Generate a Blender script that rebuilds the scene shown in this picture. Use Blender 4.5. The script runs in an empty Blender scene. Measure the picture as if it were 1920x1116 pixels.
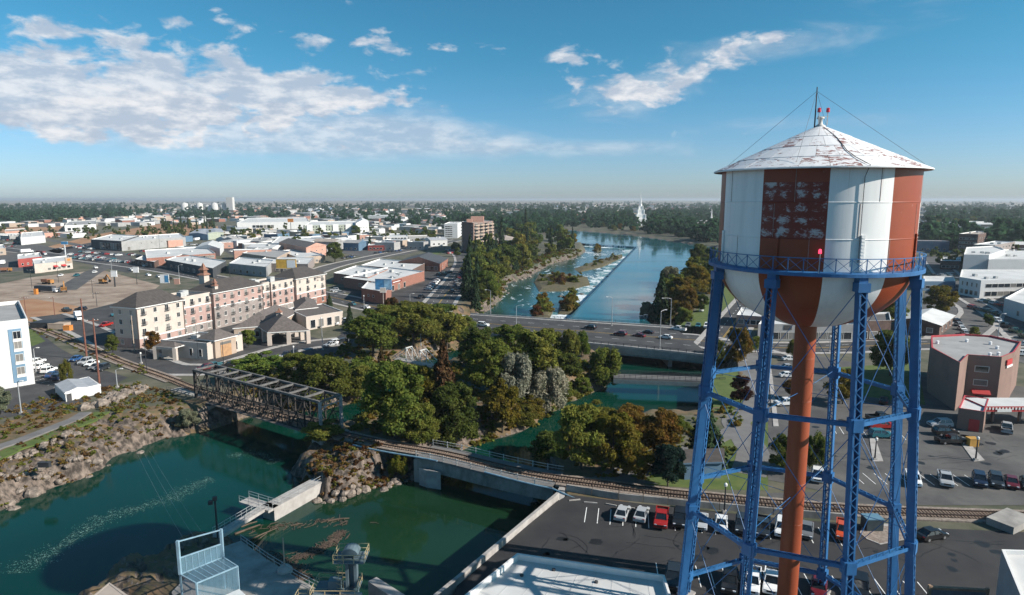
import bpy, math, random
import numpy as np
from mathutils import Vector, Matrix, Euler
R = math.radians
random.seed(7); NR = np.random.default_rng(7)
SC = bpy.context.scene
COL = SC.collection
# ---------------------------------------------------------------- camera
F, TH, CAMH = 1200.0, math.atan2(184, 1200.0), 48.0
CT, ST = math.cos(TH), math.sin(TH)
cd = bpy.data.cameras.new('camera'); cam = bpy.data.objects.new('camera', cd); COL.objects.link(cam)
cam.location = (0, 0, CAMH); cam.rotation_euler = (math.pi/2 - TH, 0, 0)
cd.sensor_width = 36; cd.lens = 36*F/1920; cd.clip_start = .5; cd.clip_end = 60000
SC.camera = cam
SC.render.resolution_x, SC.render.resolution_y = 1024, 595
# ---------------------------------------------------------------- light
SUN_AZ, SUN_EL = R(106), R(31)
sd = bpy.data.lights.new('sun', 'SUN'); sun = bpy.data.objects.new('sun', sd); COL.objects.link(sun)
sd.energy = 5.0; sd.angle = R(.5); sd.color = (1, .93, .84)
sdir = Vector((math.sin(SUN_AZ)*math.cos(SUN_EL), math.cos(SUN_AZ)*math.cos(SUN_EL), math.sin(SUN_EL)))
sun.rotation_euler = sdir.to_track_quat('Z', 'Y').to_euler(); sun.location = (60, -30, 120)
W = bpy.data.worlds.new('World'); SC.world = W; W.use_nodes = True
SC.view_settings.view_transform = 'Standard'; SC.view_settings.look = 'None'
SC.view_settings.exposure = 0.68; SC.view_settings.gamma = 1.0; SC.view_settings.use_curve_mapping = False
SC.cycles.max_bounces = 6; SC.cycles.volume_bounces = 0; SC.cycles.use_denoising = True
SC.cycles.diffuse_bounces = 3; SC.cycles.glossy_bounces = 3; SC.cycles.transparent_max_bounces = 12
def sky():
    nt = W.node_tree; N = nt.nodes; L = nt.links; N.clear()
    def nd(t, **k):
        n = N.new(t)
        for a, b in k.items(): setattr(n, a, b)
        return n
    def ma(op, a, b=None, c=None):
        n = nd('ShaderNodeMath', operation=op)
        for i, v in enumerate((a, b, c)):
            if v is None: continue
            if isinstance(v, (int, float)): n.inputs[i].default_value = v
            else: L.new(v, n.inputs[i])
        return n.outputs[0]
    def sm(v, a, b):
        n = nd('ShaderNodeMapRange', interpolation_type='SMOOTHSTEP')
        L.new(v, n.inputs[0]); n.inputs[1].default_value = a; n.inputs[2].default_value = b
        return n.outputs[0]
    tc = nd('ShaderNodeTexCoord'); sx = nd('ShaderNodeSeparateXYZ'); L.new(tc.outputs['Generated'], sx.inputs[0])
    x, y, z = sx.outputs
    skyt = nd('ShaderNodeTexSky', sky_type='NISHITA', sun_disc=False, sun_elevation=SUN_EL, sun_rotation=SUN_AZ,
              altitude=1400, air_density=1.0, dust_density=1.6, ozone_density=1.6)
    tint = nd('ShaderNodeMix', data_type='RGBA', blend_type='MULTIPLY'); tint.inputs[0].default_value = 1
    L.new(skyt.outputs[0], tint.inputs[6]); tm = nd('ShaderNodeMix', data_type='RGBA'); L.new(sm(z, -.02, .24), tm.inputs[0]); tm.inputs[6].default_value, tm.inputs[7].default_value = SKY_TINT; L.new(tm.outputs[2], tint.inputs[7])
    # a cloud deck laid out by direction: azimuth and height above the horizon
    az = ma('ARCTAN2', x, y); el = ma('ARCSINE', z)
    def noise(sc, det, rough, off, sy=1.0, dist=0.0):
        c = nd('ShaderNodeCombineXYZ'); L.new(az, c.inputs[0]); L.new(ma('MULTIPLY', el, sy), c.inputs[1]); c.inputs[2].default_value = off
        n = nd('ShaderNodeTexNoise'); L.new(c.outputs[0], n.inputs['Vector'])
        n.inputs['Scale'].default_value = sc; n.inputs['Detail'].default_value = det; n.inputs['Roughness'].default_value = rough
        n.inputs['Distortion'].default_value = dist
        return n.outputs['Fac']
    def blob(a0, e0, sa, se, amp, tilt=0.0):
        a1 = ma('SUBTRACT', az, R(a0)); e1 = ma('SUBTRACT', ma('SUBTRACT', el, R(e0)), ma('MULTIPLY', a1, tilt))
        q = ma('ADD', ma('POWER', ma('ABSOLUTE', ma('DIVIDE', a1, R(sa))), 2.0), ma('POWER', ma('ABSOLUTE', ma('DIVIDE', e1, R(se))), 2.0))
        return ma('MULTIPLY', ma('EXPONENT', ma('MULTIPLY', q, -1)), amp)
    def total(bl):
        s = None
        for b in bl:
            o = blob(*b); s = o if s is None else ma('ADD', s, o)
        return s
    puff = total(((-37, 7.6, 8, 3.1, .66), (-26, 8.4, 9, 3.4, .70), (-14, 8.6, 7, 2.2, .54), (-34, 4.8, 12, 1.5, .34), (-9, 12.2, 6, 1.7, .36), (-20, 13.4, 9, 1.2, .33), (-35, 12.0, 8, 1.1, .34), (4, 12.2, 4, 1.3, .30),
                  (-62, 8, 14, 4, .5), (7.5, 8.6, 5, 2.2, .42), (12.5, 9.6, 4, 1.8, .38), (17.5, 11.2, 3.5, 1.6, .38), (23.5, 12.6, 6, .8, .36), (7, 11.6, 3, .9, .28), (70, 12, 16, 4, .4)))
    n1 = noise(19, 6, .56, 3.1, 2.0, .25)
    n3 = noise(6, 3, .5, 8.1, 2.4)
    d1 = ma('ADD', ma('MULTIPLY', n1, 1.55), ma('ADD', ma('MULTIPLY', n3, .50), puff))
    d1 = sm(d1, 1.38, 1.66)
    wisp = total(((-24, 5.4, 15, 2.4, .62), (-9, 5.4, 9, 2.0, .60), (11, 8.8, 7, 2.2, .52, .2), (21, 12.0, 7, 1.2, .42), (8, 4.2, 12, 1.0, .42), (25, 6.0, 10, 1.0, .32), (35, 15.5, 9, 2.5, .42), (-70, 8, 15, 3, .4)))
    n2 = noise(5.5, 7, .62, 11.7, 3.6, .7)
    d2 = sm(ma('ADD', ma('MULTIPLY', n2, .8), wisp), .55, 1.10)
    dens = ma('MINIMUM', ma('ADD', ma('MULTIPLY', d1, .86), ma('MULTIPLY', d2, .62)), .95)
    dens = ma('MULTIPLY', dens, sm(z, .03, .075))
    ns = noise(24, 5, .6, 3.1, 2.6)
    cc = nd('ShaderNodeMix', data_type='RGBA'); L.new(sm(ns, .38, .68), cc.inputs[0])
    cc.inputs[6].default_value = (*[c*CLOUD for c in (.52, .60, .72)], 1); cc.inputs[7].default_value = (*[c*CLOUD for c in (.93, .93, .95)], 1)
    mx = nd('ShaderNodeMix', data_type='RGBA'); L.new(dens, mx.inputs[0]); L.new(tint.outputs[2], mx.inputs[6]); L.new(cc.outputs[2], mx.inputs[7])
    bg = nd('ShaderNodeBackground'); L.new(mx.outputs[2], bg.inputs[0]); bg.inputs[1].default_value = SKY_STR
    out = nd('ShaderNodeOutputWorld'); L.new(bg.outputs[0], out.inputs[0])
SKY_STR = .072; SKY_TINT = ((.74, .88, 1.16, 1), (.34, .92, 1.02, 1)); CLOUD = 8.3
sky()
# ---------------------------------------------------------------- pixel <-> place (photo pixels, 1920 wide)
def G(px, py, z=0.0):
    vx, vy = (px-960)/F, (py-558)/F
    d = vy*CT + ST
    Z = (CAMH - z)/d
    return Vector((vx*Z, Z*(CT - vy*ST), z))
def Zat(py, z=0.0): return (CAMH - z)/((py-558)/F*CT + ST)
def PX(p):
    Z = p[1]*CT + (CAMH-p[2])*ST
    return 960 + F*p[0]/Z, 558 + F*(-p[1]*ST + (CAMH-p[2])*CT)/Z
def up(px, py_base, py_top, z=0.0):            # height of something standing at a ground pixel whose top shows at py_top
    p = G(px, py_base, z); vy = (py_top-558)/F
    Zt = p.y/(CT - vy*ST)
    return CAMH - Zt*(vy*CT + ST) - z
# ---------------------------------------------------------------- materials
MATS = {}
def mat(name, col, rough=.8, var=.18, scale=1.0, metal=0.0, bump=0.0, objcol=False, spec=.4, col2=None, detail=4, emit=None, lo=.35, hi=.65, sc3=None):
    if name in MATS: return MATS[name]
    m = bpy.data.materials.new(name); MATS[name] = m; m.use_nodes = True
    nt = m.node_tree; N = nt.nodes; L = nt.links; b = N['Principled BSDF']
    b.inputs['Roughness'].default_value = rough; b.inputs['Metallic'].default_value = metal
    b.inputs['Specular IOR Level'].default_value = spec
    c1 = col; c2 = col2 if col2 else tuple(min(1, c*(1+var)) for c in col); c0 = col if col2 else tuple(c*(1-var) for c in col)
    tc = N.new('ShaderNodeTexCoord'); src = tc.outputs['Object']
    if sc3:
        mp = N.new('ShaderNodeMapping'); mp.inputs['Scale'].default_value = sc3; L.new(src, mp.inputs[0]); src = mp.outputs[0]
    n = N.new('ShaderNodeTexNoise'); n.inputs['Scale'].default_value = scale; n.inputs['Detail'].default_value = detail; n.inputs['Roughness'].default_value = .62
    L.new(src, n.inputs['Vector'])
    r = N.new('ShaderNodeMapRange'); r.inputs[1].default_value = lo; r.inputs[2].default_value = hi; L.new(n.outputs['Fac'], r.inputs[0])
    mx = N.new('ShaderNodeMix'); mx.data_type = 'RGBA'; L.new(r.outputs[0], mx.inputs[0])
    mx.inputs[6].default_value = (*c0, 1); mx.inputs[7].default_value = (*c2, 1)
    o = mx.outputs[2]
    if objcol:
        oi = N.new('ShaderNodeObjectInfo'); mm = N.new('ShaderNodeMix'); mm.data_type = 'RGBA'; mm.blend_type = 'MULTIPLY'; mm.inputs[0].default_value = 1
        L.new(o, mm.inputs[6]); L.new(oi.outputs['Color'], mm.inputs[7]); o = mm.outputs[2]
    L.new(o, b.inputs['Base Color'])
    if bump:
        bp = N.new('ShaderNodeBump'); bp.inputs['Strength'].default_value = min(1, bump); bp.inputs['Distance'].default_value = max(.05, bump*.3)
        L.new(n.outputs['Fac'], bp.inputs['Height']); L.new(bp.outputs[0], b.inputs['Normal'])
    if emit:
        b.inputs['Emission Color'].default_value = (*emit[:3], 1); b.inputs['Emission Strength'].default_value = emit[3]
    return m
def nodes(m):
    nt = m.node_tree
    def nd(t, **k):
        n = nt.nodes.new(t)
        for a, b in k.items(): setattr(n, a, b)
        return n
    def ma(op, *a):
        n = nd('ShaderNodeMath', operation=op)
        for i, v in enumerate(a):
            if isinstance(v, (int, float)): n.inputs[i].default_value = v
            else: nt.links.new(v, n.inputs[i])
        return n.outputs[0]
    def mixc(f, a, b, bt='MIX'):
        n = nd('ShaderNodeMix', data_type='RGBA', blend_type=bt)
        for i, v in ((0, f), (6, a), (7, b)):
            if isinstance(v, (int, float)): n.inputs[i].default_value = v
            elif isinstance(v, tuple): n.inputs[i].default_value = (*v[:3], 1)
            else: nt.links.new(v, n.inputs[i])
        return n.outputs[2]
    def sm(v, a, b):
        n = nd('ShaderNodeMapRange', interpolation_type='SMOOTHSTEP'); nt.links.new(v, n.inputs[0]); n.inputs[1].default_value = a; n.inputs[2].default_value = b
        return n.outputs[0]
    def noise(vec, s, d=4, r=.6, dist=0):
        n = nd('ShaderNodeTexNoise'); nt.links.new(vec, n.inputs['Vector']); n.inputs['Scale'].default_value = s
        n.inputs['Detail'].default_value = d; n.inputs['Roughness'].default_value = r; n.inputs['Distortion'].default_value = dist
        return n.outputs['Fac']
    def mapv(vec, s, rot=0):
        n = nd('ShaderNodeMapping'); nt.links.new(vec, n.inputs[0]); n.inputs['Scale'].default_value = s; n.inputs['Rotation'].default_value = (0, 0, rot)
        return n.outputs[0]
    return nd, ma, mixc, sm, noise, mapv, nt.links
# ---------------------------------------------------------------- mesh builder
class MB:
    def __init__(s): s.v = []; s.f = []; s.m = []
    def face(s, pts, m=0):
        k = len(s.v); s.v += [tuple(p) for p in pts]; s.f.append(tuple(range(k, k+len(pts)))); s.m.append(m); return s
    def box(s, c, d, rz=0.0, m=0, mtop=None):
        hx, hy, hz = d[0]/2, d[1]/2, d[2]/2; cs, sn = math.cos(rz), math.sin(rz); k = len(s.v)
        for z in (-hz, hz):
            for x, y in ((-hx, -hy), (hx, -hy), (hx, hy), (-hx, hy)):
                s.v.append((c[0]+x*cs-y*sn, c[1]+x*sn+y*cs, c[2]+z))
        for q in ((3, 2, 1, 0), (4, 5, 6, 7), (0, 1, 5, 4), (1, 2, 6, 5), (2, 3, 7, 6), (3, 0, 4, 7)):
            s.f.append(tuple(k+i for i in q)); s.m.append(mtop if (mtop is not None and q[0] == 4) else m)
        return s
    def bar(s, a, b, w, h=None, m=0, upv=(0, 0, 1)):
        a = Vector(a); b = Vector(b); h = h or w; t = (b-a).normalized(); u = Vector(upv)
        if abs(t.dot(u)) > .95: u = Vector((0, 1, 0))
        sd_ = t.cross(u).normalized(); u = sd_.cross(t); k = len(s.v)
        for p in (a, b):
            for i, j in ((-1, -1), (1, -1), (1, 1), (-1, 1)): s.v.append(tuple(p + sd_*(i*w/2) + u*(j*h/2)))
        for q in ((3, 2, 1, 0), (4, 5, 6, 7), (0, 1, 5, 4), (1, 2, 6, 5), (2, 3, 7, 6), (3, 0, 4, 7)):
            s.f.append(tuple(k+i for i in q)); s.m.append(m)
        return s
    def prism(s, poly, z0, z1, m=0, mt=None, cap=True):
        n = len(poly); k = len(s.v)
        ar = sum(poly[i][0]*poly[(i+1) % n][1]-poly[(i+1) % n][0]*poly[i][1] for i in range(n))
        if ar < 0: poly = list(poly)[::-1]
        s.v += [(p[0], p[1], z0) for p in poly] + [(p[0], p[1], z1) for p in poly]
        for i in range(n):
            j = (i+1) % n; s.f.append((k+i, k+j, k+n+j, k+n+i)); s.m.append(m)
        if cap:
            s.f.append(tuple(k+n+i for i in range(n))); s.m.append(m if mt is None else mt)
        return s
    def tube(s, pts, r, n=6, m=0, r2=None):
        pts = [Vector(p) for p in pts]; k = len(s.v)
        for i, p in enumerate(pts):
            t = (pts[min(i+1, len(pts)-1)]-pts[max(i-1, 0)]).normalized(); u = Vector((0, 0, 1))
            if abs(t.dot(u)) > .95: u = Vector((0, 1, 0))
            a = t.cross(u).normalized(); b = a.cross(t); rr = r if r2 is None else r+(r2-r)*i/(len(pts)-1)
            for j in range(n):
                g = 2*math.pi*j/n; s.v.append(tuple(p+a*(rr*math.cos(g))+b*(rr*math.sin(g))))
        for i in range(len(pts)-1):
            for j in range(n):
                s.f.append((k+i*n+j, k+i*n+(j+1) % n, k+(i+1)*n+(j+1) % n, k+(i+1)*n+j)); s.m.append(m)
        s.f.append(tuple(k+j for j in range(n))[::-1]); s.m.append(m)
        s.f.append(tuple(k+(len(pts)-1)*n+j for j in range(n))); s.m.append(m)
        return s
    def lathe(s, prof, n=24, c=(0, 0, 0), m=0, a0=0.0, a1=2*math.pi):
        k = len(s.v); full = abs(a1-a0-2*math.pi) < 1e-6; nn = n if full else n+1
        for r, z in prof:
            for j in range(nn):
                g = a0+(a1-a0)*j/n; s.v.append((c[0]+r*math.cos(g), c[1]+r*math.sin(g), c[2]+z))
        for i in range(len(prof)-1):
            for j in range(n):
                j2 = (j+1) % nn
                s.f.append((k+i*nn+j, k+i*nn+j2, k+(i+1)*nn+j2, k+(i+1)*nn+j)); s.m.append(m)
        return s
    def build(s, name, mats, parent=None, world=True, smooth=False, label=None):
        if parent is not None and world:
            w = wloc(parent); s.v = [(p[0]-w.x, p[1]-w.y, p[2]-w.z) for p in s.v]
        me = bpy.data.meshes.new(name); me.from_pydata(s.v, [], s.f)
        for mm in (mats if isinstance(mats, (list, tuple)) else [mats]): me.materials.append(mm)
        me.polygons.foreach_set('material_index', s.m)
        if smooth: me.polygons.foreach_set('use_smooth', [True]*len(s.f))
        me.update()
        return link(name, me, parent, False, label)
def wloc(o):
    v = Vector((0, 0, 0))
    while o is not None: v += o.location; o = o.parent
    return v
def link(name, me, parent=None, world=True, label=None):
    o = bpy.data.objects.new(name, me); COL.objects.link(o)
    if parent is not None:
        o.parent = parent
        if world: o.location = -wloc(parent)
    if label: o['label'] = label
    return o
def inst(name, me, parent, loc, rz=0.0, sc=None, rot=None):
    o = bpy.data.objects.new(name, me); COL.objects.link(o); o.parent = parent; o.location = loc
    o.rotation_euler = rot if rot is not None else (0, 0, rz)
    if sc: o.scale = sc
    return o
def tag(o, label, cat, group=None, kind=None):
    o['label'] = label; o['category'] = cat
    if group: o['group'] = group
    if kind: o['kind'] = kind
    return o
def thing(name, label, cat, loc=(0, 0, 0), rz=0.0, group=None):
    o = bpy.data.objects.new(name, None); COL.objects.link(o); o.location = loc; o.rotation_euler = (0, 0, rz); o.empty_display_size = .3
    return tag(o, label, cat, group)
def dup(root, loc=None, rz=None, label=None, group=None, sc=None, color=None, colored=()):
    def cp(o, par):
        c = o.copy(); COL.objects.link(c)
        if par is not None: c.parent = par
        if color is not None: c.color = color
        for ch in KIDS.get(o.name, ()): cp(ch, c)
        return c
    r = cp(root, None)
    if loc is not None: r.location = loc
    if rz is not None: r.rotation_euler = (0, 0, rz)
    if sc is not None: r.scale = sc
    if label: r['label'] = label
    if group: r['group'] = group
    return r
KIDS = {}
def proto(root):
    def walk(o):
        KIDS[o.name] = [c for c in bpy.data.objects if c.parent is o]
        for c in KIDS[o.name]: walk(c)
    walk(root); return root
def struct(o): o['kind'] = 'structure'; return o
def text(s, size, loc, rot, m, parent=None, name='lettering', ext=.02, align='CENTER'):
    cu = bpy.data.curves.new(name, 'FONT'); cu.body = s; cu.size = size; cu.extrude = ext; cu.align_x = align; cu.align_y = 'CENTER'; cu.resolution_u = 3
    cu.materials.append(m)
    o = bpy.data.objects.new(name, cu); COL.objects.link(o); bpy.context.view_layer.update()
    me = bpy.data.meshes.new_from_object(o.evaluated_get(bpy.context.evaluated_depsgraph_get())); bpy.data.objects.remove(o)
    o = bpy.data.objects.new(name, me); COL.objects.link(o); o.rotation_euler = rot; o.location = loc; o['kind'] = 'stuff'
    if parent is not None: o.parent = parent; o.location = Vector(loc)-wloc(parent)
    return o
def fbm(x, y, s, o=4, seed=0):
    rg = np.random.default_rng(seed); t = np.zeros_like(x); a = 1.0
    for i in range(o):
        for k in range(3):
            th = rg.uniform(0, 6.28); ph = rg.uniform(0, 6.28); q = s*2.1**i*rg.uniform(.7, 1.4)
            t += a*np.sin((x*math.cos(th)+y*math.sin(th))*q+ph+1.3*np.sin((y*math.cos(th)-x*math.sin(th))*q*.7+ph*2))
        a *= .55
    return t/4.5

ORD = ('first second third fourth fifth sixth seventh eighth ninth tenth eleventh twelfth thirteenth fourteenth fifteenth sixteenth seventeenth eighteenth nineteenth twentieth').split()
def ordinal(i):
    if i < 20: return ORD[i]
    return ('twenty', 'thirty', 'forty', 'fifty', 'sixty', 'seventy', 'eighty', 'ninety')[(i+1)//10-2]+(('-'+ORD[(i+1) % 10-1]) if (i+1) % 10 else 'th')
NUMBER = []
def later(o, look, place): NUMBER.append((o, look, place))
def number_labels():                     # alike things in one place are told apart by their order from the left
    sets = {}
    for o, a, b in NUMBER: sets.setdefault((a, b), []).append(o)
    for (a, b), L_ in sets.items():
        if len(L_) == 1: L_[0]['label'] = f'only {a} {b}'; continue
        L_.sort(key=lambda o: PX(o.location)[0])
        for i, o in enumerate(L_): o['label'] = f'{ordinal(i)} {a} from the left {b}'
# ================================================================ the ground, water and roads
WL, RL, UL = -5.0, -4.2, -1.6           # lower water, rapids, upper river
def poly(pts, z=0.0): return [tuple(G(a, b, z)[:2]) for a, b in pts]
def P2(px, py, z=0): return Vector(G(px, py, z)[:2])
LOWER = poly([(-260, 1010), (0, 966), (45, 938), (95, 918), (150, 902), (200, 880), (240, 852), (300, 826), (345, 822), (380, 812), (437, 796), (520, 775), (600, 772), (660, 762), (690, 742), (740, 702), (800, 680),
              (860, 655), (880, 640), (880, 598), (1245, 612), (1312, 650), (1338, 690), (1345, 720), (1332, 765), (1300, 787), (1200, 790), (1110, 800), (1050, 825), (1015, 860), (1005, 885), (1040, 922)], WL) + [tuple(P2(1050, 931)), tuple(P2(869, 1087)), tuple(P2(784, 1162))] + poly([(690, 1200), (590, 1180), (560, 1115), (520, 1072), (455, 1030), (425, 1000), (335, 1040), (275, 1075), (205, 1090), (150, 1130), (0, 1200), (-260, 1240)], WL)
ISLE = poly([(545, 880), (560, 860), (600, 832), (640, 810), (680, 790), (710, 765), (760, 725), (830, 690), (900, 665), (960, 655), (1010, 650), (1090, 655), (1150, 690), (1160, 720), (1100, 745), (1060, 760),
             (1010, 800), (960, 815), (905, 835), (860, 850), (850, 870), (822, 893), (790, 905), (745, 912), (690, 922), (640, 938), (600, 942), (575, 925), (555, 905)], WL)
RAPID = poly([(882, 602), (925, 578), (946, 556), (950, 532), (990, 520), (1030, 497), (1075, 485), (1098, 472), (1094, 461), (1198, 464), (1062, 608)], RL)
UPPER = poly([(1056, 609), (1195, 463), (1098, 457), (1062, 453), (1045, 440), (1000, 428), (940, 424), (940, 421), (1050, 430), (1180, 441), (1240, 449), (1300, 459), (1400, 470), (1500, 480), (1480, 492), (1360, 480), (1305, 484), (1290, 500), (1268, 540), (1235, 570), (1212, 600), (1228, 614)], UL)
LPATH = [tuple(G(a, b, -1.6)[:2]) for a, b in ((-60, 880), (0, 853), (40, 840), (90, 820), (140, 800), (168, 783), (167.5, 782), (139, 799), (89, 819), (39, 839), (-.5, 852), (-61, 879))]
def sdf(X, Y, P):
    P = np.array(P); n = len(P); d = np.full(X.shape, 1e9); ins = np.zeros(X.shape, bool)
    for i in range(n):
        ax, ay = P[i]; bx, by = P[(i+1) % n]; ex, ey = bx-ax, by-ay
        t = np.clip(((X-ax)*ex+(Y-ay)*ey)/(ex*ex+ey*ey+1e-9), 0, 1)
        d = np.minimum(d, (X-ax-t*ex)**2+(Y-ay-t*ey)**2)
        c = ((ay > Y) != (by > Y)); xx = ax+(Y-ay)*ex/(ey if abs(ey) > 1e-9 else 1e-9); ins ^= c & (X < xx)
    d = np.sqrt(d); return np.where(ins, -d, d)
def sstep(a, b, x): t = np.clip((x-a)/(b-a), 0, 1); return t*t*(3-2*t)
def ground_height(X, Y, rough=True):
    sl = np.maximum(sdf(X, Y, LOWER), -sdf(X, Y, ISLE)); sr = sdf(X, Y, RAPID); su = sdf(X, Y, UPPER)
    left = (X < -33) & (Y < 140); spit = (sdf(X, Y, ISLE) < 0) & (Y < 129); wall = (X > 0) & (Y < 116)
    bw = np.where(left, 15.0, np.where(spit, 9.0, np.where(wall, .9, 7.5)))
    n1 = fbm(X, Y, .35, 4, 3); n2 = fbm(X, Y, 1.3, 3, 5)
    rid = .55-np.abs(fbm(X, Y, .8, 4, 9))*1.8
    def prof(s, lev, b):
        s2 = s + np.where(wall, 0, n1*np.minimum(b*.22, 1.6))
        upb = lev-.35+(.35-lev)*np.where(left, (.68*sstep(0, 3.0, s2)+.32*sstep(2, 15, s2)), sstep(0, 1, s2/b))
        dn = lev-.35-3*sstep(0, 6, -s2)
        return np.where(s2 > 0, upb, dn)
    h = np.minimum(np.minimum(prof(sl, WL, bw), prof(sr, RL, np.full_like(bw, 3.5))), prof(su, UL, np.full_like(bw, 2.5)))
    s = np.minimum(np.minimum(sl, sr), su)
    if rough:
        amp = sstep(-1.5, 1.0, s)*(1-sstep(bw*.8, bw*1.15, s))
        amp = amp*sstep(1.2, 2.6, np.abs(sdf(X, Y, LPATH)))
        h = h + amp*np.where(wall, 0, np.where(left | spit, 1.0, .55))*(n1*.75+n2*.45+np.where(left | spit, rid*.55, 0))
    return h, s, left, spit
def GZ(x, y):
    h = ground_height(np.array([x], float), np.array([y], float), False)[0]; return float(h[0])
def make_ground():
    ys = [14.0]
    while ys[-1] < 24000:
        y = ys[-1]; ys.append(y + (max(.9, y*.0068) if y < 700 else y*.03))
    ys = np.array(ys); ts = np.concatenate([np.linspace(-3.2, -1.0, 40)[:-1], np.linspace(-1.0, 1.0, 460), np.linspace(1.0, 3.2, 40)[1:]])
    Yg, Tg = np.meshgrid(ys, ts, indexing='ij'); Xg = Tg*np.maximum(Yg, 45)
    H = np.zeros_like(Xg); S = np.full_like(Xg, 99.); Lf = np.zeros(Xg.shape, bool); Sp = Lf.copy()
    r = ys < 1100
    h, s, l, sp = ground_height(Xg[r], Yg[r]); H[r] = h; S[r] = s; Lf[r] = l; Sp[r] = sp
    far = Yg > 5000                                                     # low swells of farmland towards the skyline
    H += np.where(far, sstep(5000, 14000, Yg)*(6+9*np.sin(Xg/3100+1)+5*np.sin(Xg/1300+Yg/4000)), 0)
    nr, nc = Xg.shape
    v = np.stack([Xg.ravel(), Yg.ravel(), H.ravel()], 1)
    i = np.arange(nr-1)[:, None]*nc+np.arange(nc-1)[None, :]
    q = np.stack([i, i+1, i+nc+1, i+nc], -1).reshape(-1, 4)
    me = bpy.data.meshes.new('ground'); me.vertices.add(len(v)); me.vertices.foreach_set('co', v.ravel())
    me.loops.add(q.size); me.loops.foreach_set('vertex_index', q.ravel().astype(np.int32))
    me.polygons.add(len(q)); me.polygons.foreach_set('loop_start', (np.arange(len(q))*4).astype(np.int32))
    Sq = S.ravel()[q].mean(1); Hq = H.ravel()[q]; dz = Hq.max(1)-Hq.min(1)
    sz = np.maximum(.4, v[q[:, 2], 1]-v[q[:, 0], 1]); slope = dz/sz
    spq = Sp.ravel()[q[:, 0]]; lq = Lf.ravel()[q[:, 0]]; yq = v[q[:, 0], 1]
    mi = np.zeros(len(q), np.int32)
    mi[(yq > 1900)] = 3
    mi[spq | (lq & (Sq < 30))] = 2
    mi[(Sq < 11) & (mi == 0) & (yq < 300)] = 2; mi[(Sq < 14) & (slope > np.where(lq | spq, .5, 1.1))] = 1; mi[Sq < .6] = 1
    me.materials.append(M_LAND); me.materials.append(M_ROCK); me.materials.append(M_SCRUB); me.materials.append(M_FAR)
    me.polygons.foreach_set('material_index', mi); me.update(calc_edges=True); me.validate()
    return struct(link('ground', me))
M_LAND = mat('land', (.052, .060, .034), .95, scale=.09, detail=9, col2=(.125, .112, .08), lo=.4, hi=.6)
M_ROCK = mat('basalt', (.04, .032, .026), .95, scale=1.0, detail=11, col2=(.21, .165, .135), bump=1, lo=.41, hi=.66, sc3=(1, 1, .55))  # dark end of the noise paints crevice shade into the rock colour
M_SCRUB = mat('dry_scrub_soil', (.17, .105, .06), .95, scale=.4, detail=10, col2=(.085, .075, .038), bump=.7, lo=.38, hi=.6)
M_FAR = mat('farmland', (.05, .062, .032), .95, scale=.0022, detail=7, col2=(.33, .25, .18), lo=.44, hi=.56, sc3=(.35, 1, 1))
make_ground()
def water_mat(name, deep, shal, rough, bump, foam=0.0, sc=(1, 1, 1), rot=0, fs=.5, flo=.58):
    m = mat(name, deep, rough, 0, spec=.5); nd, ma, mixc, sm, noise, mapv, L = nodes(m)
    b = m.node_tree.nodes['Principled BSDF']; tc = nd('ShaderNodeTexCoord'); o = tc.outputs['Object']
    big = noise(mapv(o, (.6, 1.3, 1)), .018, 4, .55, .6)
    c = mixc(sm(big, .38, .66), deep, shal)
    wv = noise(mapv(o, sc, rot), .9, 5, .6, .3); wv2 = noise(mapv(o, (1, 1.6, 1)), 3.2, 3, .6)
    h = ma('ADD', ma('MULTIPLY', wv, .7), ma('MULTIPLY', wv2, .3))
    rr = ma('ADD', rough, ma('MULTIPLY', sm(noise(mapv(o, (.5, 1.5, 1), .4), .04, 3, .5, .5), .45, .7), .10)); 
    if foam:
        st = noise(mapv(o, sc, rot), fs, 8, .72, .5); env = noise(mapv(o, sc, rot), fs*.12, 3, .5, .3)
        fm = sm(ma('ADD', st, ma('MULTIPLY', ma('SUBTRACT', env, .5), .8)), flo, flo+.10)
        c = mixc(ma('MULTIPLY', fm, foam), c, (.72, .76, .78)); rr = ma('ADD', rr, ma('MULTIPLY', fm, .6))
        h = ma('ADD', h, ma('MULTIPLY', st, 2.0))
    L.new(c, b.inputs['Base Color']); L.new(rr, b.inputs['Roughness']); b.inputs['IOR'].default_value = 1.33
    bp = nd('ShaderNodeBump'); bp.inputs['Strength'].default_value = bump; bp.inputs['Distance'].default_value = .06
    L.new(h, bp.inputs['Height']); L.new(bp.outputs[0], b.inputs['Normal'])
    return m
def sheet(name, pts, z, m, kind='structure', parent=None):
    mb = MB(); P = [(p[0], p[1], z) for p in pts]
    ar = sum(P[i][0]*P[(i+1) % len(P)][1]-P[(i+1) % len(P)][0]*P[i][1] for i in range(len(P)))
    mb.face(P if ar > 0 else P[::-1])
    o = mb.build(name, m, parent)
    if kind and parent is None: o['kind'] = kind
    return o
def grow(P, d):
    n = len(P); out = []
    ar = sum(P[i][0]*P[(i+1) % n][1]-P[(i+1) % n][0]*P[i][1] for i in range(n)); sg = 1 if ar > 0 else -1
    for i in range(n):
        a, b, c = Vector(P[i-1]), Vector(P[i]), Vector(P[(i+1) % n]); t = ((b-a).normalized()+(c-b).normalized())
        t = t.normalized() if t.length > 1e-6 else (c-b).normalized(); out.append((b.x+t.y*d*sg, b.y-t.x*d*sg))
    return out
M_WLOW = water_mat('green_river_water', (.0014, .027, .018), (.0022, .038, .026), .05, .24)
M_WFORE = water_mat('forebay_water', (.006, .026, .011), (.009, .036, .018), .05, .10)
M_WUP = water_mat('upper_river_water', (.006, .075, .095), (.01, .10, .125), .06, .12)
M_WRAP = water_mat('rapids_water', (.004, .045, .042), (.008, .065, .065), .10, .8, .8, (1.0, .45, 1), .5, .33, .575)
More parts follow.
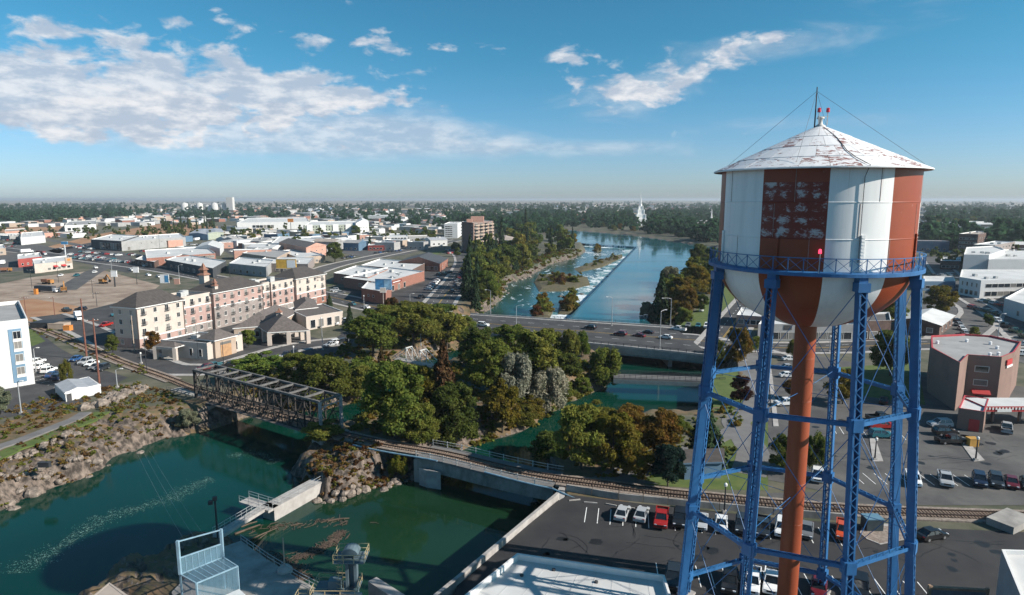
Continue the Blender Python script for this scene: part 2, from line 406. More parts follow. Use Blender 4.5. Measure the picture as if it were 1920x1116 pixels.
x0 = [(-140, 45), (40, 45), (75, 130), (75, 262), (-60, 262), (-60, 190), (-140, 140)]
sheet('river_water', x0, WL, M_WLOW)
FORE = poly([(590, 975), (592, 930), (700, 900), (810, 875), (1055, 925), (1085, 940), (830, 1160), (560, 1160), (440, 1060), (420, 1005), (480, 985)], WL)
sheet('forebay_water', FORE, WL+.012, M_WFORE)
sheet('rapids_water', grow(RAPID, 1.5), RL, M_WRAP)
sheet('upper_river_water', UPPER, UL, M_WUP)
# ---- asphalt, paths, lawns: flat sheets a few mm above each other on the flat land
M_ASPH = mat('asphalt', (.030, .030, .032), .9, scale=.14, detail=10, col2=(.068, .066, .066), bump=.05, lo=.32, hi=.68)
M_ASPHN = mat('fresh_asphalt', (.019, .019, .021), .88, scale=.10, detail=10, col2=(.042, .041, .041), lo=.36, hi=.72)
M_ASPHO = mat('worn_asphalt', (.050, .049, .050), .92, scale=.12, detail=10, col2=(.112, .106, .10), lo=.33, hi=.67)
M_CONC = mat('concrete', (.27, .25, .235), .9, scale=.5, detail=8, col2=(.40, .38, .36))
M_CONCD = mat('weathered_concrete', (.17, .16, .15), .92, scale=.35, detail=9, col2=(.33, .31, .285), lo=.3, hi=.6, sc3=(1, 1, .4))
M_GRASS = mat('lawn', (.055, .090, .018), .95, scale=.4, detail=8, col2=(.10, .125, .03), bump=.2)
M_DIRT = mat('bare_soil', (.17, .12, .085), .95, scale=.09, detail=11, col2=(.36, .285, .225), bump=.8, lo=.33, hi=.66)
M_DIRTO = mat('red_soil', (.26, .12, .055), .95, scale=.05, detail=9, col2=(.36, .22, .13), bump=.2)
M_PATH = mat('path_asphalt', (.12, .115, .115), .92, scale=.3, detail=8, col2=(.165, .16, .155))
M_BALL = mat('ballast', (.16, .125, .10), .97, scale=2.5, detail=8, col2=(.30, .25, .215), bump=.6)
M_WHITE = mat('white_paint', (.78, .78, .76), .6, .06)
M_YELL = mat('yellow_paint', (.55, .33, .03), .6, .1)
def area(name, pts, z, m): return sheet(name, poly(pts), z, m)
def strip(name, pts, w, z, m, h=0.0, kind=True, parent=None):       # a ribbon following ground points (px) or (x, y)
    P = [Vector(p) if len(p) == 2 and not isinstance(p, tuple) else Vector(G(*p)[:2]) for p in pts]
    P = [Vector((p.x, p.y)) for p in P]; L_ = []; R_ = []
    for i, p in enumerate(P):
        t = P[min(i+1, len(P)-1)]-P[max(i-1, 0)]; t.normalize(); nrm = Vector((-t.y, t.x))*w/2
        L_.append(p+nrm); R_.append(p-nrm)
    mb = MB()
    for i in range(len(P)-1):
        a, b, c, d = R_[i], R_[i+1], L_[i+1], L_[i]
        mb.face([(q.x, q.y, z) for q in (a, b, c, d)])
        if h:
            mb.face([(d.x, d.y, z), (c.x, c.y, z), (c.x, c.y, z-h), (d.x, d.y, z-h)]); mb.face([(b.x, b.y, z), (a.x, a.y, z), (a.x, a.y, z-h), (b.x, b.y, z-h)])
    o = mb.build(name, m, parent)
    if kind and parent is None: o['kind'] = 'structure'
    return o
def smoothline(pts, n=5):
    P = [Vector(G(*p)[:2]) for p in pts]; out = []
    for i in range(len(P)-1):
        p0, p1, p2, p3 = P[max(i-1, 0)], P[i], P[i+1], P[min(i+2, len(P)-1)]
        for k in range(n):
            t = k/n; out.append(.5*((2*p1)+(p2-p0)*t+(2*p0-5*p1+4*p2-p3)*t*t+(3*p1-p0-3*p2+p3)*t**3))
    out.append(P[-1]); return out
# ================================================================ the striped water tower
TX, TY = 29.95, 64.0
FACE = math.atan2(-TY, -TX)              # direction from the tower to the camera
def tower():
    root = thing('water_tower', 'tall red and white striped water tower on blue lattice legs above the car park', 'water tower', (TX, TY, 0))
    ste = mat('blue_steel', (.012, .085, .225), .5, .2, scale=.9, spec=.45, detail=10, col2=(.030, .145, .34), lo=.3, hi=.7, sc3=(1, 1, .35)); red = mat('red_oxide_paint', (.215, .044, .015), .55, .12, scale=.3, col2=(.285, .064, .023), detail=8, sc3=(1, 1, .3))
    # --- tank paint: ten stripes, a patch of flaked old lettering on one red stripe, rust runs under the eave
    m = mat('tank_paint', (.8, .8, .8), .45, 0); nd, ma, mixc, sm, noise, mapv, L = nodes(m); b = m.node_tree.nodes['Principled BSDF']
    tc = nd('ShaderNodeTexCoord'); o = tc.outputs['Object']; sx = nd('ShaderNodeSeparateXYZ'); L.new(o, sx.inputs[0]); x, y, z = sx.outputs
    ang = ma('ARCTAN2', y, x)
    t = ma('FLOORED_MODULO', ma('DIVIDE', ma('SUBTRACT', ang, FACE+R(6.8)), R(36)), 2.0)      # 0..1 white, 1..2 red
    isred = ma('GREATER_THAN', t, 1.0)
    fa = ma('DIVIDE', ma('FLOORED_MODULO', ma('SUBTRACT', ang, FACE+R(6.8)-R(36)), 2*math.pi), R(36))
    onp = ma('LESS_THAN', fa, 1.0)
    zz = ma('DIVIDE', ma('SUBTRACT', z, 44.5), 5.1)
    wob = ma('MULTIPLY', ma('SUBTRACT', noise(o, 1.6, 4, .7), .5), .75); cu = ma('FRACT', ma('ADD', ma('MULTIPLY', fa, 4.0), wob)); cv = ma('FRACT', ma('ADD', ma('MULTIPLY', zz, 4.6), wob))
    cell = ma('MULTIPLY', ma('MULTIPLY', sm(cu, .02, .22), sm(cu, 1.0, .8)), ma('MULTIPLY', sm(cv, .05, .3), sm(cv, 1.0, .75)))
    inz = ma('MULTIPLY', ma('MULTIPLY', ma('GREATER_THAN', zz, 0), ma('LESS_THAN', zz, .98)), onp)
    pn = noise(mapv(o, (1.2, 1.2, 2.6)), 1.7, 12, .85, .8); big = noise(o, .55, 4, .6)
    flake = ma('MULTIPLY', sm(ma('ADD', pn, ma('ADD', ma('MULTIPLY', big, .8), ma('MULTIPLY', cell, .10))), 0.965, 1.06), ma('MULTIPLY', inz, ma('ADD', ma('MULTIPLY', cell, .8), .2)))
    fk2 = ma('MULTIPLY', sm(noise(mapv(o, (1, 1, .4)), 2.2, 6, .7), .66, .70), ma('MULTIPLY', isred, ma('GREATER_THAN', z, 44.2)))
    grime = noise(mapv(o, (1.2, 1.2, .12)), .8, 6, .6)
    white = mixc(sm(grime, .35, .75), (.80, .80, .78), (.68, .68, .67))
    redc = mixc(noise(o, .5, 5, .6), (.20, .034, .010), (.285, .056, .018))
    under = mixc(ma('MULTIPLY', inz, .6), redc, (.15, .013, .012))
    c = mixc(isred, white, under)
    c = mixc(ma('MULTIPLY', flake, .9), c, (.50, .47, .47)); c = mixc(ma('MULTIPLY', fk2, .55), c, (.55, .45, .42))
    # rust runs
    ra = noise(mapv(o, (1, 1, 0)), 1.0, 3, .7); rn = ma('MULTIPLY', sm(ra, .63, .70), sm(z, 47.6, 50.8))
    c = mixc(ma('MULTIPLY', rn, ma('SUBTRACT', 1.0, isred)), c, (.32, .12, .03))
    spot = sm(noise(mapv(o, (1, 1, .5)), 3.3, 4, .7), .74, .77)
    c = mixc(ma('MULTIPLY', spot, .7), c, (.20, .08, .04))
    L.new(c, b.inputs['Base Color'])
    RT, ZB, ZT = 8.87, 41.9, 50.75
    prof = [(1.0, 35.6)]
    for i in range(1, 25):
        g = math.pi/2*i/24; prof.append((max(1.02, RT*math.sin(g)), ZB-6.5*math.cos(g)))
    prof = [p for i, p in enumerate(prof) if i == 0 or p[0] > 1.03] + [(RT, 44.6), (RT, 47.6), (RT, ZT)]
    tank = MB().lathe(prof, 120, (TX, TY, 0)).build('tank', m, root, smooth=True)
    seam = mat('seam_paint', (.26, .20, .18), .6, .3, scale=3)
    for z0 in (44.55, 47.75): MB().lathe([(RT+.002, z0-.05), (RT+.03, z0-.03), (RT+.03, z0+.03), (RT+.002, z0+.05)], 120, (TX, TY, 0)).build('plate_seam', m, tank, smooth=True)
    sm_ = MB().box((RT+.012, 0, 0), (.02, .045, 2.95)).build('plate_joint', seam, tank, world=False); me = sm_.data; k = 0; bpy.data.objects.remove(sm_)
    for zc, off in ((46.15, 0), (49.2, 11), (43.2, 20)):
        for i in range(8): inst('plate_joint', me, tank, (0, 0, zc), FACE+R(23.5+off+45*i))
    # --- roof of lapped plates
    mr = mat('roof_paint', (.8, .8, .8), .6, 0); nd, ma, mixc, sm, noise, mapv, L = nodes(mr); b = mr.node_tree.nodes['Principled BSDF']
    tc = nd('ShaderNodeTexCoord'); o = tc.outputs['Object']; sx = nd('ShaderNodeSeparateXYZ'); L.new(o, sx.inputs[0])
    oi = nd('ShaderNodeObjectInfo'); cmb = nd('ShaderNodeCombineXYZ'); L.new(ma('MULTIPLY', sx.outputs[0], .9), cmb.inputs[0]); L.new(ma('MULTIPLY', sx.outputs[1], .35), cmb.inputs[1]); L.new(ma('MULTIPLY', oi.outputs['Random'], 60), cmb.inputs[2])
    wear = noise(cmb.outputs[0], 3.0, 8, .72, .5); th = ma('ADD', .495, ma('MULTIPLY', oi.outputs['Random'], .15))
    rs = nd('ShaderNodeMapRange'); L.new(wear, rs.inputs[0]); L.new(th, rs.inputs[1]); L.new(ma('ADD', th, .03), rs.inputs[2])
    c = mixc(noise(o, 1.2, 5, .6), (.80, .79, .78), (.60, .60, .61)); c = mixc(ma('MULTIPLY', rs.outputs[0], .9), c, (.20, .06, .045)); L.new(c, b.inputs['Base Color'])
    RE, ZE, ZA = 9.65, 50.72, 54.9
    roof = MB().lathe([(RT-.3, ZE+.25), (RE-.02, ZE-.06), (RE, ZE+.02), (.45, ZA-.12)], 96, (TX, TY, 0)).build('roof', mat('roof_underlay', (.16, .09, .08), .8, .2), root)
    MB().lathe([(RE-.03, ZE-.09), (RE+.03, ZE-.07), (RE+.03, ZE+.03), (RE-.06, ZE+.06)], 96, (TX, TY, 0)).build('eave_rim', mat('eave_paint', (.74, .74, .73), .6, .1), roof)
    rows = ((9.62, 7.55), (7.5, 5.2), (5.15, 2.9), (2.85, .5)); NP = 24
    def zr(r, k): return ZE+.03+(ZA-ZE-.1)*(1-(r-.5)/(RE-.5)) + .035 + .03*k
    for k, (r1, r0) in enumerate(rows):
        mb = MB(); h = math.pi/NP-.0055*(9.65/max(r1, 1))*.35; sg = 2
        P = [[(r*math.cos(-h+2*h*i/sg), r*math.sin(-h+2*h*i/sg), zr(r, k)) for i in range(sg+1)] for r in (r1, r0)]
        for i in range(sg):
            mb.face([P[0][i], P[0][i+1], P[1][i+1], P[1][i]]); a, c_ = P[0][i], P[0][i+1]
            mb.face([(a[0], a[1], a[2]-.05), (c_[0], c_[1], c_[2]-.05), c_, a])
        for (a, c_) in ((P[1][0], P[0][0]), (P[0][2], P[1][2])): mb.face([(a[0], a[1], a[2]-.05), (c_[0], c_[1], c_[2]-.05), c_, a])
        tmp = mb.build('roof_panel', mr); me = tmp.data; bpy.data.objects.remove(tmp)
        for i in range(NP): inst('roof_panel', me, roof, (0, 0, random.uniform(-.006, .006)), 2*math.pi*(i+.5*(k % 2))/NP+.06)
    # --- finial: vent cap, two red lamps, mast and its stays
    galv = mat('galvanised', (.45, .46, .47), .45, .15, metal=.4); dark = mat('dark_steel', (.035, .036, .04), .55, .2); redl = mat('red_glass', (.55, .05, .06), .2, .05)
    cap = MB().lathe([(.55, ZA-.25), (.5, ZA+.12), (.22, ZA+.32), (.16, ZA+.75), (.34, ZA+.85), (.34, ZA+.95), (0, ZA+1.05)], 16, (TX, TY, 0)).build('vent_cap', mat('cap_paint', (.55, .53, .50), .6, .2), root, smooth=True)
    lp = MB().bar((TX-.3, TY-.25, ZA+.3), (TX-.3, TY-.25, ZA+1.5), .07).bar((TX+.55, TY-.2, ZA+.2), (TX+.55, TY-.2, ZA+1.5), .07).bar((TX-.4, TY-.22, ZA+1.0), (TX+.65, TY-.2, ZA+1.0), .06).build('lamp_bracket', galv, root)
    for dx in (-.3, .55):
        bm = MB().lathe([(.17, ZA+1.42), (.17, ZA+1.5), (.15, ZA+1.72), (.2, ZA+1.74), (.06, ZA+1.84)], 12, (TX+dx, TY-.22, 0)).build('warning_lamp', redl, root)
    MB().tube([(TX-.55, TY, ZA-.2), (TX-.55, TY, 58.7)], .075, 8, r2=.05).build('mast', dark, root)
    for g in (-2.2, -.6, .9, 2.6):
        MB().tube([(TX-.55, TY, 58.3), (TX+8.9*math.cos(g), TY+8.9*math.sin(g), ZE+.45)], .014, 4).build('stay_wire', dark, root)
    # cable from the cap over the roof and down the tank
    g = FACE+R(23); pts = [(TX+r*math.cos(g+.05*math.sin(r*.7)), TY+r*math.sin(g+.05*math.sin(r*.7)), zr(r, 1.5)+.05) for r in (.6, 2, 3.5, 5, 6.5, 8, 9.3, 9.68)]
    g2 = g+.05*math.sin(9.68*.7); pts += [(TX+(RT+.12)*math.cos(g2), TY+(RT+.12)*math.sin(g2), zz_) for zz_ in (49.9, 47, 44, 42.6)]
    MB().tube(pts, .032, 6).build('cable', dark, root)
    # --- balcony
    bal = MB().lathe([(RT+.02, 41.75), (9.68, 41.72), (9.78, 41.66), (9.78, 41.36), (9.62, 41.34), (9.55, 41.5), (RT-.25, 41.35)], 96, (TX, TY, 0)).build('balcony', ste, root)
    MB().lathe([(9.66, 42.92), (9.73, 42.92), (9.73, 42.99), (9.66, 42.99), (9.66, 42.92)], 96, (TX, TY, 0)).build('top_rail', ste, bal)
    NPOST = 48
    tmp = MB().box((9.7, 0, 42.32), (.06, .07, 1.2)).build('rail_post', ste); pme = tmp.data; bpy.data.objects.remove(tmp)
    hh = math.pi/NPOST; A_ = lambda s_, z_: (9.7*math.cos(hh*s_), 9.7*math.sin(hh*s_), z_)
    tmp = MB().bar(A_(-1, 41.8), A_(1, 42.9), .035).bar(A_(-1, 42.9), A_(1, 41.8), .034).build('cross_brace', ste); bme = tmp.data; bpy.data.objects.remove(tmp)
    for i in range(NPOST):
        inst('rail_post', pme, bal, (0, 0, 0), 2*math.pi*i/NPOST+.03); inst('cross_brace', bme, bal, (0, 0, 0), 2*math.pi*(i+.5)/NPOST+.03)
    lg = FACE+R(4.0); ob = MB().tube([(TX+9.72*math.cos(lg), TY+9.72*math.sin(lg), 41.6), (TX+9.72*math.cos(lg+.004), TY+9.72*math.sin(lg), 43.4)], .03, 6).lathe([(.13, 43.4), (.14, 43.55), (.10, 43.75), (0, 43.8)], 10, (TX+9.72*math.cos(lg), TY+9.72*math.sin(lg), 0), m=1)
    ob.build('obstruction_lamp', [galv, mat('red_lamp', (.7, .02, .04), .3, .02, emit=(1, .05, .12, 1.5))], bal)
    # vertical stiffeners above each leg
    # --- legs
    ROT = -.373; ZTOP = 41.3
    def RL_(z): return 9.28+.0625*(41.65-z)
    def leg_angle(i): return R(-67.5+45*i)+ROT      # from -Y, towards +X
    def at_(i, z, dr=0.0, dtan=0.0):
        a = leg_angle(i); r = RL_(z)+dr; return Vector((TX+r*math.sin(a)+dtan*math.cos(a), TY-r*math.cos(a)+dtan*math.sin(a), z))
    hw, hd = .36, .34
    LEVELS = (ZTOP, 28.4, 15.44, 2.6)
    legs = []
    for i in range(8):
        a = leg_angle(i); rad = Vector((math.sin(a), -math.cos(a), 0))
        mb = MB()
        for s_ in (-1, 1):
            mb.bar(at_(i, -.2, 0, s_*hw), at_(i, 40.4, 0, s_*hw), .05, hd*2, upv=rad)
            for q in (-1, 1): mb.bar(at_(i, -.2, q*hd, s_*(hw-.07)), at_(i, 40.4, q*hd, s_*(hw-.07)), .15, .045, upv=rad)
        leg = mb.build('leg', ste, root); legs.append(leg)
        for q in (-1, 1):
            mb = MB(); z = .4; s_ = 1
            while z < 40.2:
                nz = z+.62
                mb.bar(at_(i, z, q*(hd+.03), -s_*(hw-.05)), at_(i, nz, q*(hd+.03), s_*(hw-.05)), .085, .025, upv=rad); z = nz; s_ = -s_
            mb.build('lacing', ste, leg)['kind'] = 'stuff'
        # cap and shoe up to the balcony
        mb = MB(); c0 = at_(i, 40.5); mb.box(tuple(c0), (hw*2+.34, hd*2+.3, .8), a).box(tuple(at_(i, 41.1, -.2)), (hw*2+.05, 1.0, .5), a)
        mb.build('leg_cap', ste, leg)
        st = MB().box(tuple(at_(i, 43.4, RT+.09-RL_(43.4))), (.32, .14, 3.1), a)
        for dz in range(10): st.box(tuple(at_(i, 42.1+dz*.29, RT+.17-RL_(42.1+dz*.29))), (.22, .03, .07), a)
        st.build('stiffener', m, root)
        for zl in LEVELS[1:]:
            MB().box(tuple(at_(i, zl)), (hw*2+.42, hd*2+.10, 1.25), a).box(tuple(at_(i, zl, 0)), (hw*2+.06, hd*2+.3, 1.1), a).build('gusset', ste, leg)
        if i < 8: MB().box(tuple(at_(i, .05)), (1.7, 1.7, .5), a).build('footing', M_CONC, leg)
    for i in range(8):
        j = (i+1) % 8; am = leg_angle(i)+R(22.5); out = Vector((math.sin(am), -math.cos(am), 0))
        for zl in LEVELS[1:]:
            p, q = at_(i, zl), at_(j, zl); d = (q-p).normalized(); p += d*.4; q -= d*.4
            mb = MB()
            for s_ in (-1, 1): mb.bar(p+out*(.23*s_), q+out*(.23*s_), .05, .36)
            st = mb.build('strut', ste, root)
            mb = MB(); n = int((q-p).length/.42); 
            for k in range(n):
                s_ = 1 if k % 2 else -1
                for dz in (-.17, .17): mb.bar(p+(q-p)*(k/n)+out*(.2*s_)+Vector((0, 0, dz)), p+(q-p)*((k+1)/n)-out*(.2*s_)+Vector((0, 0, dz)), .07, .02)
            mb.build('lacing', ste, st)['kind'] = 'stuff'
        for za, zb in zip(LEVELS[:-1], LEVELS[1:]):
            MB().tube([at_(i, za-.7, .05), at_(j, zb+.4, .05)], .038, 6).build('tie_rod', ste, root)
            MB().tube([at_(j, za-.7, -.05), at_(i, zb+.4, -.05)], .038, 6).build('tie_rod', ste, root)
    # --- riser pipe with its hoops and spider rods
    pipe = MB().lathe([(1.02, 0), (1.02, 35.9)], 40, (TX, TY, 0)).build('riser_pipe', red, root, smooth=True)
    for zl in (5, 9.5, 14, 18.5, 23, 27.5, 32): MB().lathe([(1.021, zl-.04), (1.035, zl-.02), (1.035, zl+.02), (1.021, zl+.04)], 40, (TX, TY, 0)).build('pipe_seam', red, pipe)
    for zl, dz in ((30.6, 0), (19.3, 0)):
        for i in (1, 3, 5, 7):
            a = leg_angle(i); MB().tube([(TX+1.0*math.sin(a), TY-1.0*math.cos(a), zl-2.2), at_(i, zl-2.2-.0 if zl < 20 else 28.6)], .03, 5).build('spider_rod', ste, pipe)
    return root
tower()
# ================================================================ roads, railway, bridges
def P3(px, py, z): return Vector(G(px, py, z))
ROADL = [(1440, 672), (1320, 640), (1200, 632), (1080, 620), (960, 610), (880, 603), (800, 592), (700, 575), (620, 557), (540, 545), (440, 530), (376, 518), (300, 505), (220, 494), (140, 484), (60, 474), (-60, 460)]
def P2(px, py, z=0): return Vector(G(px, py, z)[:2])
def ribbon(name, line, w, z, m, h=0.0, parent=None, off=0.0):
    P = line; mb = MB(); L_ = []; R_ = []
    for i, p in enumerate(P):
        t = P[min(i+1, len(P)-1)]-P[max(i-1, 0)]; t = t.normalized(); n = Vector((-t.y, t.x)); L_.append(p+n*(w/2+off)); R_.append(p-n*(w/2-off))
    for i in range(len(P)-1):
        a, b, c, d = R_[i], R_[i+1], L_[i+1], L_[i]
        zz = z if isinstance(z, (list, tuple)) else [z]*len(P)
        mb.face([(a.x, a.y, zz[i]), (b.x, b.y, zz[i+1]), (c.x, c.y, zz[i+1]), (d.x, d.y, zz[i])])
        if h:
            mb.face([(d.x, d.y, zz[i]), (c.x, c.y, zz[i+1]), (c.x, c.y, zz[i+1]-h), (d.x, d.y, zz[i]-h)])
            mb.face([(b.x, b.y, zz[i+1]), (a.x, a.y, zz[i]), (a.x, a.y, zz[i]-h), (b.x, b.y, zz[i+1]-h)])
    o = mb.build(name, m, parent)
    if parent is None: o['kind'] = 'structure'
    return o
def offline(line, d):
    out = []
    for i, p in enumerate(line):
        t = (line[min(i+1, len(line)-1)]-line[max(i-1, 0)]).normalized(); out.append(p+Vector((-t.y, t.x))*d)
    return out
def road(name, px, w, z, m, dashes=True, walks=True, n=4, edge=True):
    ln = smoothline(px, n); ribbon(name, ln, w, z, m)
    if walks:
        for s_ in (-1, 1): ribbon('pavement', offline(ln, s_*(w/2+1.0)), 1.9, z+.12, M_CONC, .14)
    if dashes:
        mb = MB(); mb2 = MB()
        for k in range(len(ln)-1):
            a, b = ln[k], ln[k+1]; L0 = (b-a).length; t = (b-a)/L0; nrm = Vector((-t.y, t.x)); q = 0
            if (a.y+b.y)/2 > 420: continue
            for s_ in (-.2, .2): mb2.bar((*(a+nrm*s_), z+.006), (*(b+nrm*s_), z+.006), .13, .004)
            if w > 11:
                while q < L0-3:
                    for s_ in (-w/4, w/4): mb.bar((*(a+t*q+nrm*s_), z+.006), (*(a+t*(q+2.6)+nrm*s_), z+.006), .15, .004)
                    q += 7.5
        if mb.f: struct(mb.build('lane_marking', M_WHITE))
        if mb2.f: struct(mb2.build('centre_line', M_YELL))
    return ln
# the main street and its bridge over the river
BR0, BR1 = 4, 0
main = road('road', ROADL, 15.5, .05, M_ASPH)
def road_bridge():
    A0, A1 = P2(878, 622, .3), P2(1335, 668, .3); B0, B1 = P2(882, 588, .3), P2(1262, 612, .3)
    r = thing('road_bridge', 'wide road bridge of concrete girders carrying traffic over the river', 'bridge', (*((A0+B1)/2), 0))
    mb = MB(); mb.prism([A0, A1, B1, B0], -1.9, .22, 0); d = mb.build('deck', [mat('bridge_concrete', (.22, .21, .20), .9, scale=.4, detail=8, col2=(.33, .32, .30))], r)
    q = lambda t, s_: A0.lerp(A1, t).lerp(B0.lerp(B1, t), s_)
    MB().face([(*q(0, .065), .235), (*q(1, .065), .235), (*q(1, .935), .235), (*q(0, .935), .235)]).build('carriageway', M_ASPH, r)
    mk = MB()
    for s_ in (.30, .70):
        for k in range(14): mk.bar((*q((k+.2)/14, s_), .245), (*q((k+.6)/14, s_), .245), .16, .006)
    for s_ in (.075, .925): mk.bar((*q(0, s_), .245), (*q(1, s_), .245), .12, .006)
    mk.build('lane_marking', M_WHITE, r)
    mk = MB()
    for s_ in (.492, .508): mk.bar((*q(0, s_), .247), (*q(1, s_), .247), .12, .006)
    mk.build('centre_line', M_YELL, r)
    rail = mat('bridge_rail', (.05, .05, .052), .6, .2)
    for s_ in (.004, .996):
        a, b = q(0, s_), q(1, s_)
        pr = MB().prism([(*(q(0, s_-.004 if s_ > .5 else s_)),), q(1, s_), q(1, s_+(.02 if s_ < .5 else -.02)), q(0, s_+(.02 if s_ < .5 else -.02))], .22, .62).build('kerb', M_CONC, r)
        N_ = 34; k_ = s_+(.010 if s_ < .5 else -.010)
        for zz in (1.05, 1.5): MB().bar((*q(0, k_), zz), (*q(1, k_), zz), .09).build('rail', rail, r)
        tmp = MB().box((0, 0, 1.05), (.12, .12, .95)).build('rail_post', rail); pm = tmp.data; bpy.data.objects.remove(tmp)
        for i in range(N_+1): p = q(i/N_, k_); inst('rail_post', pm, r, (p.x-r.location.x, p.y-r.location.y, 0))
    for t in (.14, .52, .86):
        mb = MB(); a, b = q(t, .05), q(t, .95); mb.bar((*a, -4.4), (*b, -4.4), 1.3, 5.0); mb.build('pier', M_CONCD, r)
    for s_ in (.02, .25, .5, .75, .98): MB().bar((*q(0, s_), -2.1), (*q(1, s_), -2.1), .6, .9).build('girder', mat('girder_paint', (.16, .22, .24), .6, .2), r)
    return q
bq = road_bridge()
# ---- railway
RAILPX = [(-60, 566), (0, 588), (62, 612), (125, 636), (175, 658), (226, 679), (276, 697), (326, 715), (371, 733), (480, 768), (610, 806), (646, 817), (731, 836), (831, 853), (940, 879), (1031, 898), (1130, 911), (1245, 926), (1350, 937), (1478, 949), (1600, 958), (1720, 964), (1920, 971), (2100, 976)]
rl = smoothline(RAILPX, 6)
def cum(line):
    d = [0]
    for a, b in zip(line, line[1:]): d.append(d[-1]+(b-a).length)
    return d
rc = cum(rl)
def at_len(line, c, s_):
    import bisect
    i = min(max(bisect.bisect(c, s_)-1, 0), len(line)-2); t = (s_-c[i])/(c[i+1]-c[i]); p = line[i].lerp(line[i+1], t); return p, (line[i+1]-line[i]).normalized()
def near_len(px, py, z=0):
    q = P2(px, py, z); i = min(range(len(rl)), key=lambda i: (rl[i]-q).length); return rc[i]
s_t0, s_t1 = near_len(326, 715), near_len(640, 815); s_d0, s_d1 = near_len(800, 847), near_len(1045, 899)
def seg(a, b, step=2.0):
    n = max(2, int((b-a)/step)); return [at_len(rl, rc, a+(b-a)*i/n)[0] for i in range(n+1)]
for a, b in ((0, s_t0), (s_t1, s_d0), (s_d1, rc[-1])): ribbon('railway_ballast', seg(a, b), 4.4, .22, M_BALL, .5)
M_RAIL = mat('rusty_rail', (.055, .034, .025), .6, .3, scale=2); M_TIE = mat('sleeper_wood', (.10, .068, .048), .95, scale=1.2, detail=6, col2=(.22, .165, .13))
def railway():
    r = thing('railway_track', 'single railway track curving from upper left across both bridges to the right', 'railway track', (*at_len(rl, rc, rc[-1]/2)[0], 0))
    for s_ in (-.75, .75):
        mb = MB(); ln = offline(seg(0, rc[-1], 3), s_)
        for a, b in zip(ln, ln[1:]): mb.bar((*a, .47), (*b, .47), .14, .2)
        mb.build('rail', M_RAIL, r)
    tmp = MB().box((0, 0, .28), (.3, 2.7, .2)).build('sleeper', M_TIE); tm = tmp.data; bpy.data.objects.remove(tmp)
    s_ = near_len(560, 790); n = 0; st = (rc[-1]-s_)/300
    mb = MB(); q = 0
    while q < s_:
        p, t = at_len(rl, rc, q); mb.box((p.x, p.y, .28), (.3, 2.6, .2), math.atan2(t.y, t.x)); q += .95
    o = mb.build('sleeper_run', M_TIE, r); o['kind'] = 'stuff'
    while s_ < rc[-1] and n < 299:
        p, t = at_len(rl, rc, s_); o = inst('sleeper', tm, r, (p.x-r.location.x, p.y-r.location.y, random.uniform(-.02, .02)), math.atan2(t.y, t.x)+random.uniform(-.04, .04)); s_ += st; n += 1
railway()
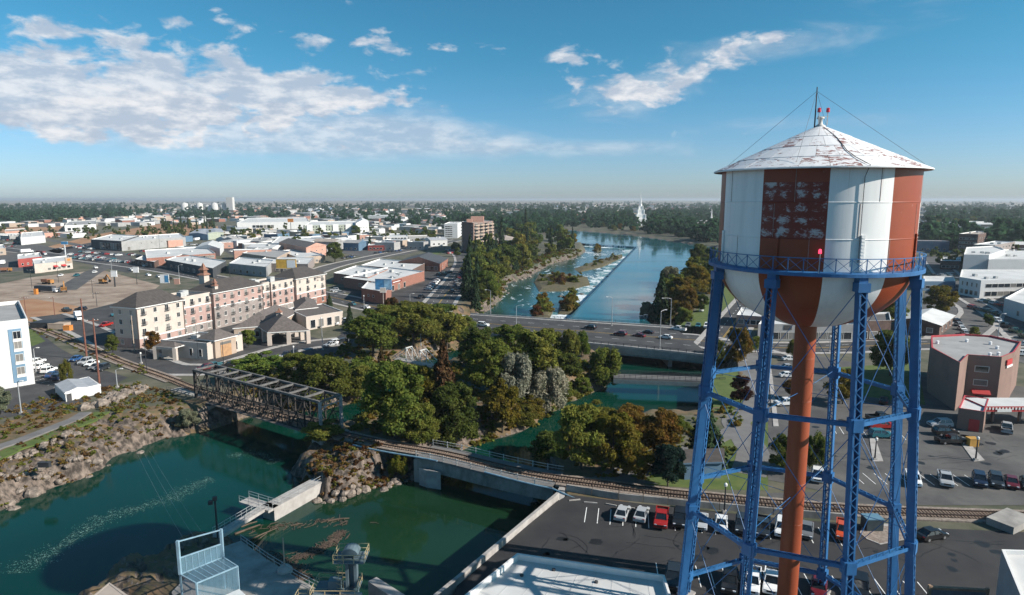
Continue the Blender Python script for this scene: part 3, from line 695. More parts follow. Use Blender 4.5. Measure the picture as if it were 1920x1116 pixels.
def truss_bridge():
    steel = mat('weathered_truss_steel', (.017, .015, .014), .85, scale=1.5, detail=7, col2=(.045, .038, .034)); lite = mat('lit_tone_steel', (.075, .07, .068), .8, scale=1.1, detail=8, col2=(.15, .145, .14)); pale = mat('pale_portal', (.40, .39, .38), .7, scale=1.4, detail=8, col2=(.20, .19, .185))  # lite: the same steel with the sunlit tone of the top put into its colour
    a = P2(388, 741); b = P2(622, 808); t = (b-a).normalized(); n = Vector((-t.y, t.x)); Lb = (b-a).length
    if n.y > 0: n = -n                                  # n towards the camera
    r = thing('truss_bridge', 'old dark steel truss railway bridge with lattice sides over the green river', 'bridge', (*((a+b)/2), 0))
    H, hw = 7.0, 2.75; NB = 9; z0 = -.25
    def q(s_, side, z): p = a.lerp(b, s_)+n*(hw*side); return Vector((p.x, p.y, z))
    for side in (1, -1):
        MB().bar(q(0, side, z0), q(1, side, z0), .5, .6).build('bottom_chord', steel, r)
        MB().bar(q(0, side, H), q(1, side, H), .5, .45).build('top_chord', lite, r)
        for k in range(NB+1):
            end = k in (0, NB); MB().bar(q(k/NB, side, z0), q(k/NB, side, H), .55 if end else .3, .5 if end else .28, upv=tuple(t)+(0,)).build('end_post' if end else 'vertical', pale if k == NB else steel, r)  # posts at the right end take the paler portal tone
        for k in range(NB):
            mid = k < NB/2
            for (u0, u1) in (((k-.0)/NB, (k+1)/NB),):
                MB().bar(q(u0, side, H if mid else z0), q(u1, side, z0 if mid else H), .22, .16, upv=tuple(n)+(0,)).build('diagonal', steel, r)
                MB().bar(q(u0, side*1.03, z0 if mid else H), q(u1, side*1.03, H if mid else z0), .16, .10, upv=tuple(n)+(0,)).build('diagonal', steel, r)
        for k in range(NB):
            MB().bar(q((k+.5)/NB, side*.97, z0+.2), q((k+.5)/NB, side*.97, H/2), .14, .12, upv=tuple(n)+(0,)).build('sub_post', steel, r)
        MB().bar(q(0, side*1.0, H/2-.3), q(1, side*1.0, H/2-.3), .12, .18).build('mid_rail', steel, r)
    for k in range(NB+1):
        MB().bar(q(k/NB, 1, H+.05), q(k/NB, -1, H+.05), .35, .4).build('top_strut', lite, r)
        MB().bar(q(k/NB, 1, z0), q(k/NB, -1, z0), .45, .7).build('floor_beam', steel, r)
        if k < NB:
            MB().bar(q(k/NB, 1, H), q((k+1)/NB, -1, H), .12).build('top_brace', steel, r); MB().bar(q(k/NB, -1, H-.02), q((k+1)/NB, 1, H-.02), .12).build('top_brace', steel, r)
    for s_, mm in ((0, steel), (1, pale)):
        MB().bar(q(s_, 1, H-1.2), q(s_, -1, H-1.2), .18, .2).build('portal_beam', mm, r)
        mb = MB(); N_ = 8
        for k in range(N_):
            y0, y1 = 1-2*k/N_, 1-2*(k+1)/N_
            mb.bar(q(s_, y0, H-.1 if k % 2 else H-1.2), q(s_, y1, H-1.2 if k % 2 else H-.1), .10, .08)
        mb.bar(q(s_, 1, H-2.6), q(s_, .45, H-1.2), .16).bar(q(s_, -1, H-2.6), q(s_, -.45, H-1.2), .16)
        mb.build('portal_lattice', mm, r)
    dk = MB().bar(q(-.01, 0, .02), q(1.01, 0, .02), 4.6, .18).build('deck', M_TIE, r)
    for side in (1, -1):
        MB().bar(q(-.26, side*1.18, -.1), q(1.0, side*1.18, -.1), .9, .12).build('walkway', mat('old_planks', (.16, .13, .11), .95, .25, scale=2), r)
        for zz in (.55, 1.1): MB().bar(q(-.26, side*1.3, zz), q(0, side*1.3, zz), .06).build('handrail', lite, r)
    for k in range(8):
        for side in (1, -1): MB().bar(q(-.26+.26*k/7, side*1.3, -.1), q(-.26+.26*k/7, side*1.3, 1.15), .07).build('rail_post', lite, r)
    # approach span and piers
    MB().bar(q(-.27, 0, -.3), q(.01, 0, -.3), 4.8, .7).build('approach_deck', M_CONCD, r)
    ab = MB(); p0, p1, p2, p3 = q(-.16, 1.15, 0), q(.015, 1.25, 0), q(.015, -1.2, 0), q(-.16, -1.2, 0); ab.prism([p[:2] for p in (p0, p1, p2, p3)], -9, -.62)
    ab.build('abutment', mat('bridge_abutment', (.13, .125, .12), .92, scale=.3, detail=9, col2=(.25, .235, .22)), r)
    p0, p1, p2, p3 = q(.10, 1.45, 0), q(.155, 1.45, 0), q(.155, -1.3, 0), q(.10, -1.3, 0); MB().prism([p[:2] for p in (p0, p1, p2, p3)], -9, -.62).build('pier', mat('pier_stone', (.28, .23, .20), .95, scale=.5, detail=8, col2=(.38, .32, .28)), r)
    p0, p1, p2, p3 = q(.955, 1.3, 0), q(1.03, 1.3, 0), q(1.03, -1.3, 0), q(.955, -1.3, 0); MB().prism([p[:2] for p in (p0, p1, p2, p3)], -9, -.62).build('pier', M_CONCD, r)
truss_bridge()
def deck_bridge():
    r = thing('girder_bridge', 'low concrete railway bridge with white railings beside the car park', 'bridge', (*at_len(rl, rc, (s_d0+s_d1)/2)[0], 0))
    ln = seg(s_d0, s_d1, 3.0)
    ribbon('deck', ln, 6.4, .16, M_PATH, .35, r)
    gm = mat('stained_girder', (.12, .125, .115), .9, scale=.45, detail=9, col2=(.27, .27, .25), lo=.35, hi=.6, sc3=(1, 1, .6))
    for off in (-2.75, 2.75): ribbon('girder', offline(ln, off), .5, -.2, gm, 2.3, r)
    ribbon('soffit', ln, 5.2, -1.2, gm, .3, r)
    wp = mat('pale_railing', (.42, .42, .40), .6, .15)
    for off in (-3.15, 3.15):
        l2 = offline(ln, off)
        for a, b in zip(l2, l2[1:]):
            MB().bar((a.x, a.y, .15), (a.x, a.y, 1.35), .16).build('rail_post', wp, r)
            MB().bar((*a, 1.2), (*b, 1.2), .08).build('rail', wp, r); MB().bar((*a, .7), (*b, .7), .06).build('rail', wp, r)
    blue = mat('blue_pipe', (.18, .30, .38), .5, .2)
    l2 = offline(seg(s_d0-14, s_d0+5, 2), -3.6); MB().tube([(*p, .35) for p in l2], .16, 8).build('pipe', blue, r)
    l2 = offline(ln, -3.55)[-5:]+[P2(1070, 931), P2(1085, 936)]; MB().tube([(*p, .45-.1*i) for i, p in enumerate(l2)], .16, 8).build('pipe', blue, r)
    for (px, py), nm in (((1055, 918), 'abutment'),):
        p = P2(px, py); d = at_len(rl, rc, near_len(px, py))[1]; MB().box((p.x, p.y, -4.6), (1.6, 7.5, 9), math.atan2(d.y, d.x)).build(nm, M_CONC, r)
    MB().prism([P2(786, 900, -4), P2(800, 905, -4), P2(826, 880, -1), P2(814, 876, -1)], -6, -1.6).build('wing_wall', M_CONC, r)
    d = at_len(rl, rc, s_d0)[1]; p = at_len(rl, rc, s_d0)[0]; MB().box((p.x, p.y, -4.2), (1.4, 6.0, 7.4), math.atan2(d.y, d.x)).build('abutment', M_CONCD, r)
deck_bridge()
def foot_bridge():
    A, B = P2(1150, 705, -.6), P2(1345, 712, -.6); r = thing('footbridge', 'narrow footbridge with dark railing crossing the green river behind the tower', 'bridge', (*((A+B)/2), 0))
    B = B+(B-A)*.06; MB().bar((*A, -.9), (*B, -.9), 4.0, .7).build('deck', M_PATH, r)
    n = Vector((-(B-A).y, (B-A).x)).normalized(); rm = mat('bridge_rail', (.05, .05, .052), .6, .2)
    for s_ in (-1.9, 1.9):
        MB().bar((*(A+n*s_), -1.6), (*(B+n*s_), -1.6), .4, 1.1).build('girder', mat('pale_girder', (.11, .15, .165), .8, .15), r)
        for z in (-.2, .2, .6): MB().bar((*(A+n*s_), z), (*(B+n*s_), z), .10).build('rail', rm, r)
        for k in range(21): p = A.lerp(B, k/20)+n*s_; MB().bar((*p, -.6), (*p, .62), .09).build('rail_post', rm, r)
foot_bridge()
def park_bridge():
    A, B = P2(742, 672), P2(822, 688); d = (B-A).normalized(); n = Vector((-d.y, d.x)); w = mat('pale_frame_paint', (.55, .56, .55), .6, .1)
    r = thing('arched_footbridge', 'small pale frame footbridge among the island trees', 'bridge', (*((A+B)/2), 0))
    MB().bar((*A, -.1), (*B, -.1), 2.6, .3).build('deck', M_CONC, r)
    for s_ in (-1.3, 1.3):
        for k in (.33, .66):
            p = A.lerp(B, k)+n*s_; MB().bar((*p, 0), (*p, 4.4), .22).build('post', w, r)
            e = A.lerp(B, k-.35 if k < .5 else k+.34)+n*s_; MB().bar((*p, 4.3), (*e, .3), .16).build('stay', w, r)
            e = A.lerp(B, k+.16 if k < .5 else k-.16)+n*s_; MB().bar((*p, 4.3), (*e, .3), .10).build('stay', w, r)
        for z in (.6, 1.1): MB().bar((*(A+n*s_), z), (*(B+n*s_), z), .08).build('rail', w, r)
    for k in (.33, .66):
        p = A.lerp(B, k); MB().bar((*(p+n*1.3), 4.3), (*(p-n*1.3), 4.3), .2).build('cross_beam', w, r); MB().bar((*(p+n*1.3), 3.2), (*(p+n*.2), 4.2), .12).build('knee_brace', w, r); MB().bar((*(p-n*1.3), 3.2), (*(p-n*.2), 4.2), .12).build('knee_brace', w, r)
park_bridge()
# weir
def weir():
    r = thing('weir', 'long diagonal concrete weir spilling white water into the rapids', 'weir', (*P2(1130, 530, UL), UL))
    fm = water_mat('spill_water', (.05, .16, .17), (.08, .2, .2), .3, .8, .98, (1.2, 1.2, .25), 0, .45, .47)
    cr = mat('weir_crest', (.025, .07, .085), .25, .3, scale=.6)
    for nm, a, b in (('crest', (1056, 609), (1195, 463)), ('crest', (1195, 463), (1098, 457))):
        A, B = P2(*a, UL), P2(*b, UL); MB().bar((*A, UL-.3), (*B, UL-.3), .8, .75).build(nm, cr, r)
        n = Vector(((B-A).y, -(B-A).x)).normalized()
        if nm == 'crest' and a[0] == 1056: n = -n if n.x > 0 else n
        else: n = -n if n.y > 0 else n
        mb = MB(); N_ = 60
        for k in range(N_):
            u0, u1 = k/N_, (k+1)/N_; w0, w1 = (2.2+1.8*math.sin(k*1.7)*math.sin(k*.6) for k in (k, k+1))
            p0, p1 = A.lerp(B, u0), A.lerp(B, u1); t0, t1 = p0+n*.42, p1+n*.42; f0, f1 = p0+n*(6.5+2.2*w0), p1+n*(6.5+2.2*w1)
            mb.face([(*t0, UL+.06), (*t1, UL+.06), (*(p1+n*1.3), RL+.35), (*(p0+n*1.3), RL+.35)]); mb.face([(*(p0+n*1.3), RL+.35), (*(p1+n*1.3), RL+.35), (*f1, RL+.03), (*f0, RL+.03)])
        mb.build('spill', fm, r, smooth=True)
weir()
# ---- other roads, lots, lawns (photo ground outlines)
road('side_street', [(1340, 655), (1400, 575), (1450, 510), (1480, 470)], 12, .055, M_ASPH, True, True)
road('east_street', [(1335, 645), (1440, 652), (1560, 652), (1700, 646), (1950, 640)], 13, .06, M_ASPH, True, True)
road('north_street', [(800, 600), (830, 560), (860, 520), (872, 490), (860, 470)], 13, .06, M_ASPHO, True, True)
road('hotel_street', [(90, 592), (160, 618), (230, 655), (300, 688), (350, 694), (420, 690), (480, 672), (560, 650), (640, 640)], 9, .062, M_ASPH, False, True)
road('cross_street', [(120, 545), (175, 510), (230, 478), (120, 455), (20, 440)], 11, .058, M_ASPHO, False, False)
road('avenue', [(540, 530), (620, 500), (700, 482), (780, 466), (860, 450)], 13, .062, M_ASPHO, False, True)
road('far_street', [(1780, 640), (1840, 590), (1800, 560), (1740, 525)], 12, .061, M_ASPHO, False, True)
road('diagonal_street', [(1960, 660), (1880, 590), (1800, 540), (1745, 480)], 12, .064, M_ASPHO, False, True)
area('hotel_car_park', [(90, 600), (250, 560), (620, 640), (680, 600), (640, 690), (520, 712), (420, 705), (330, 700), (250, 665)], .045, M_ASPH)
area('white_hotel_car_park', [(-80, 640), (70, 620), (110, 652), (180, 690), (240, 708), (190, 735), (140, 760), (60, 775), (-80, 800)], .045, M_ASPH)
area('near_car_park', [(1068, 928), (1160, 940), (1300, 956), (1500, 976), (1720, 990), (1960, 1000), (2300, 1300), (800, 1300), (860, 1090), (1046, 940)], .05, M_ASPHN)
area('upper_car_park', [(1440, 690), (1500, 660), (1700, 700), (1960, 730), (2000, 925), (1560, 925), (1440, 900)], .045, M_ASPHO)
area('service_lane', [(1440, 925), (1560, 922), (1960, 922), (1960, 948), (1600, 948), (1440, 935)], .052, M_ASPHO)
area('construction_site', [(-60, 545), (60, 520), (190, 506), (300, 535), (262, 565), (225, 585), (120, 590), (60, 605), (-60, 570)], .04, M_DIRT)
area('dirt_lot', [(-60, 580), (60, 560), (150, 575), (200, 600), (120, 590), (60, 610)], .043, M_DIRTO)
area('bare_field', [(60, 470), (180, 440), (300, 420), (420, 425), (420, 440), (300, 447), (180, 462), (110, 478)], .04, M_DIRTO)
area('bare_field', [(-60, 430), (60, 425), (210, 412), (190, 422), (60, 442)], .04, M_DIRTO)
area('dealer_car_park', [(90, 470), (170, 455), (230, 482), (300, 495), (240, 512), (140, 490)], .045, M_ASPH)
area('dealer_car_park', [(380, 455), (500, 440), (540, 470), (440, 480)], .045, M_ASPH)
area('shop_car_park', [(-60, 470), (60, 455), (120, 470), (60, 505), (-60, 520)], .045, M_ASPHO)
area('brick_shop_car_park', [(640, 545), (780, 510), (850, 500), (840, 540), (800, 570), (740, 580)], .047, M_ASPH)
area('diner_car_park', [(620, 470), (760, 440), (860, 450), (760, 478), (700, 486)], .045, M_ASPHO)
area('downtown_paving', [(1740, 520), (1980, 500), (1980, 700), (1720, 620)], .035, M_ASPHO)
area('riverside_lawn', [(1330, 700), (1392, 690), (1402, 740), (1376, 778), (1338, 770)], .032, M_GRASS)
area('riverside_lawn', [(1420, 700), (1440, 690), (1446, 800), (1450, 890), (1425, 885), (1424, 800)], .034, M_GRASS)
area('riverside_lawn', [(1375, 700), (1440, 680), (1470, 760), (1400, 800), (1420, 850), (1390, 905), (1290, 905), (1310, 860), (1370, 790)], .03, M_GRASS)
area('grove_lawn', [(1150, 880), (1290, 860), (1440, 895), (1440, 920), (1330, 918), (1160, 905)], .026, M_GRASS)
area('park_lawn', [(1330, 560), (1345, 520), (1370, 500), (1440, 480), (1400, 560), (1350, 610), (1270, 615)], .03, M_GRASS)
area('grove_plaza', [(1110, 896), (1150, 876), (1220, 866), (1228, 880), (1180, 893), (1235, 908), (1120, 905)], .034, M_PATH)
area('street_lawn', [(600, 540), (720, 500), (790, 480), (860, 462), (800, 485), (700, 515)], .07, M_GRASS)
area('street_lawn', [(1560, 690), (1720, 680), (1735, 760), (1600, 740)], .06, M_GRASS)
area('hotel_lawn', [(40, 610), (62, 620), (85, 640), (60, 650)], .06, M_GRASS)
ribbon('riverside_path', smoothline([(1400, 640), (1405, 690), (1420, 745), (1400, 775), (1380, 790), (1390, 810), (1412, 850), (1402, 890)]), 6, .07, M_PATH)
ribbon('grove_path', smoothline([(1390, 800), (1330, 830), (1280, 850), (1230, 875), (1190, 890)]), 4, .075, M_PATH)
lp = [P2(*p, -1.5) for p in ((-60, 880), (0, 853), (40, 840), (90, 820), (140, 800), (166, 784))]
lp2 = []
for a, b in zip(lp, lp[1:]):
    for k in range(6): lp2.append(a.lerp(b, k/6))
ribbon('bank_path', lp2, 2.6, [GZ(p.x, p.y)+.25 for p in lp2], M_PATH, .3)
ribbon('bank_lawn', offline(lp2, -3.6), 3.2, [GZ(p.x, p.y)+.22 for p in offline(lp2, -3.6)], M_GRASS, .3)
# the wall between the car park and the forebay, and the long fence wall beside the track
def lot_wall():
    A, B, C = P2(1046, 934), P2(866, 1088), P2(780, 1160); r = thing('river_wall', 'long pale concrete wall along the edge of the car park by the water', 'wall', (*((A+C)/2), 0))
    nb = 12
    for (p, q, k) in ((A, B, nb), (B, C, 6)):
        for i in range(k):
            u, v = p.lerp(q, i/k), p.lerp(q, (i+.985)/k); MB().bar((*u, -2.7), (*v, -2.7), .5, 7.3).build('panel', M_CONC, r)
    r2 = thing('retaining_wall', 'low weathered concrete retaining wall between the railway track and the car park', 'wall', (*P2(1250, 950), 0))
    ln = [P2(*p) for p in ((1062, 920), (1160, 937), (1300, 951), (1450, 965), (1600, 978))]
    for a, b in zip(ln, ln[1:]):
        k = max(2, int((b-a).length/3.4))
        for i in range(k):
            u, v = a.lerp(b, i/k), a.lerp(b, (i+.975)/k); MB().bar((*u, .35), (*v, .35), .3, 1.5).build('panel', M_CONCD, r2)
            MB().bar((u.x, u.y, 0), (u.x, u.y, 2.0), .09).build('fence_post', M_RAIL, r2)
        MB().bar((*a, 1.95), (*b, 1.95), .05).build('fence_rail', M_RAIL, r2)
lot_wall()
# bay lines of the car parks
def bays(name, a, b, n, ln, z=.058, w=.11, m=None):
    A, B = P2(*a), P2(*b); t = (B-A).normalized(); nn = Vector((-t.y, t.x)); nn = nn if nn.y < 0 else -nn; mb = MB()
    for i in range(n+1): p = A.lerp(B, i/n); mb.bar((*p, z), (*(p+nn*ln), z), w, .004)
    struct(mb.build(name, m or M_WHITE))
bays('bay_marking', (1100, 952), (1560, 992), 19, 4.8); bays('bay_marking', (1230, 1056), (1720, 1092), 19, 4.8); bays('bay_marking', (1560, 800), (1700, 812), 10, 4.5, .055); bays('bay_marking', (1620, 908), (1930, 914), 14, -4.5, .055); bays('bay_marking', (60, 690), (150, 725), 8, 4.5)
# ================================================================ buildings
WALLM = {
 'cream': mat('cream_stucco', (.47, .405, .355), .9, .08, scale=.3), 'pink': mat('pinkish_siding', (.36, .245, .215), .9, .1, scale=.4), 'greybrick': mat('grey_brown_brick', (.24, .205, .19), .9, .15, scale=.7),
 'brick': mat('red_brick', (.25, .115, .085), .92, .16, scale=.9, detail=7), 'dbrick': mat('dark_brick', (.11, .07, .058), .92, .2, scale=.7), 'white': mat('white_wall', (.54, .54, .535), .85, .05, scale=.3),
 'grey': mat('grey_wall', (.30, .295, .29), .88, .1, scale=.3), 'dark': mat('dark_wall', (.055, .058, .062), .8, .2, scale=.3), 'tan': mat('tan_wall', (.36, .28, .22), .9, .1, scale=.3), 'blue': mat('blue_wall', (.085, .15, .22), .8, .1, scale=.3),
 'red': mat('red_wall', (.30, .06, .05), .85, .12, scale=.3), 'salmon': mat('salmon_wall', (.46, .26, .20), .88, .1, scale=.3), 'green': mat('pale_green_wall', (.33, .36, .29), .88, .1, scale=.3), 'brown': mat('brown_stucco', (.21, .135, .11), .92, .08, scale=.3), 'bluegrey': mat('blue_grey_panel', (.13, .22, .31), .7, .06, scale=.2)}
ROOFM = {'white': mat('white_membrane', (.56, .56, .55), .8, scale=.12, detail=9, col2=(.42, .42, .41), lo=.4, hi=.7), 'grey': mat('grey_membrane', (.25, .245, .24), .88, scale=.2, detail=8, col2=(.33, .325, .32)), 'dark': mat('dark_roofing', (.075, .07, .07), .9, scale=.4, detail=8, col2=(.115, .105, .10)),
 'shingle': mat('brown_shingles', (.042, .037, .035), .92, scale=1.5, detail=9, col2=(.075, .066, .062), sc3=(.25, 1, 1)), 'taupe': mat('taupe_shingles', (.085, .072, .066), .92, scale=1.4, detail=9, col2=(.135, .115, .107)), 'metal': mat('metal_roofing', (.33, .34, .36), .5, .1, scale=.5), 'slate': mat('blue_slate_roofing', (.06, .066, .075), .85, .15, scale=.6), 'tan': mat('tan_roofing', (.33, .28, .24), .9, .12, scale=.3)}
M_GLASS = mat('window_glass', (.018, .024, .03), .08, .3, scale=.4, spec=.8); M_FRAME = mat('window_frame', (.55, .53, .50), .7, .05); M_TRIMW = mat('white_trim', (.66, .65, .63), .75, .05); M_TRIMD = mat('dark_trim', (.05, .05, .052), .7, .15)
M_AC = mat('roof_unit_metal', (.42, .42, .41), .6, .12, scale=1.0)
def curtains():
    nd, ma, mixc, sm, noise, mapv, L = nodes(M_GLASS); b = M_GLASS.node_tree.nodes['Principled BSDF']; oi = nd('ShaderNodeObjectInfo')
    L.new(mixc(ma('MULTIPLY', ma('GREATER_THAN', oi.outputs['Random'], .58), oi.outputs['Random']), (.016, .021, .027), (.21, .20, .185)), b.inputs['Base Color'])
curtains()
WC = {}
def win_mesh(w, h, fancy):
    k = (round(w, 2), round(h, 2), fancy)
    if k in WC: return WC[k]
    t = .09 if fancy else .12; mb = MB()
    for x in (-w/2+t/2, w/2-t/2): mb.box((x, -.03, 0), (t, .14, h))
    for z in (-h/2+t/2, h/2-t/2): mb.box((0, -.032, z), (w-2*t, .14, t))
    if fancy: mb.box((0, -.02, 0), (.06, .1, h-2*t)).box((0, -.06, -h/2-.06), (w+.2, .22, .12))
    a = mb.build('window', M_FRAME); b = MB().box((0, 0, 0), (w-2*t+.004, .08, h-2*t+.004)).build('pane', M_GLASS)
    WC[k] = (a.data, b.data); bpy.data.objects.remove(a); bpy.data.objects.remove(b); return WC[k]
def add_window(root, p, ang, w, h, fancy=False):
    a, b = win_mesh(w, h, fancy); o = inst('window', a, root, (p.x-root.location.x, p.y-root.location.y, p.z-root.location.z), ang)
    inst('pane', b, o, (0, 0, 0)); return o
def base_poly(px):
    P = [P2(*p) for p in px]
    if len(P) == 3: P.append(P[0]+P[2]-P[1])
    return P
def area2(P): return sum(P[i][0]*P[(i+1) % len(P)][1]-P[(i+1) % len(P)][0]*P[i][1] for i in range(len(P)))
def ccw(P): return P if area2(P) > 0 else P[::-1]
def inset(P, d): return [Vector(q) for q in grow([tuple(p) for p in P], -d)]
def hip(P, z0, h, m, root, over=.5, ridge=.5, gable=False, name='roof'):
    """hip or gable roof on a quad; the ridge runs along the longer side"""
    P = ccw(P)
    if (P[1]-P[0]).length < (P[2]-P[1]).length: P = P[1:]+P[:1]
    Q = [Vector(q) for q in grow([tuple(p) for p in P], over)]; w = (Q[2]-Q[1]).length/2; L_ = (Q[1]-Q[0]).length
    k = 0 if gable else min(w, L_*.5-.01)*ridge*2; t = (Q[1]-Q[0]).normalized(); m0 = (Q[0]+Q[3])/2; m1 = (Q[1]+Q[2])/2
    r0, r1 = (*(m0+t*k), z0+h), (*(m1-t*k), z0+h); q = [(*p, z0) for p in Q]; e = [(*p, z0-.28) for p in Q]
    mb = MB(); mb.face([q[0], q[1], r1, r0]); mb.face([q[2], q[3], r0, r1])
    mb.face([q[1], q[2], r1], 0 if not gable else 1); mb.face([q[3], q[0], r0], 0 if not gable else 1)
    for i in range(4): mb.face([e[i], e[(i+1) % 4], q[(i+1) % 4], q[i]], 1)
    mb.face(e[::-1], 1)
    return mb.build(name, [m, M_TRIMW if not gable else gable if gable is not True else M_TRIMW], root)
def building(name, label, px, h, wall='tan', roof='white', kind='flat', wins=(), group=None, par=.7, rh=2.5, units=0, bands=None, world=False, trim=None, cat='building', fancy=False, over=.5, z0=-.3):
    P = ccw([Vector(p) for p in px] if world else base_poly(px)); c = sum((p for p in P), Vector((0, 0)))/len(P)
    root = thing(name, label, cat, (c.x, c.y, 0), group=group); wm = WALLM[wall] if isinstance(wall, str) else wall
    if bands:
        zb = z0
        for hh, k in bands: MB().prism(P, zb, hh, 0, cap=False).build('wall', WALLM[k], root); zb = hh
    else: MB().prism(P, z0, h, 0, cap=False).build('wall', wm, root)
    rm = ROOFM[roof]
    if kind == 'flat':
        I = inset(P, .35); mb = MB(); mb.face([(*p, h-par) for p in I]); mb.build('roof', rm, root)
        mb = MB(); n = len(P)
        for i in range(n):
            j = (i+1) % n; mb.face([(*P[i], h), (*P[j], h), (*I[j], h), (*I[i], h)]); mb.face([(*I[i], h), (*I[j], h), (*I[j], h-par), (*I[i], h-par)])
        mb.build('parapet', trim or M_TRIMW, root)
    else: hip(P, h, rh, rm, root, over, gable=(wm if kind == 'gable' else False))
    for k in range(units):
        a = random.uniform(.2, .8); b = random.uniform(.25, .75); n = len(P); p = P[0].lerp(P[1], a).lerp(P[-1].lerp(P[2], a), b)
        hz = h-par if kind == 'flat' else h+rh*.6; s = random.uniform(.7, 1.15); g = math.atan2((P[1]-P[0]).y, (P[1]-P[0]).x)
        MB().box((p.x, p.y, hz+.65*s), (2.2*s, 1.6*s, 1.25*s), g).box((p.x, p.y, hz+1.32*s), (1.5*s, 1.1*s, .14), g).build('roof_unit', M_AC, root)
    # wins: (edge, n, z, w, h[, t0, t1]); edge 0 = first->second point given
    P0 = [Vector(p) for p in px] if world else base_poly(px); rev = area2(P0) < 0
    for wdef in wins:
        e, n, z, w, hh = wdef[:5]; t0, t1 = wdef[5:7] if len(wdef) > 5 else (.06, .94)
        a, b = P0[e], P0[(e+1) % len(P0)]; d = b-a; ang = math.atan2(d.y, d.x) + (math.pi if rev else 0)
        for i in range(n):
            t = t0+(t1-t0)*((i+.5)/n); p = a.lerp(b, t); add_window(root, Vector((p.x, p.y, z)), ang, w, hh, fancy)
    return root
def edge_out(a, b):
    d = (b-a).normalized(); n = Vector((d.y, -d.x)); return n if n.y < 0 else -n
def panel(root, name, a, b, t0, t1, z0, z1, m, out=.06, th=.1):      # a flat board on a facade
    p, q = a.lerp(b, t0), a.lerp(b, t1); n = edge_out(a, b)*(out)
    return MB().bar((*(p+n), (z0+z1)/2), (*(q+n), (z0+z1)/2), th, z1-z0).build(name, m, root)
def awning(root, a, b, t0, t1, z, m, d=1.3, h=.9):
    p, q = a.lerp(b, t0), a.lerp(b, t1); n = edge_out(a, b); mb = MB()
    A0, A1, B0, B1 = (*(p+n*.03), z+h), (*(q+n*.03), z+h), (*(p+n*d), z), (*(q+n*d), z)
    mb.face([A0, A1, B1, B0]); mb.face([B0, B1, (*(q+n*d), z-.3), (*(p+n*d), z-.3)]); mb.face([A0, B0, (*(p+n*.03), z)]); mb.face([A1, (*(q+n*.03), z), B1]); return mb.build('awning', m, root)
def sign_text(root, s, a, b, t, z, size, m, out=.16):
    p = a.lerp(b, t); n = edge_out(a, b); p = p+n*out; d = (b-a).normalized()
    if n.x*d.y-n.y*d.x < 0: d = -d
    ang = math.atan2(n.x, -n.y)
    return text(s, size, (p.x, p.y, z), Euler((math.pi/2, 0, ang)), m, root)
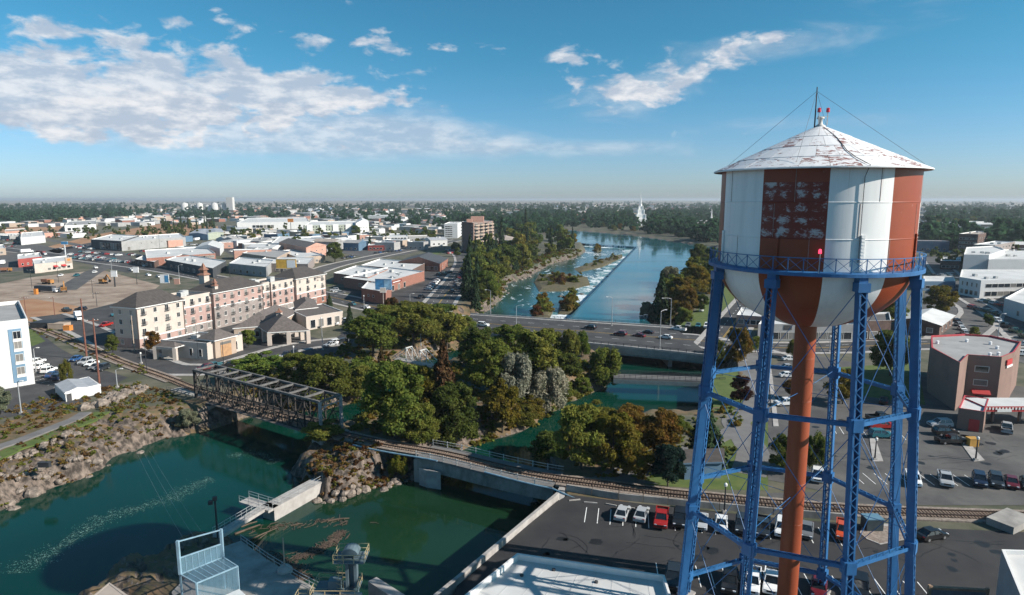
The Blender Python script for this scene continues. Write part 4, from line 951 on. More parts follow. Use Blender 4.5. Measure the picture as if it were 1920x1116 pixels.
def hotel():
    A, B = P2(262, 654), P2(612, 566); d = (B-A).normalized(); L_ = (B-A).length; back = Vector((-d.y, d.x)); back = back if back.y > 0 else -back
    root = thing('hotel', 'long four storey cream and pink hotel with dark hip roofs and small cupolas', 'hotel', (*((A+B)/2+back*8), 0))
    def tx(x):
        lo, hi = -.2, 1.3
        for _ in range(40):
            m_ = (lo+hi)/2; lo, hi = (m_, hi) if PX((*A.lerp(B, m_), 0))[0] < x else (lo, m_)
        return lo*L_
    S = ((262, 348, 0, 4, (('pink', 3.2), ('cream', 13.2)), 'hip'), (348, 406, 1.6, 4, (('greybrick', 3.3), ('pink', 10.0), ('cream', 13.9)), 'flat'), (406, 497, .6, 7, (('greybrick', 8.2), ('pink', 13.4)), 'hip'),
         (497, 514, 1.5, 2, (('greybrick', 3.3), ('pink', 10.0), ('cream', 13.9)), 'flat'), (514, 557, 1.0, 4, (('greybrick', 3.3), ('pink', 10.0), ('cream', 13.6)), 'flat'), (557, 612, 0, 4, (('brick', 3.3), ('pink', 6.6), ('cream', 13.2)), 'hip'))
    ang = math.atan2(d.y, d.x); balm = mat('balcony_rail', (.06, .055, .055), .6, .1)
    tmp = MB()
    for k in range(9): tmp.box((-.9+.225*k, -.5, -.55), (.05, .05, 1.0))
    tmp.box((0, -.5, -.05), (1.9, .07, .07)).box((0, -.27, -1.08), (1.9, .5, .1)); t_ = tmp.build('balcony', balm); bme = t_.data; bpy.data.objects.remove(t_)
    for si, (xa, xb, rec, nc, bands, rk) in enumerate(S):
        a, b = tx(xa), tx(xb); dp = 13 if si else 10
        P = [A+d*a+back*rec, A+d*b+back*rec, A+d*b+back*dp, A+d*a+back*dp]; zb = -.3
        for k, (mk, zt) in enumerate(bands):
            MB().prism(P, zb, zt, 0, cap=False).build('wall', WALLM[mk], root)
            if k < len(bands)-1:
                MB().bar((*(P[0]-back*.05+d*.02), zt), (*(P[1]-back*.05-d*.02), zt), .18, .3).build('belt_course', M_TRIMW, root)
            zb = zt
        top = bands[-1][1]
        if rk == 'hip': hip(P, top+.25, 4.3 if si == 0 else 4.0, ROOFM['shingle'], root, .9)
        else:
            I = inset(ccw(P), .3); MB().face([(*p, top-.6) for p in I]).build('roof', ROOFM['dark'], root)
            mb = MB(); Pc = ccw(P)
            for i in range(4): mb.bar((*I[i], top-.25), (*I[(i+1) % 4], top-.25), .3, .75)
            mb.build('parapet', WALLM['cream'], root)
            for k in range(2):
                p = P[0].lerp(P[2], .35+.25*k); MB().box((p.x, p.y, top+.3), (2.6, 2.0, 1.8), ang).build('roof_unit', M_AC, root)
        for fl in range(4):
            for k in range(nc):
                p = A+d*(a+(b-a)*(k+.5)/nc)+back*rec; tall = (k+si) % 2 == 0
                w = add_window(root, Vector((p.x, p.y, 1.9+3.3*fl)), ang, 1.5 if tall else 1.35, 2.1 if tall else 1.7, True)
                if tall and fl > 0: inst('balcony', bme, w, (0, 0, 0))
                if fl == 3 and si in (1, 2, 4): MB().lathe([(.75, -.09), (.75, .09), (0, .09)], 10, (0, 0, 0), a0=0, a1=math.pi).build('arch_tmp', M_FRAME) if False else None
        if rec == 0 or si in (2, 4):
            for p in (P[0], P[1]): MB().box((p.x-back.x*.08, p.y-back.y*.08, top/2), (.22, .22, top)).build('downpipe', mat('dark_downpipe', (.09, .065, .055), .7, .1), root)
    # end wall windows (in shade)
    P0, P1 = A.copy(), A+back*19
    for fl in range(4):
        for k in range(2): p = P0.lerp(P1, (k+.5)/4.0); add_window(root, Vector((p.x, p.y, 1.9+3.3*fl)), math.atan2(-back.y, -back.x), 1.3, 1.7, True)
    # cupolas, gable dormer, plant
    cm = mat('copper_roof', (.22, .11, .075), .7, .1)
    for x, bk, s in ((428, 10, 1.15), (418, 2.5, .7)):
        p = A+d*tx(x)+back*bk; z = 16.6 if s > 1 else 14.2
        c = MB().box((p.x, p.y, z+1.0*s), (2.2*s, 2.2*s, 3.0*s), ang).build('cupola', WALLM['cream'], root)
        MB().lathe([(2.2*s, z+2.5*s), (1.3*s, z+3.2*s)], 4, (p.x, p.y, 0), a0=ang+.785, a1=ang+.785+2*math.pi).lathe([(1.1*s, z+3.2*s), (1.1*s, z+4.2*s)], 4, (p.x, p.y, 0), a0=ang+.785, a1=ang+.785+2*math.pi).lathe([(1.7*s, z+4.2*s), (.9*s, z+4.9*s), (0, z+6.6*s)], 4, (p.x, p.y, 0), a0=ang+.785, a1=ang+.785+2*math.pi).build('cupola_roof', cm, c)
    q0, q1 = A+d*tx(557), B; n = -back
    for s_, dz, sz in (('Residence', .7, 1.15), ('Inn', -.5, 1.0)):
        p = q0.lerp(q1, .72)+n*.12; text(s_, sz, (p.x, p.y, 11.6+dz), Euler((math.pi/2, 0, ang)), M_TRIMD, root)
    return A, d, back, tx
HA, HD, HB, HTX = hotel()
def lobby():
    px = [(390, 675), (456, 655), (382, 640)]
    r = building('pavilion', 'single storey stone pavilion with taupe hip roof at the street corner', [(304, 668), (390, 675), (456, 657)], 5.2, 'cream', 'dark', 'flat', ((1, 3, 2.2, 1.3, 2.8), (0, 2, 2.0, 1.2, 2.4, .55, .95)), units=2, par=.35)
    a, b = P2(390, 675), P2(456, 657); d = (b-a).normalized(); n = edge_out(a, b)
    c = a.lerp(b, .45); P = [c-d*4+n*.9, c+d*4+n*.9, c+d*4-n*6, c-d*4-n*6]
    MB().prism(P, -.3, 5.6, cap=False).build('wall', WALLM['tan'], r); hip(P, 5.7, 2.6, ROOFM['taupe'], r, .6)
    g = MB().bar((*(c-d*2+n*.97), 2.0), (*(c+d*2+n*.97), 2.0), .1, 4).lathe([(2.0, -.05), (2.0, .05)], 8).build('gate_doors', mat('tan_doors', (.36, .21, .11), .7, .15), r) if False else MB().bar((*(c-d*2+n*.97), 1.9), (*(c+d*2+n*.97), 1.9), .12, 3.8).build('double_door', mat('tan_doors', (.36, .21, .11), .7, .15), r)
    MB().bar((*(c-d*2+n*.99), 4.2), (*(c+d*2+n*.99), 4.2), .12, .8).build('fanlight', M_GLASS, r)
    a0, b0 = P2(304, 668), P2(390, 675); n0 = edge_out(a0, b0); c0 = a0.lerp(b0, .28); d0 = (b0-a0).normalized()
    Q = [c0-d0*3.6+n0*3.4, c0+d0*3.6+n0*3.4, c0+d0*3.6, c0-d0*3.6]; hip(Q, 4.1, 1.3, ROOFM['taupe'], r, .4, name='porch_roof')
    for q in Q[:2]: MB().box((q.x, q.y, 1.9), (1.1, 1.1, 4.0)).build('porch_pillar', WALLM['cream'], r)
    MB().bar((*Q[0], 3.65), (*Q[1], 3.65), .8, .8).build('porch_beam', WALLM['cream'], r)
lobby()
def arch_canopy(name, label, px, h, rh, nl, ns, roofk, cat, cup=False):
    P = base_poly(px); c = sum(P, Vector((0, 0)))/4; r = thing(name, label, cat, (*c, 0)); P = ccw(P)
    hip(P, h, rh, ROOFM[roofk], r, .9)
    for i in range(4):
        a, b = P[i], P[(i+1) % 4]; n = max(1, round((b-a).length/6.5)); d = (b-a).normalized()
        for k in range(n):
            u, v = a.lerp(b, k/n), a.lerp(b, (k+1)/n); MB().box((u.x, u.y, h/2-.2), (1.3, 1.3, h), math.atan2(d.y, d.x)).build('pillar', WALLM['cream'], r)
            # an arched spandrel between two pillars
            mb = MB(); w = (v-u).length; N_ = 10
            for s_ in (-.4, .4):
                off = Vector((-d.y, d.x))*s_
                for q in range(N_):
                    f0, f1 = q/N_, (q+1)/N_; z0, z1 = (h-2.4+1.9*math.sqrt(max(0, 1-(2*f-1)**2)) for f in (f0, f1))
                    p0, p1 = u.lerp(v, f0)+off, u.lerp(v, f1)+off; fc = [(*p0, z0), (*p1, z1), (*p1, h-.05), (*p0, h-.05)]; mb.face(fc if s_ < 0 else fc[::-1])
            for q in range(N_):
                f0, f1 = q/N_, (q+1)/N_; z0, z1 = (h-2.4+1.9*math.sqrt(max(0, 1-(2*f-1)**2)) for f in (f0, f1)); o = Vector((-d.y, d.x))*.4
                p0, p1 = u.lerp(v, f0), u.lerp(v, f1); mb.face([(*(p0+o), z0), (*(p1+o), z1), (*(p1-o), z1), (*(p0-o), z0)])
            mb.build('arch', WALLM['cream'], r)
    if cup:
        b_ = MB().box((c.x, c.y, h+rh*.8), (1.6, 1.6, 2.4)).build('cupola', WALLM['cream'], r); MB().lathe([(1.5, h+rh*.8+1.2), (.5, h+rh*.8+1.9), (0, h+rh*.8+2.9)], 4, (c.x, c.y, 0), a0=.785, a1=.785+2*math.pi).build('cupola_roof', mat('copper_roof', (.3, .1, .065)), b_)
    return r
arch_canopy('entrance_canopy', 'hotel entrance canopy with hip roof on cream arched pillars and small cupola', [(506, 648), (578, 644), (545, 625)], 4.6, 4.6, 2, 2, 'taupe', 'canopy', True)
building('hotel_lobby', 'low tan hotel lobby with taupe hip roof behind the entrance canopy', [(440, 640), (510, 634), (560, 606)], 4.6, 'tan', 'taupe', 'hip', ((0, 4, 2.0, 1.4, 2.2),), rh=4.2)
building('arched_shop', 'small cream hotel annex with arched windows and dark roof beside parked cars', [(575, 620), (644, 608), (606, 592)], 5.2, 'cream', 'taupe', 'flat', ((0, 4, 2.1, 2.2, 3.2),), units=0, par=.3)
building('arched_shop_roof', 'gabled hip roofed wing joined to the hotel annex', [(556, 606), (596, 601), (590, 585)], 5.4, 'tan', 'taupe', 'hip', ((0, 2, 2.1, 1.6, 2.4),), rh=2.4)
# white and blue hotel cut by the left edge
def white_hotel():
    P = [P2(-70, 700), P2(66, 722), P2(30, 668)]
    r = building('white_hotel', 'white hotel tower with tall blue panel of windows at left edge', [(-95, 748), (66, 720), (48, 668)], 17.5, 'white', 'grey', 'flat', ((1, 2, 3.5, 1.5, 1.8), (1, 2, 7, 1.5, 1.8)), units=2, par=1.0)
    a, b = P2(-95, 748), P2(66, 720); panel(r, 'blue_panel', a, b, .745, .905, 1.2, 15.2, WALLM['bluegrey'], .05, .12)
    n = edge_out(a, b)
    for z in (4.2, 7.6, 11, 13.6):
        p = a.lerp(b, .845)+n*.14; add_window(r, Vector((p.x, p.y, z)), math.atan2((b-a).y, (b-a).x), 1.7, 2.0, True)
        p2 = p+n*.02; MB().box((p2.x, p2.y, z-1.45), (1.9, .12, .6), math.atan2((b-a).y, (b-a).x)).build('vent_panel', M_TRIMW, r)
white_hotel()
def utility():
    r = building('utility_shed', 'low white utility shed with pale metal roof beside the tall red pole', [(124, 754), (190, 738), (168, 722)], 2.3, 'white', 'metal', 'flat', (), par=.05)
    a, b = P2(124, 754), P2(190, 738); n = edge_out(a, b); c = P2(148, 734)
    P = ccw(base_poly([(124, 754), (168, 743), (150, 727)])); hip(P, 2.3, .7, ROOFM['metal'], r, .3, gable=True)
    panel(r, 'door', a, b, .03, .16, 0, 2.0, M_TRIMD); panel(r, 'parapet_wall', a, b, .0, 1.0, 1.9, 2.5, M_TRIMW, .08, .16)
utility()
# ---- the named blocks of the town, by their ground outline in the photo
building('car_showroom', 'grey car dealership with dark glass showroom front and long service hall', [(229, 471), (349, 461), (338, 452)], 9.0, 'grey', 'white', 'flat', ((0, 9, 6.2, 1.2, 1.0, .25, .95), (0, 1, 2.0, 3.5, 3.6, .05, .15)), units=4)
building('glass_showroom', 'dark glass fronted car showroom wing beside the grey service hall', [(172, 467), (229, 471), (262, 458)], 9.5, 'dark', 'white', 'flat', ((0, 8, 4.0, 5.2, 6.0, .3, 1.0),), units=2)
r = building('fast_food', 'cream fast food restaurant with two red awnings and orange tower corner', [(66, 513), (137, 504), (128, 494)], 6.0, 'cream', 'white', 'flat', ((0, 5, 1.9, 2.6, 1.8, .3, .95),), units=2)
a_, b_ = P2(66, 513), P2(137, 504); RED = mat('red_awning', (.42, .035, .035), .7, .08); ORG = mat('orange_sign', (.55, .20, .04), .6, .08)
awning(r, a_, b_, .47, .57, 3.0, RED); awning(r, a_, b_, .68, .80, 3.0, RED); panel(r, 'corner_tower', a_, b_, .8, .98, 4.5, 8.2, WALLM['tan'], .2, .5); panel(r, 'sign_board', a_, b_, .85, .93, 6.0, 7.4, ORG, .5, .1)
building('red_shop', 'small red flat roofed shop beyond the cream fast food restaurant', [(35, 502), (80, 496), (76, 487)], 6.0, 'red', 'white', 'flat', ((0, 4, 2, 1.8, 1.6),), units=3)
building('corner_shop', 'tan flat roofed shop cut by the left edge', [(-40, 482), (12, 478), (8, 470)], 6, 'tan', 'white', 'flat', ((0, 4, 2.3, 2.4, 2),))
building('strip_shop', 'salmon strip of shops far to the left by the bare field', [(10, 443), (50, 440), (48, 436)], 6, 'salmon', 'tan', 'flat', ((0, 5, 2, 3, 2),))
building('white_hall', 'white flat hall with shaded dark front amid car lots at left', [(40, 460), (86, 455), (82, 445)], 8, 'white', 'white', 'flat', (), units=2)
building('warehouse', 'long white warehouse beyond the bare field with trees in front', [(122, 434), (181, 431), (180, 422)], 9, 'white', 'grey', 'flat', ((0, 6, 3, 6, 4),), units=2)
building('brick_hall', 'long brick building with white roof beside the main street', [(276, 500), (405, 489), (385, 474)], 6.0, 'brick', 'white', 'flat', ((0, 12, 3.6, 4.2, 2.0, .25, .97),), units=2)
building('brick_shop', 'low brown brick shop front at the left end of the long brick building', [(254, 497), (290, 503), (305, 494)], 4.5, 'dbrick', 'white', 'flat', ((0, 4, 1.8, 2.6, 1.8),))
building('dark_store', 'dark fronted store with white roof facing the main street', [(312, 503), (400, 521), (425, 505)], 6, 'dark', 'white', 'flat', ((0, 7, 2.0, 3.2, 2.4),), units=2)
building('white_house', 'white gabled house beyond the long brick building', [(369, 478), (413, 480), (420, 470)], 6.5, 'white', 'white', 'gable', ((0, 3, 3, 1.6, 1.6),), rh=3)
building('metal_shed', 'blue grey metal shed among parked trucks', [(355, 449), (390, 451), (400, 441)], 7, 'bluegrey', 'metal', 'gable', (), rh=1.5)
building('metal_shed', 'pale green metal shed joined to the blue grey one', [(390, 450), (420, 448), (416, 440)], 8, 'green', 'metal', 'gable', (), rh=1.2)
building('warehouse', 'very long white warehouse beyond the cream four storey block', [(445, 432), (580, 429), (575, 419)], 12, 'white', 'white', 'flat', ((0, 6, 5, 5, 5, .2, .5),), units=3)
r = building('apartment_block', 'long pale four storey block with grey corner bays far beyond town shops', [(572, 444), (691, 441), (684, 431)], 14.5, 'green', 'white', 'flat', tuple((0, 18, 2.2+3.4*k, 2.2, 1.8) for k in range(4)), units=3)
a_, b_ = P2(572, 444), P2(691, 441)
for t in (.0, .2, .4, .6, .8): panel(r, 'bay', a_, b_, t+.03, t+.12, -.2, 15.6, M_TRIMW, .5, 1.2)
r = building('gable_block', 'white gabled end block with green emblem of the pale four storey building', [(668, 443), (692, 441), (690, 434)], 17, 'white', 'white', 'gable', ((0, 4, 3, 1.6, 1.7), (0, 4, 7, 1.6, 1.7), (0, 4, 11, 1.6, 1.7)), rh=4)
building('furniture_store', 'blue walled store with white roof and red striped end', [(509, 470), (575, 470), (580, 455)], 7, 'blue', 'white', 'flat', ((0, 5, 2.2, 3, 2),), units=2)
r = building('furniture_store', 'white roofed shop with bold red and white stripes on its wall', [(560, 472), (614, 465), (604, 455)], 8, 'white', 'white', 'flat', ())
a_, b_ = P2(560, 472), P2(614, 465)
for t in (.05, .3, .55, .8): panel(r, 'red_stripe', a_, b_, t, t+.13, 0, 6.8, RED)
building('pink_hall', 'pinkish gabled hall with dark roof slope by the round tree', [(575, 485), (612, 479), (560, 468)], 9, 'salmon', 'dark', 'gable', ((0, 3, 5.5, 1.4, 1.2), (0, 2, 2, 2, 2.4)), rh=3)
building('tan_shops', 'low tan shops with flat white roof in front of the pinkish hall', [(560, 497), (610, 492), (570, 478)], 5.5, 'tan', 'white', 'flat', ((0, 5, 2, 2.4, 2),), units=2)
building('block_shop', 'brown flat roofed shop behind the orange billboard', [(478, 510), (578, 512), (590, 498)], 6, 'greybrick', 'white', 'flat', ((0, 6, 2, 2.6, 2),), units=2)
building('block_shop', 'grey flat roofed shop left of the orange billboard', [(430, 512), (500, 520), (515, 505)], 6.5, 'grey', 'white', 'flat', ((0, 5, 2, 2.6, 2),), units=2)
building('block_shop', 'dark long low shop with flat roof behind the hotel', [(455, 490), (520, 500), (545, 486)], 6.5, 'tan', 'grey', 'flat', ((0, 6, 2, 2.6, 2),), units=2)
r = building('brick_centre', 'brick shop block with broad white roof and dark left wall', [(645, 541), (718, 553), (796, 528)], 6.2, 'brick', 'white', 'flat', ((0, 2, 3.3, 3.2, 1.6, .3, .9), (1, 3, 1.8, 2.6, 3.0, .15, .55)), units=4, bands=((.6, 'dbrick'), (6.2, 'brick')))
a_, b_ = P2(718, 553), P2(796, 528); panel(r, 'sign_board', a_, b_, .18, .42, 4.2, 5.4, mat('sign_brown', (.16, .03, .03), .6, .1)); 
panel(r, 'sign_lettering', a_, b_, .21, .38, 4.6, 5.0, M_TRIMW, .16, .08); panel(r, 'door', a_, b_, .02, .14, 0, 2.9, M_TRIMD)
MB().lathe([(0, 6.2), (.25, 7.2), (1.6, 7.6), (1.9, 8.4)], 12, (*P2(748, 540), 0)).build('dish', mat('dish_grey', (.45, .47, .47), .6, .05), r)
building('brick_centre', 'brick store with white roof left of the blue billboard', [(626, 531), (690, 541), (728, 523)], 6.0, 'brick', 'white', 'flat', ((0, 2, 3.4, 2.8, 1.4),), units=3)
building('brick_office', 'low white roofed brick office between the brick stores and dark roofed hall', [(677, 513), (772, 523), (800, 507)], 5.5, 'dbrick', 'white', 'flat', ((0, 5, 2, 2.4, 1.6),), units=3)
building('brick_hall', 'long brick hall with dark pitched roof beside the car lot', [(748, 506), (825, 510), (840, 499)], 5.5, 'brick', 'slate', 'gable', ((0, 8, 2.2, 2.4, 2.6, .2, .95), (1, 2, 2.4, 1.6, 2)), rh=4)
r = building('small_brick_building', 'small square brick building with pale sign column in front', [(678, 563), (724, 572), (734, 556)], 6, 'brick', 'white', 'flat', ((0, 2, 3, 1.4, 1.2, .2, .6),), par=.5)
building('tower_block', 'white seven storey block with blue side beside the condominium tower', [(833, 447), (858, 447), (866, 441)], 18, 'white', 'white', 'flat', tuple((0, 3, 2.4+2.45*k, 3.4, 1.3, .1, .6) for k in range(6))+tuple((1, 4, 2.4+2.45*k, 3, 1.3) for k in range(6)), units=2)
def condo():
    px = [(866, 470), (888, 476), (925, 468)]; P = base_poly(px); h = 27.5
    r = building('condominium', 'brown nine storey condominium tower with rows of balconies near the river', px, h, 'brown', 'tan', 'flat', (), par=.6)
    a, b, c = P[0], P[1], P[2]
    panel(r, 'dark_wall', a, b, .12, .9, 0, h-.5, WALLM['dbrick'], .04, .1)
    for fl in range(9):
        z = 1.8+2.95*fl
        for k in range(4):
            t0, t1 = .04+.24*k, .04+.24*k+.19; n = edge_out(b, c); u, v = b.lerp(c, t0), b.lerp(c, t1)
            s = MB().bar((*(u+n*.9), z-.9), (*(v+n*.9), z-.9), 1.8, .25).build('balcony', WALLM['tan'], r); MB().bar((*(u+n*1.75), z-.35), (*(v+n*1.75), z-.35), .12, .9).build('balcony_rail', WALLM['tan'], s)
            p = u.lerp(v, .5); add_window(r, Vector((p.x, p.y, z+.3)), math.atan2((c-b).y, (c-b).x), (v-u).length*.85, 2.0)
        for k in range(2): p = a.lerp(b, .06+.88*k); q = p+edge_out(a, b)*.3; MB().box((q.x, q.y, z-.4), (1.6, 1.2, 1.0)).build('balcony', WALLM['tan'], r)
    p = sum(P, Vector((0, 0)))/4; MB().box((p.x, p.y, h+2), (12, 9, 5)).build('penthouse', WALLM['salmon'], r)
    p = P[1].lerp(P[3], .3); MB().box((p.x-6, p.y, h+1), (5, 5, 3)).build('penthouse', WALLM['salmon'], r)
condo()
building('river_house', 'low pink roofed building by the river trees right of condominium tower', [(925, 462), (972, 462), (970, 455)], 6, 'tan', 'tan', 'hip', ((0, 5, 2, 2, 1.6),), rh=3)
building('far_motel', 'white two storey motel beyond the car lots', [(725, 456), (765, 455), (763, 448)], 7, 'white', 'white', 'flat', ((0, 6, 2, 3, 1.6), (0, 6, 5, 3, 1.6)))
building('far_store', 'long white store behind trees in the middle distance', [(660, 414), (740, 414), (738, 409)], 11, 'white', 'white', 'flat', ((0, 6, 4, 8, 4),))
building('diner', 'low red trimmed diner among orange bushes', [(690, 470), (720, 470), (722, 462)], 5, 'red', 'white', 'flat', ((0, 4, 2, 2.4, 1.6),))
# temple across the river, small church, silos on the skyline
def temple():
    K = .76; m = mat('white_stone', (.78, .77, .74), .8, .04); p = P2(1200, 423); r = thing('temple', 'white temple with tall slender spire among trees beyond the river', 'temple', (*p, 0))
    def bx(nm, w, d, z0, z1, dx=0, dy=0): return MB().box((p.x+dx*K, p.y+dy*K, (z0+z1)/2*K), (w*K, d*K, (z1-z0)*K)).build(nm, m, r)
    bx('hall', 58, 26, -.5, 13, -8, 10); bx('front_hall', 26, 30, -.5, 16, 4, 0); bx('tower', 20, 20, 16, 27); bx('tower', 14, 14, 27, 39); bx('tower', 9, 9, 39, 47)
    for s_ in (-1, 1):
        for k, (w, z) in enumerate(((22, 24), (15, 35), (10, 44))): bx('buttress', 1.8, 1.8, 10, z+4, s_*w/2, -w/2)
    MB().lathe([(a*K, b*K) for a, b in ((4.2, 47), (3.0, 52), (2.0, 52.1), (.9, 66), (.15, 74))], 8, (p.x, p.y, 0)).build('spire', m, r); MB().lathe([(.25, 74*K), (.2, 77*K)], 6, (p.x, p.y, 0)).build('finial', m, r)
    for k in range(5): add_window(r, Vector((p.x+(-4+k*4)*K, p.y-15.1*K, 5)), 0, 1.1, 4.4)
temple()
def church():
    p = P2(1322, 428); r = building('church', 'grey roofed church with thin white steeple beyond the river trees', [(1284, 432), (1345, 432), (1345, 426)], 7, 'tan', 'grey', 'gable', ((0, 7, 3, 2, 3),), rh=6)
    q = P2(1333, 430); MB().box((q.x, q.y, 7), (4, 4, 16)).build('steeple_base', M_TRIMW, r); MB().lathe([(2.2, 15), (1.4, 20), (0, 36)], 6, (q.x, q.y, 0)).build('steeple', M_TRIMW, r)
church()
def silos():
    p = P2(433, 396); r = thing('grain_elevator', 'pale grain elevator with tall tower and silos far off at left', 'grain elevator', (*p, 0)); m = mat('silo_concrete', (.5, .49, .47), .9, .06)
    MB().box((p.x, p.y, 28), (26, 20, 57)).build('headhouse', m, r)
    for k in range(6): MB().lathe([(14, 0), (14, 30-4*(k % 2)), (0, 36-4*(k % 2))], 12, (p.x-190+k*31, p.y+10*(k % 2), 0)).build('silo', m, r, smooth=True)
    MB().box((p.x-90, p.y, 30), (160, 5, 4)).build('conveyor', m, r)
silos()
# ---- right bank
def red_office():
    P = [(1733, 715), (1771, 766), (1850, 768)]
    pts = [P2(*p) for p in ((1738, 735), (1790, 771), (1806, 752), (1868, 758), (1892, 746), (1905, 722), (1885, 716), (1850, 706), (1800, 702), (1738, 706))]
    rt = mat('red_coping', (.40, .05, .06), .7, .1)
    r = building('brown_office', 'three storey brown stucco office with red coping right of the tower', pts, 11.5, 'brown', 'grey', 'flat', (), trim=rt, units=0, world=True, par=.5)
    a, b = pts[2], pts[3]
    for z in (8.2, 4.9): add_window(r, Vector((*(a.lerp(b, .45)+edge_out(a, b)*.05), z)), math.atan2((b-a).y, (b-a).x), 2.9, 1.5)
    awning(r, a, b, .2, .75, 2.5, RED, 1.5, .8); panel(r, 'door', a, b, .35, .6, 0, 2.4, M_GLASS)
    a2, b2 = pts[3], pts[4]; n = edge_out(a2, b2)
    sg = panel(r, 'sign_emblem', a2, b2, .35, .75, 9.0, 10.3, RED, .25, .25); panel(r, 'sign_lettering', a2, b2, .4, .85, 8.3, 8.8, M_TRIMW, .22, .15)
    c = sum(pts, Vector((0, 0)))/len(pts); dishm = mat('dish_white', (.75, .75, .75), .5, .04)
    for dx, dy in ((-4, -9), (-1.5, -8.4), (3, -2), (5, 3), (-8, 4), (8, -6), (1, 6)):
        MB().lathe([(.35, 11), (.35, 11.6), (.5, 11.7), (0, 11.9)], 10, (c.x+dx, c.y+dy, 0)).build('roof_vent', dishm, r)
    q = [P2(*p) for p in ((1799, 806), (1848, 812), (1856, 786))]
    r2 = building('drive_through', 'small brown drive through kiosk with red door and striped red canopy', [(1793, 804), (1842, 812), (1850, 785)], 4.6, 'brown', 'white', 'flat', (), trim=rt, par=.4)
    a, b = P2(1793, 804), P2(1842, 812); panel(r2, 'door', a, b, .45, .85, 0, 2.6, RED)
    e0, e1 = P2(1842, 800), P2(1990, 800); d = (e1-e0).normalized(); n = Vector((-d.y, d.x))
    MB().prism([e0, e1, e1+n*6, e0+n*6], 3.3, 4.5, 0, 1).build('canopy', [RED, ROOFM['white']], r2)
    for k in range(24):
        p = e0.lerp(e1, (k+.3)/24); MB().bar((*(p-n*.06), 4.0), (*(p-n*.06+d*.35), 4.0), .06, .5).build('canopy_stripe', M_TRIMW, r2)
    MB().bar((*(e0.lerp(e1, .16)-n*.1), 3.6), (*(e0.lerp(e1, .34)-n*.1), 3.6), .1, .6).build('sign_board', M_TRIMW, r2)
    for t in (.25, .6, .95): p = e0.lerp(e1, t)+n*3; MB().box((p.x, p.y, 1.6), (.5, .5, 3.4)).build('canopy_post', WALLM['brown'], r2)
red_office()
r = building('shopfront_row', 'long low grey shop row with dark display windows behind the tower riser', [(1420, 640), (1605, 640), (1605, 622)], 6, 'grey', 'white', 'flat', ((0, 11, 1.9, 3.4, 2.6),), units=3)
panel(r, 'sign_board', P2(1420, 640), P2(1605, 640), .26, .34, 4.0, 5.6, M_TRIMD)
building('shopfront_row', 'dark brick shop at the right end of the grey shop row', [(1605, 640), (1668, 638), (1664, 620)], 7, 'dbrick', 'dark', 'flat', ((0, 3, 2, 3, 2.6),))
building('brick_house', 'low brown brick house with white roof and chimney seen right of the tank', [(1675, 622), (1760, 632), (1785, 612)], 4.2, 'dbrick', 'white', 'gable', ((0, 3, 2, 2, 1.8), (1, 3, 2, 2, 1.8)), rh=2.0, over=1.2)
building('pink_shop', 'pink paved low shop with awning left of the shop row', [(1380, 612), (1432, 616), (1438, 600)], 4.5, 'salmon', 'white', 'flat', ((0, 4, 2, 2, 1.8),))
building('downtown_block', 'brown brick five storey downtown block right of the tank', [(1794, 476), (1830, 478), (1860, 470)], 18, 'dbrick', 'tan', 'flat', tuple((0, 6, 3+3.6*k, 2.2, 1.6) for k in range(4))+tuple((1, 6, 3+3.6*k, 2.2, 1.6) for k in range(4)), units=2)
building('downtown_block', 'tan brick downtown block below the brown five storey block', [(1822, 489), (1862, 491), (1900, 482)], 13, 'greybrick', 'white', 'flat', tuple((0, 6, 3+3.6*k, 2, 1.6) for k in range(3))+tuple((1, 6, 3+3.6*k, 2, 1.6) for k in range(3)), units=2)
building('theatre_block', 'tall blank white block with rounded corner in downtown', [(1803, 519), (1850, 520), (1880, 505), (1860, 496), (1808, 500)], 14, 'white', 'white', 'flat', (), units=3)
building('theatre_block', 'long blank white hall right of the white corner block', [(1850, 521), (1990, 521), (1990, 500)], 11.5, 'white', 'white', 'flat', (), units=4)
r = building('white_corner_building', 'white two storey corner building with dark window rows downtown', [(1796, 552), (1836, 560), (1990, 556), (1990, 535), (1800, 535)], 9, 'white', 'white', 'flat', ((0, 4, 6.2, 1.2, 2.2), (0, 4, 2.2, 2.2, 2.4), (1, 12, 6.2, 3.6, 2.0), (1, 12, 2.2, 3.6, 2.4)), units=3)
building('white_hall', 'white flat roofed hall at the right edge below the corner building', [(1880, 590), (1990, 628), (2030, 585)], 7, 'white', 'white', 'flat', ((0, 2, 2.5, 2, 2.2),), units=3)
building('glass_roof_shop', 'low grey shop with blue windows beside the right tower legs', [(1730, 545), (1790, 545), (1786, 534)], 5, 'bluegrey', 'white', 'flat', ((0, 5, 2, 2.4, 1.6),))
building('grey_shop', 'low dark flat shop with white roof right of the balcony', [(1762, 505), (1800, 506), (1800, 497)], 6, 'dbrick', 'white', 'flat', ((0, 4, 2, 2.4, 1.6),))
building('grey_shop', 'low white roofed shop just under the right end of the balcony', [(1735, 455), (1790, 455), (1788, 447)], 7, 'grey', 'white', 'flat', ((0, 5, 2.4, 3, 1.8),), units=2)
building('park_hut', 'small brown roofed hut with blue wall beside the grove', [(1283, 900), (1352, 897), (1352, 880)], 3.2, 'blue', 'shingle', 'gable', (), rh=1.6)
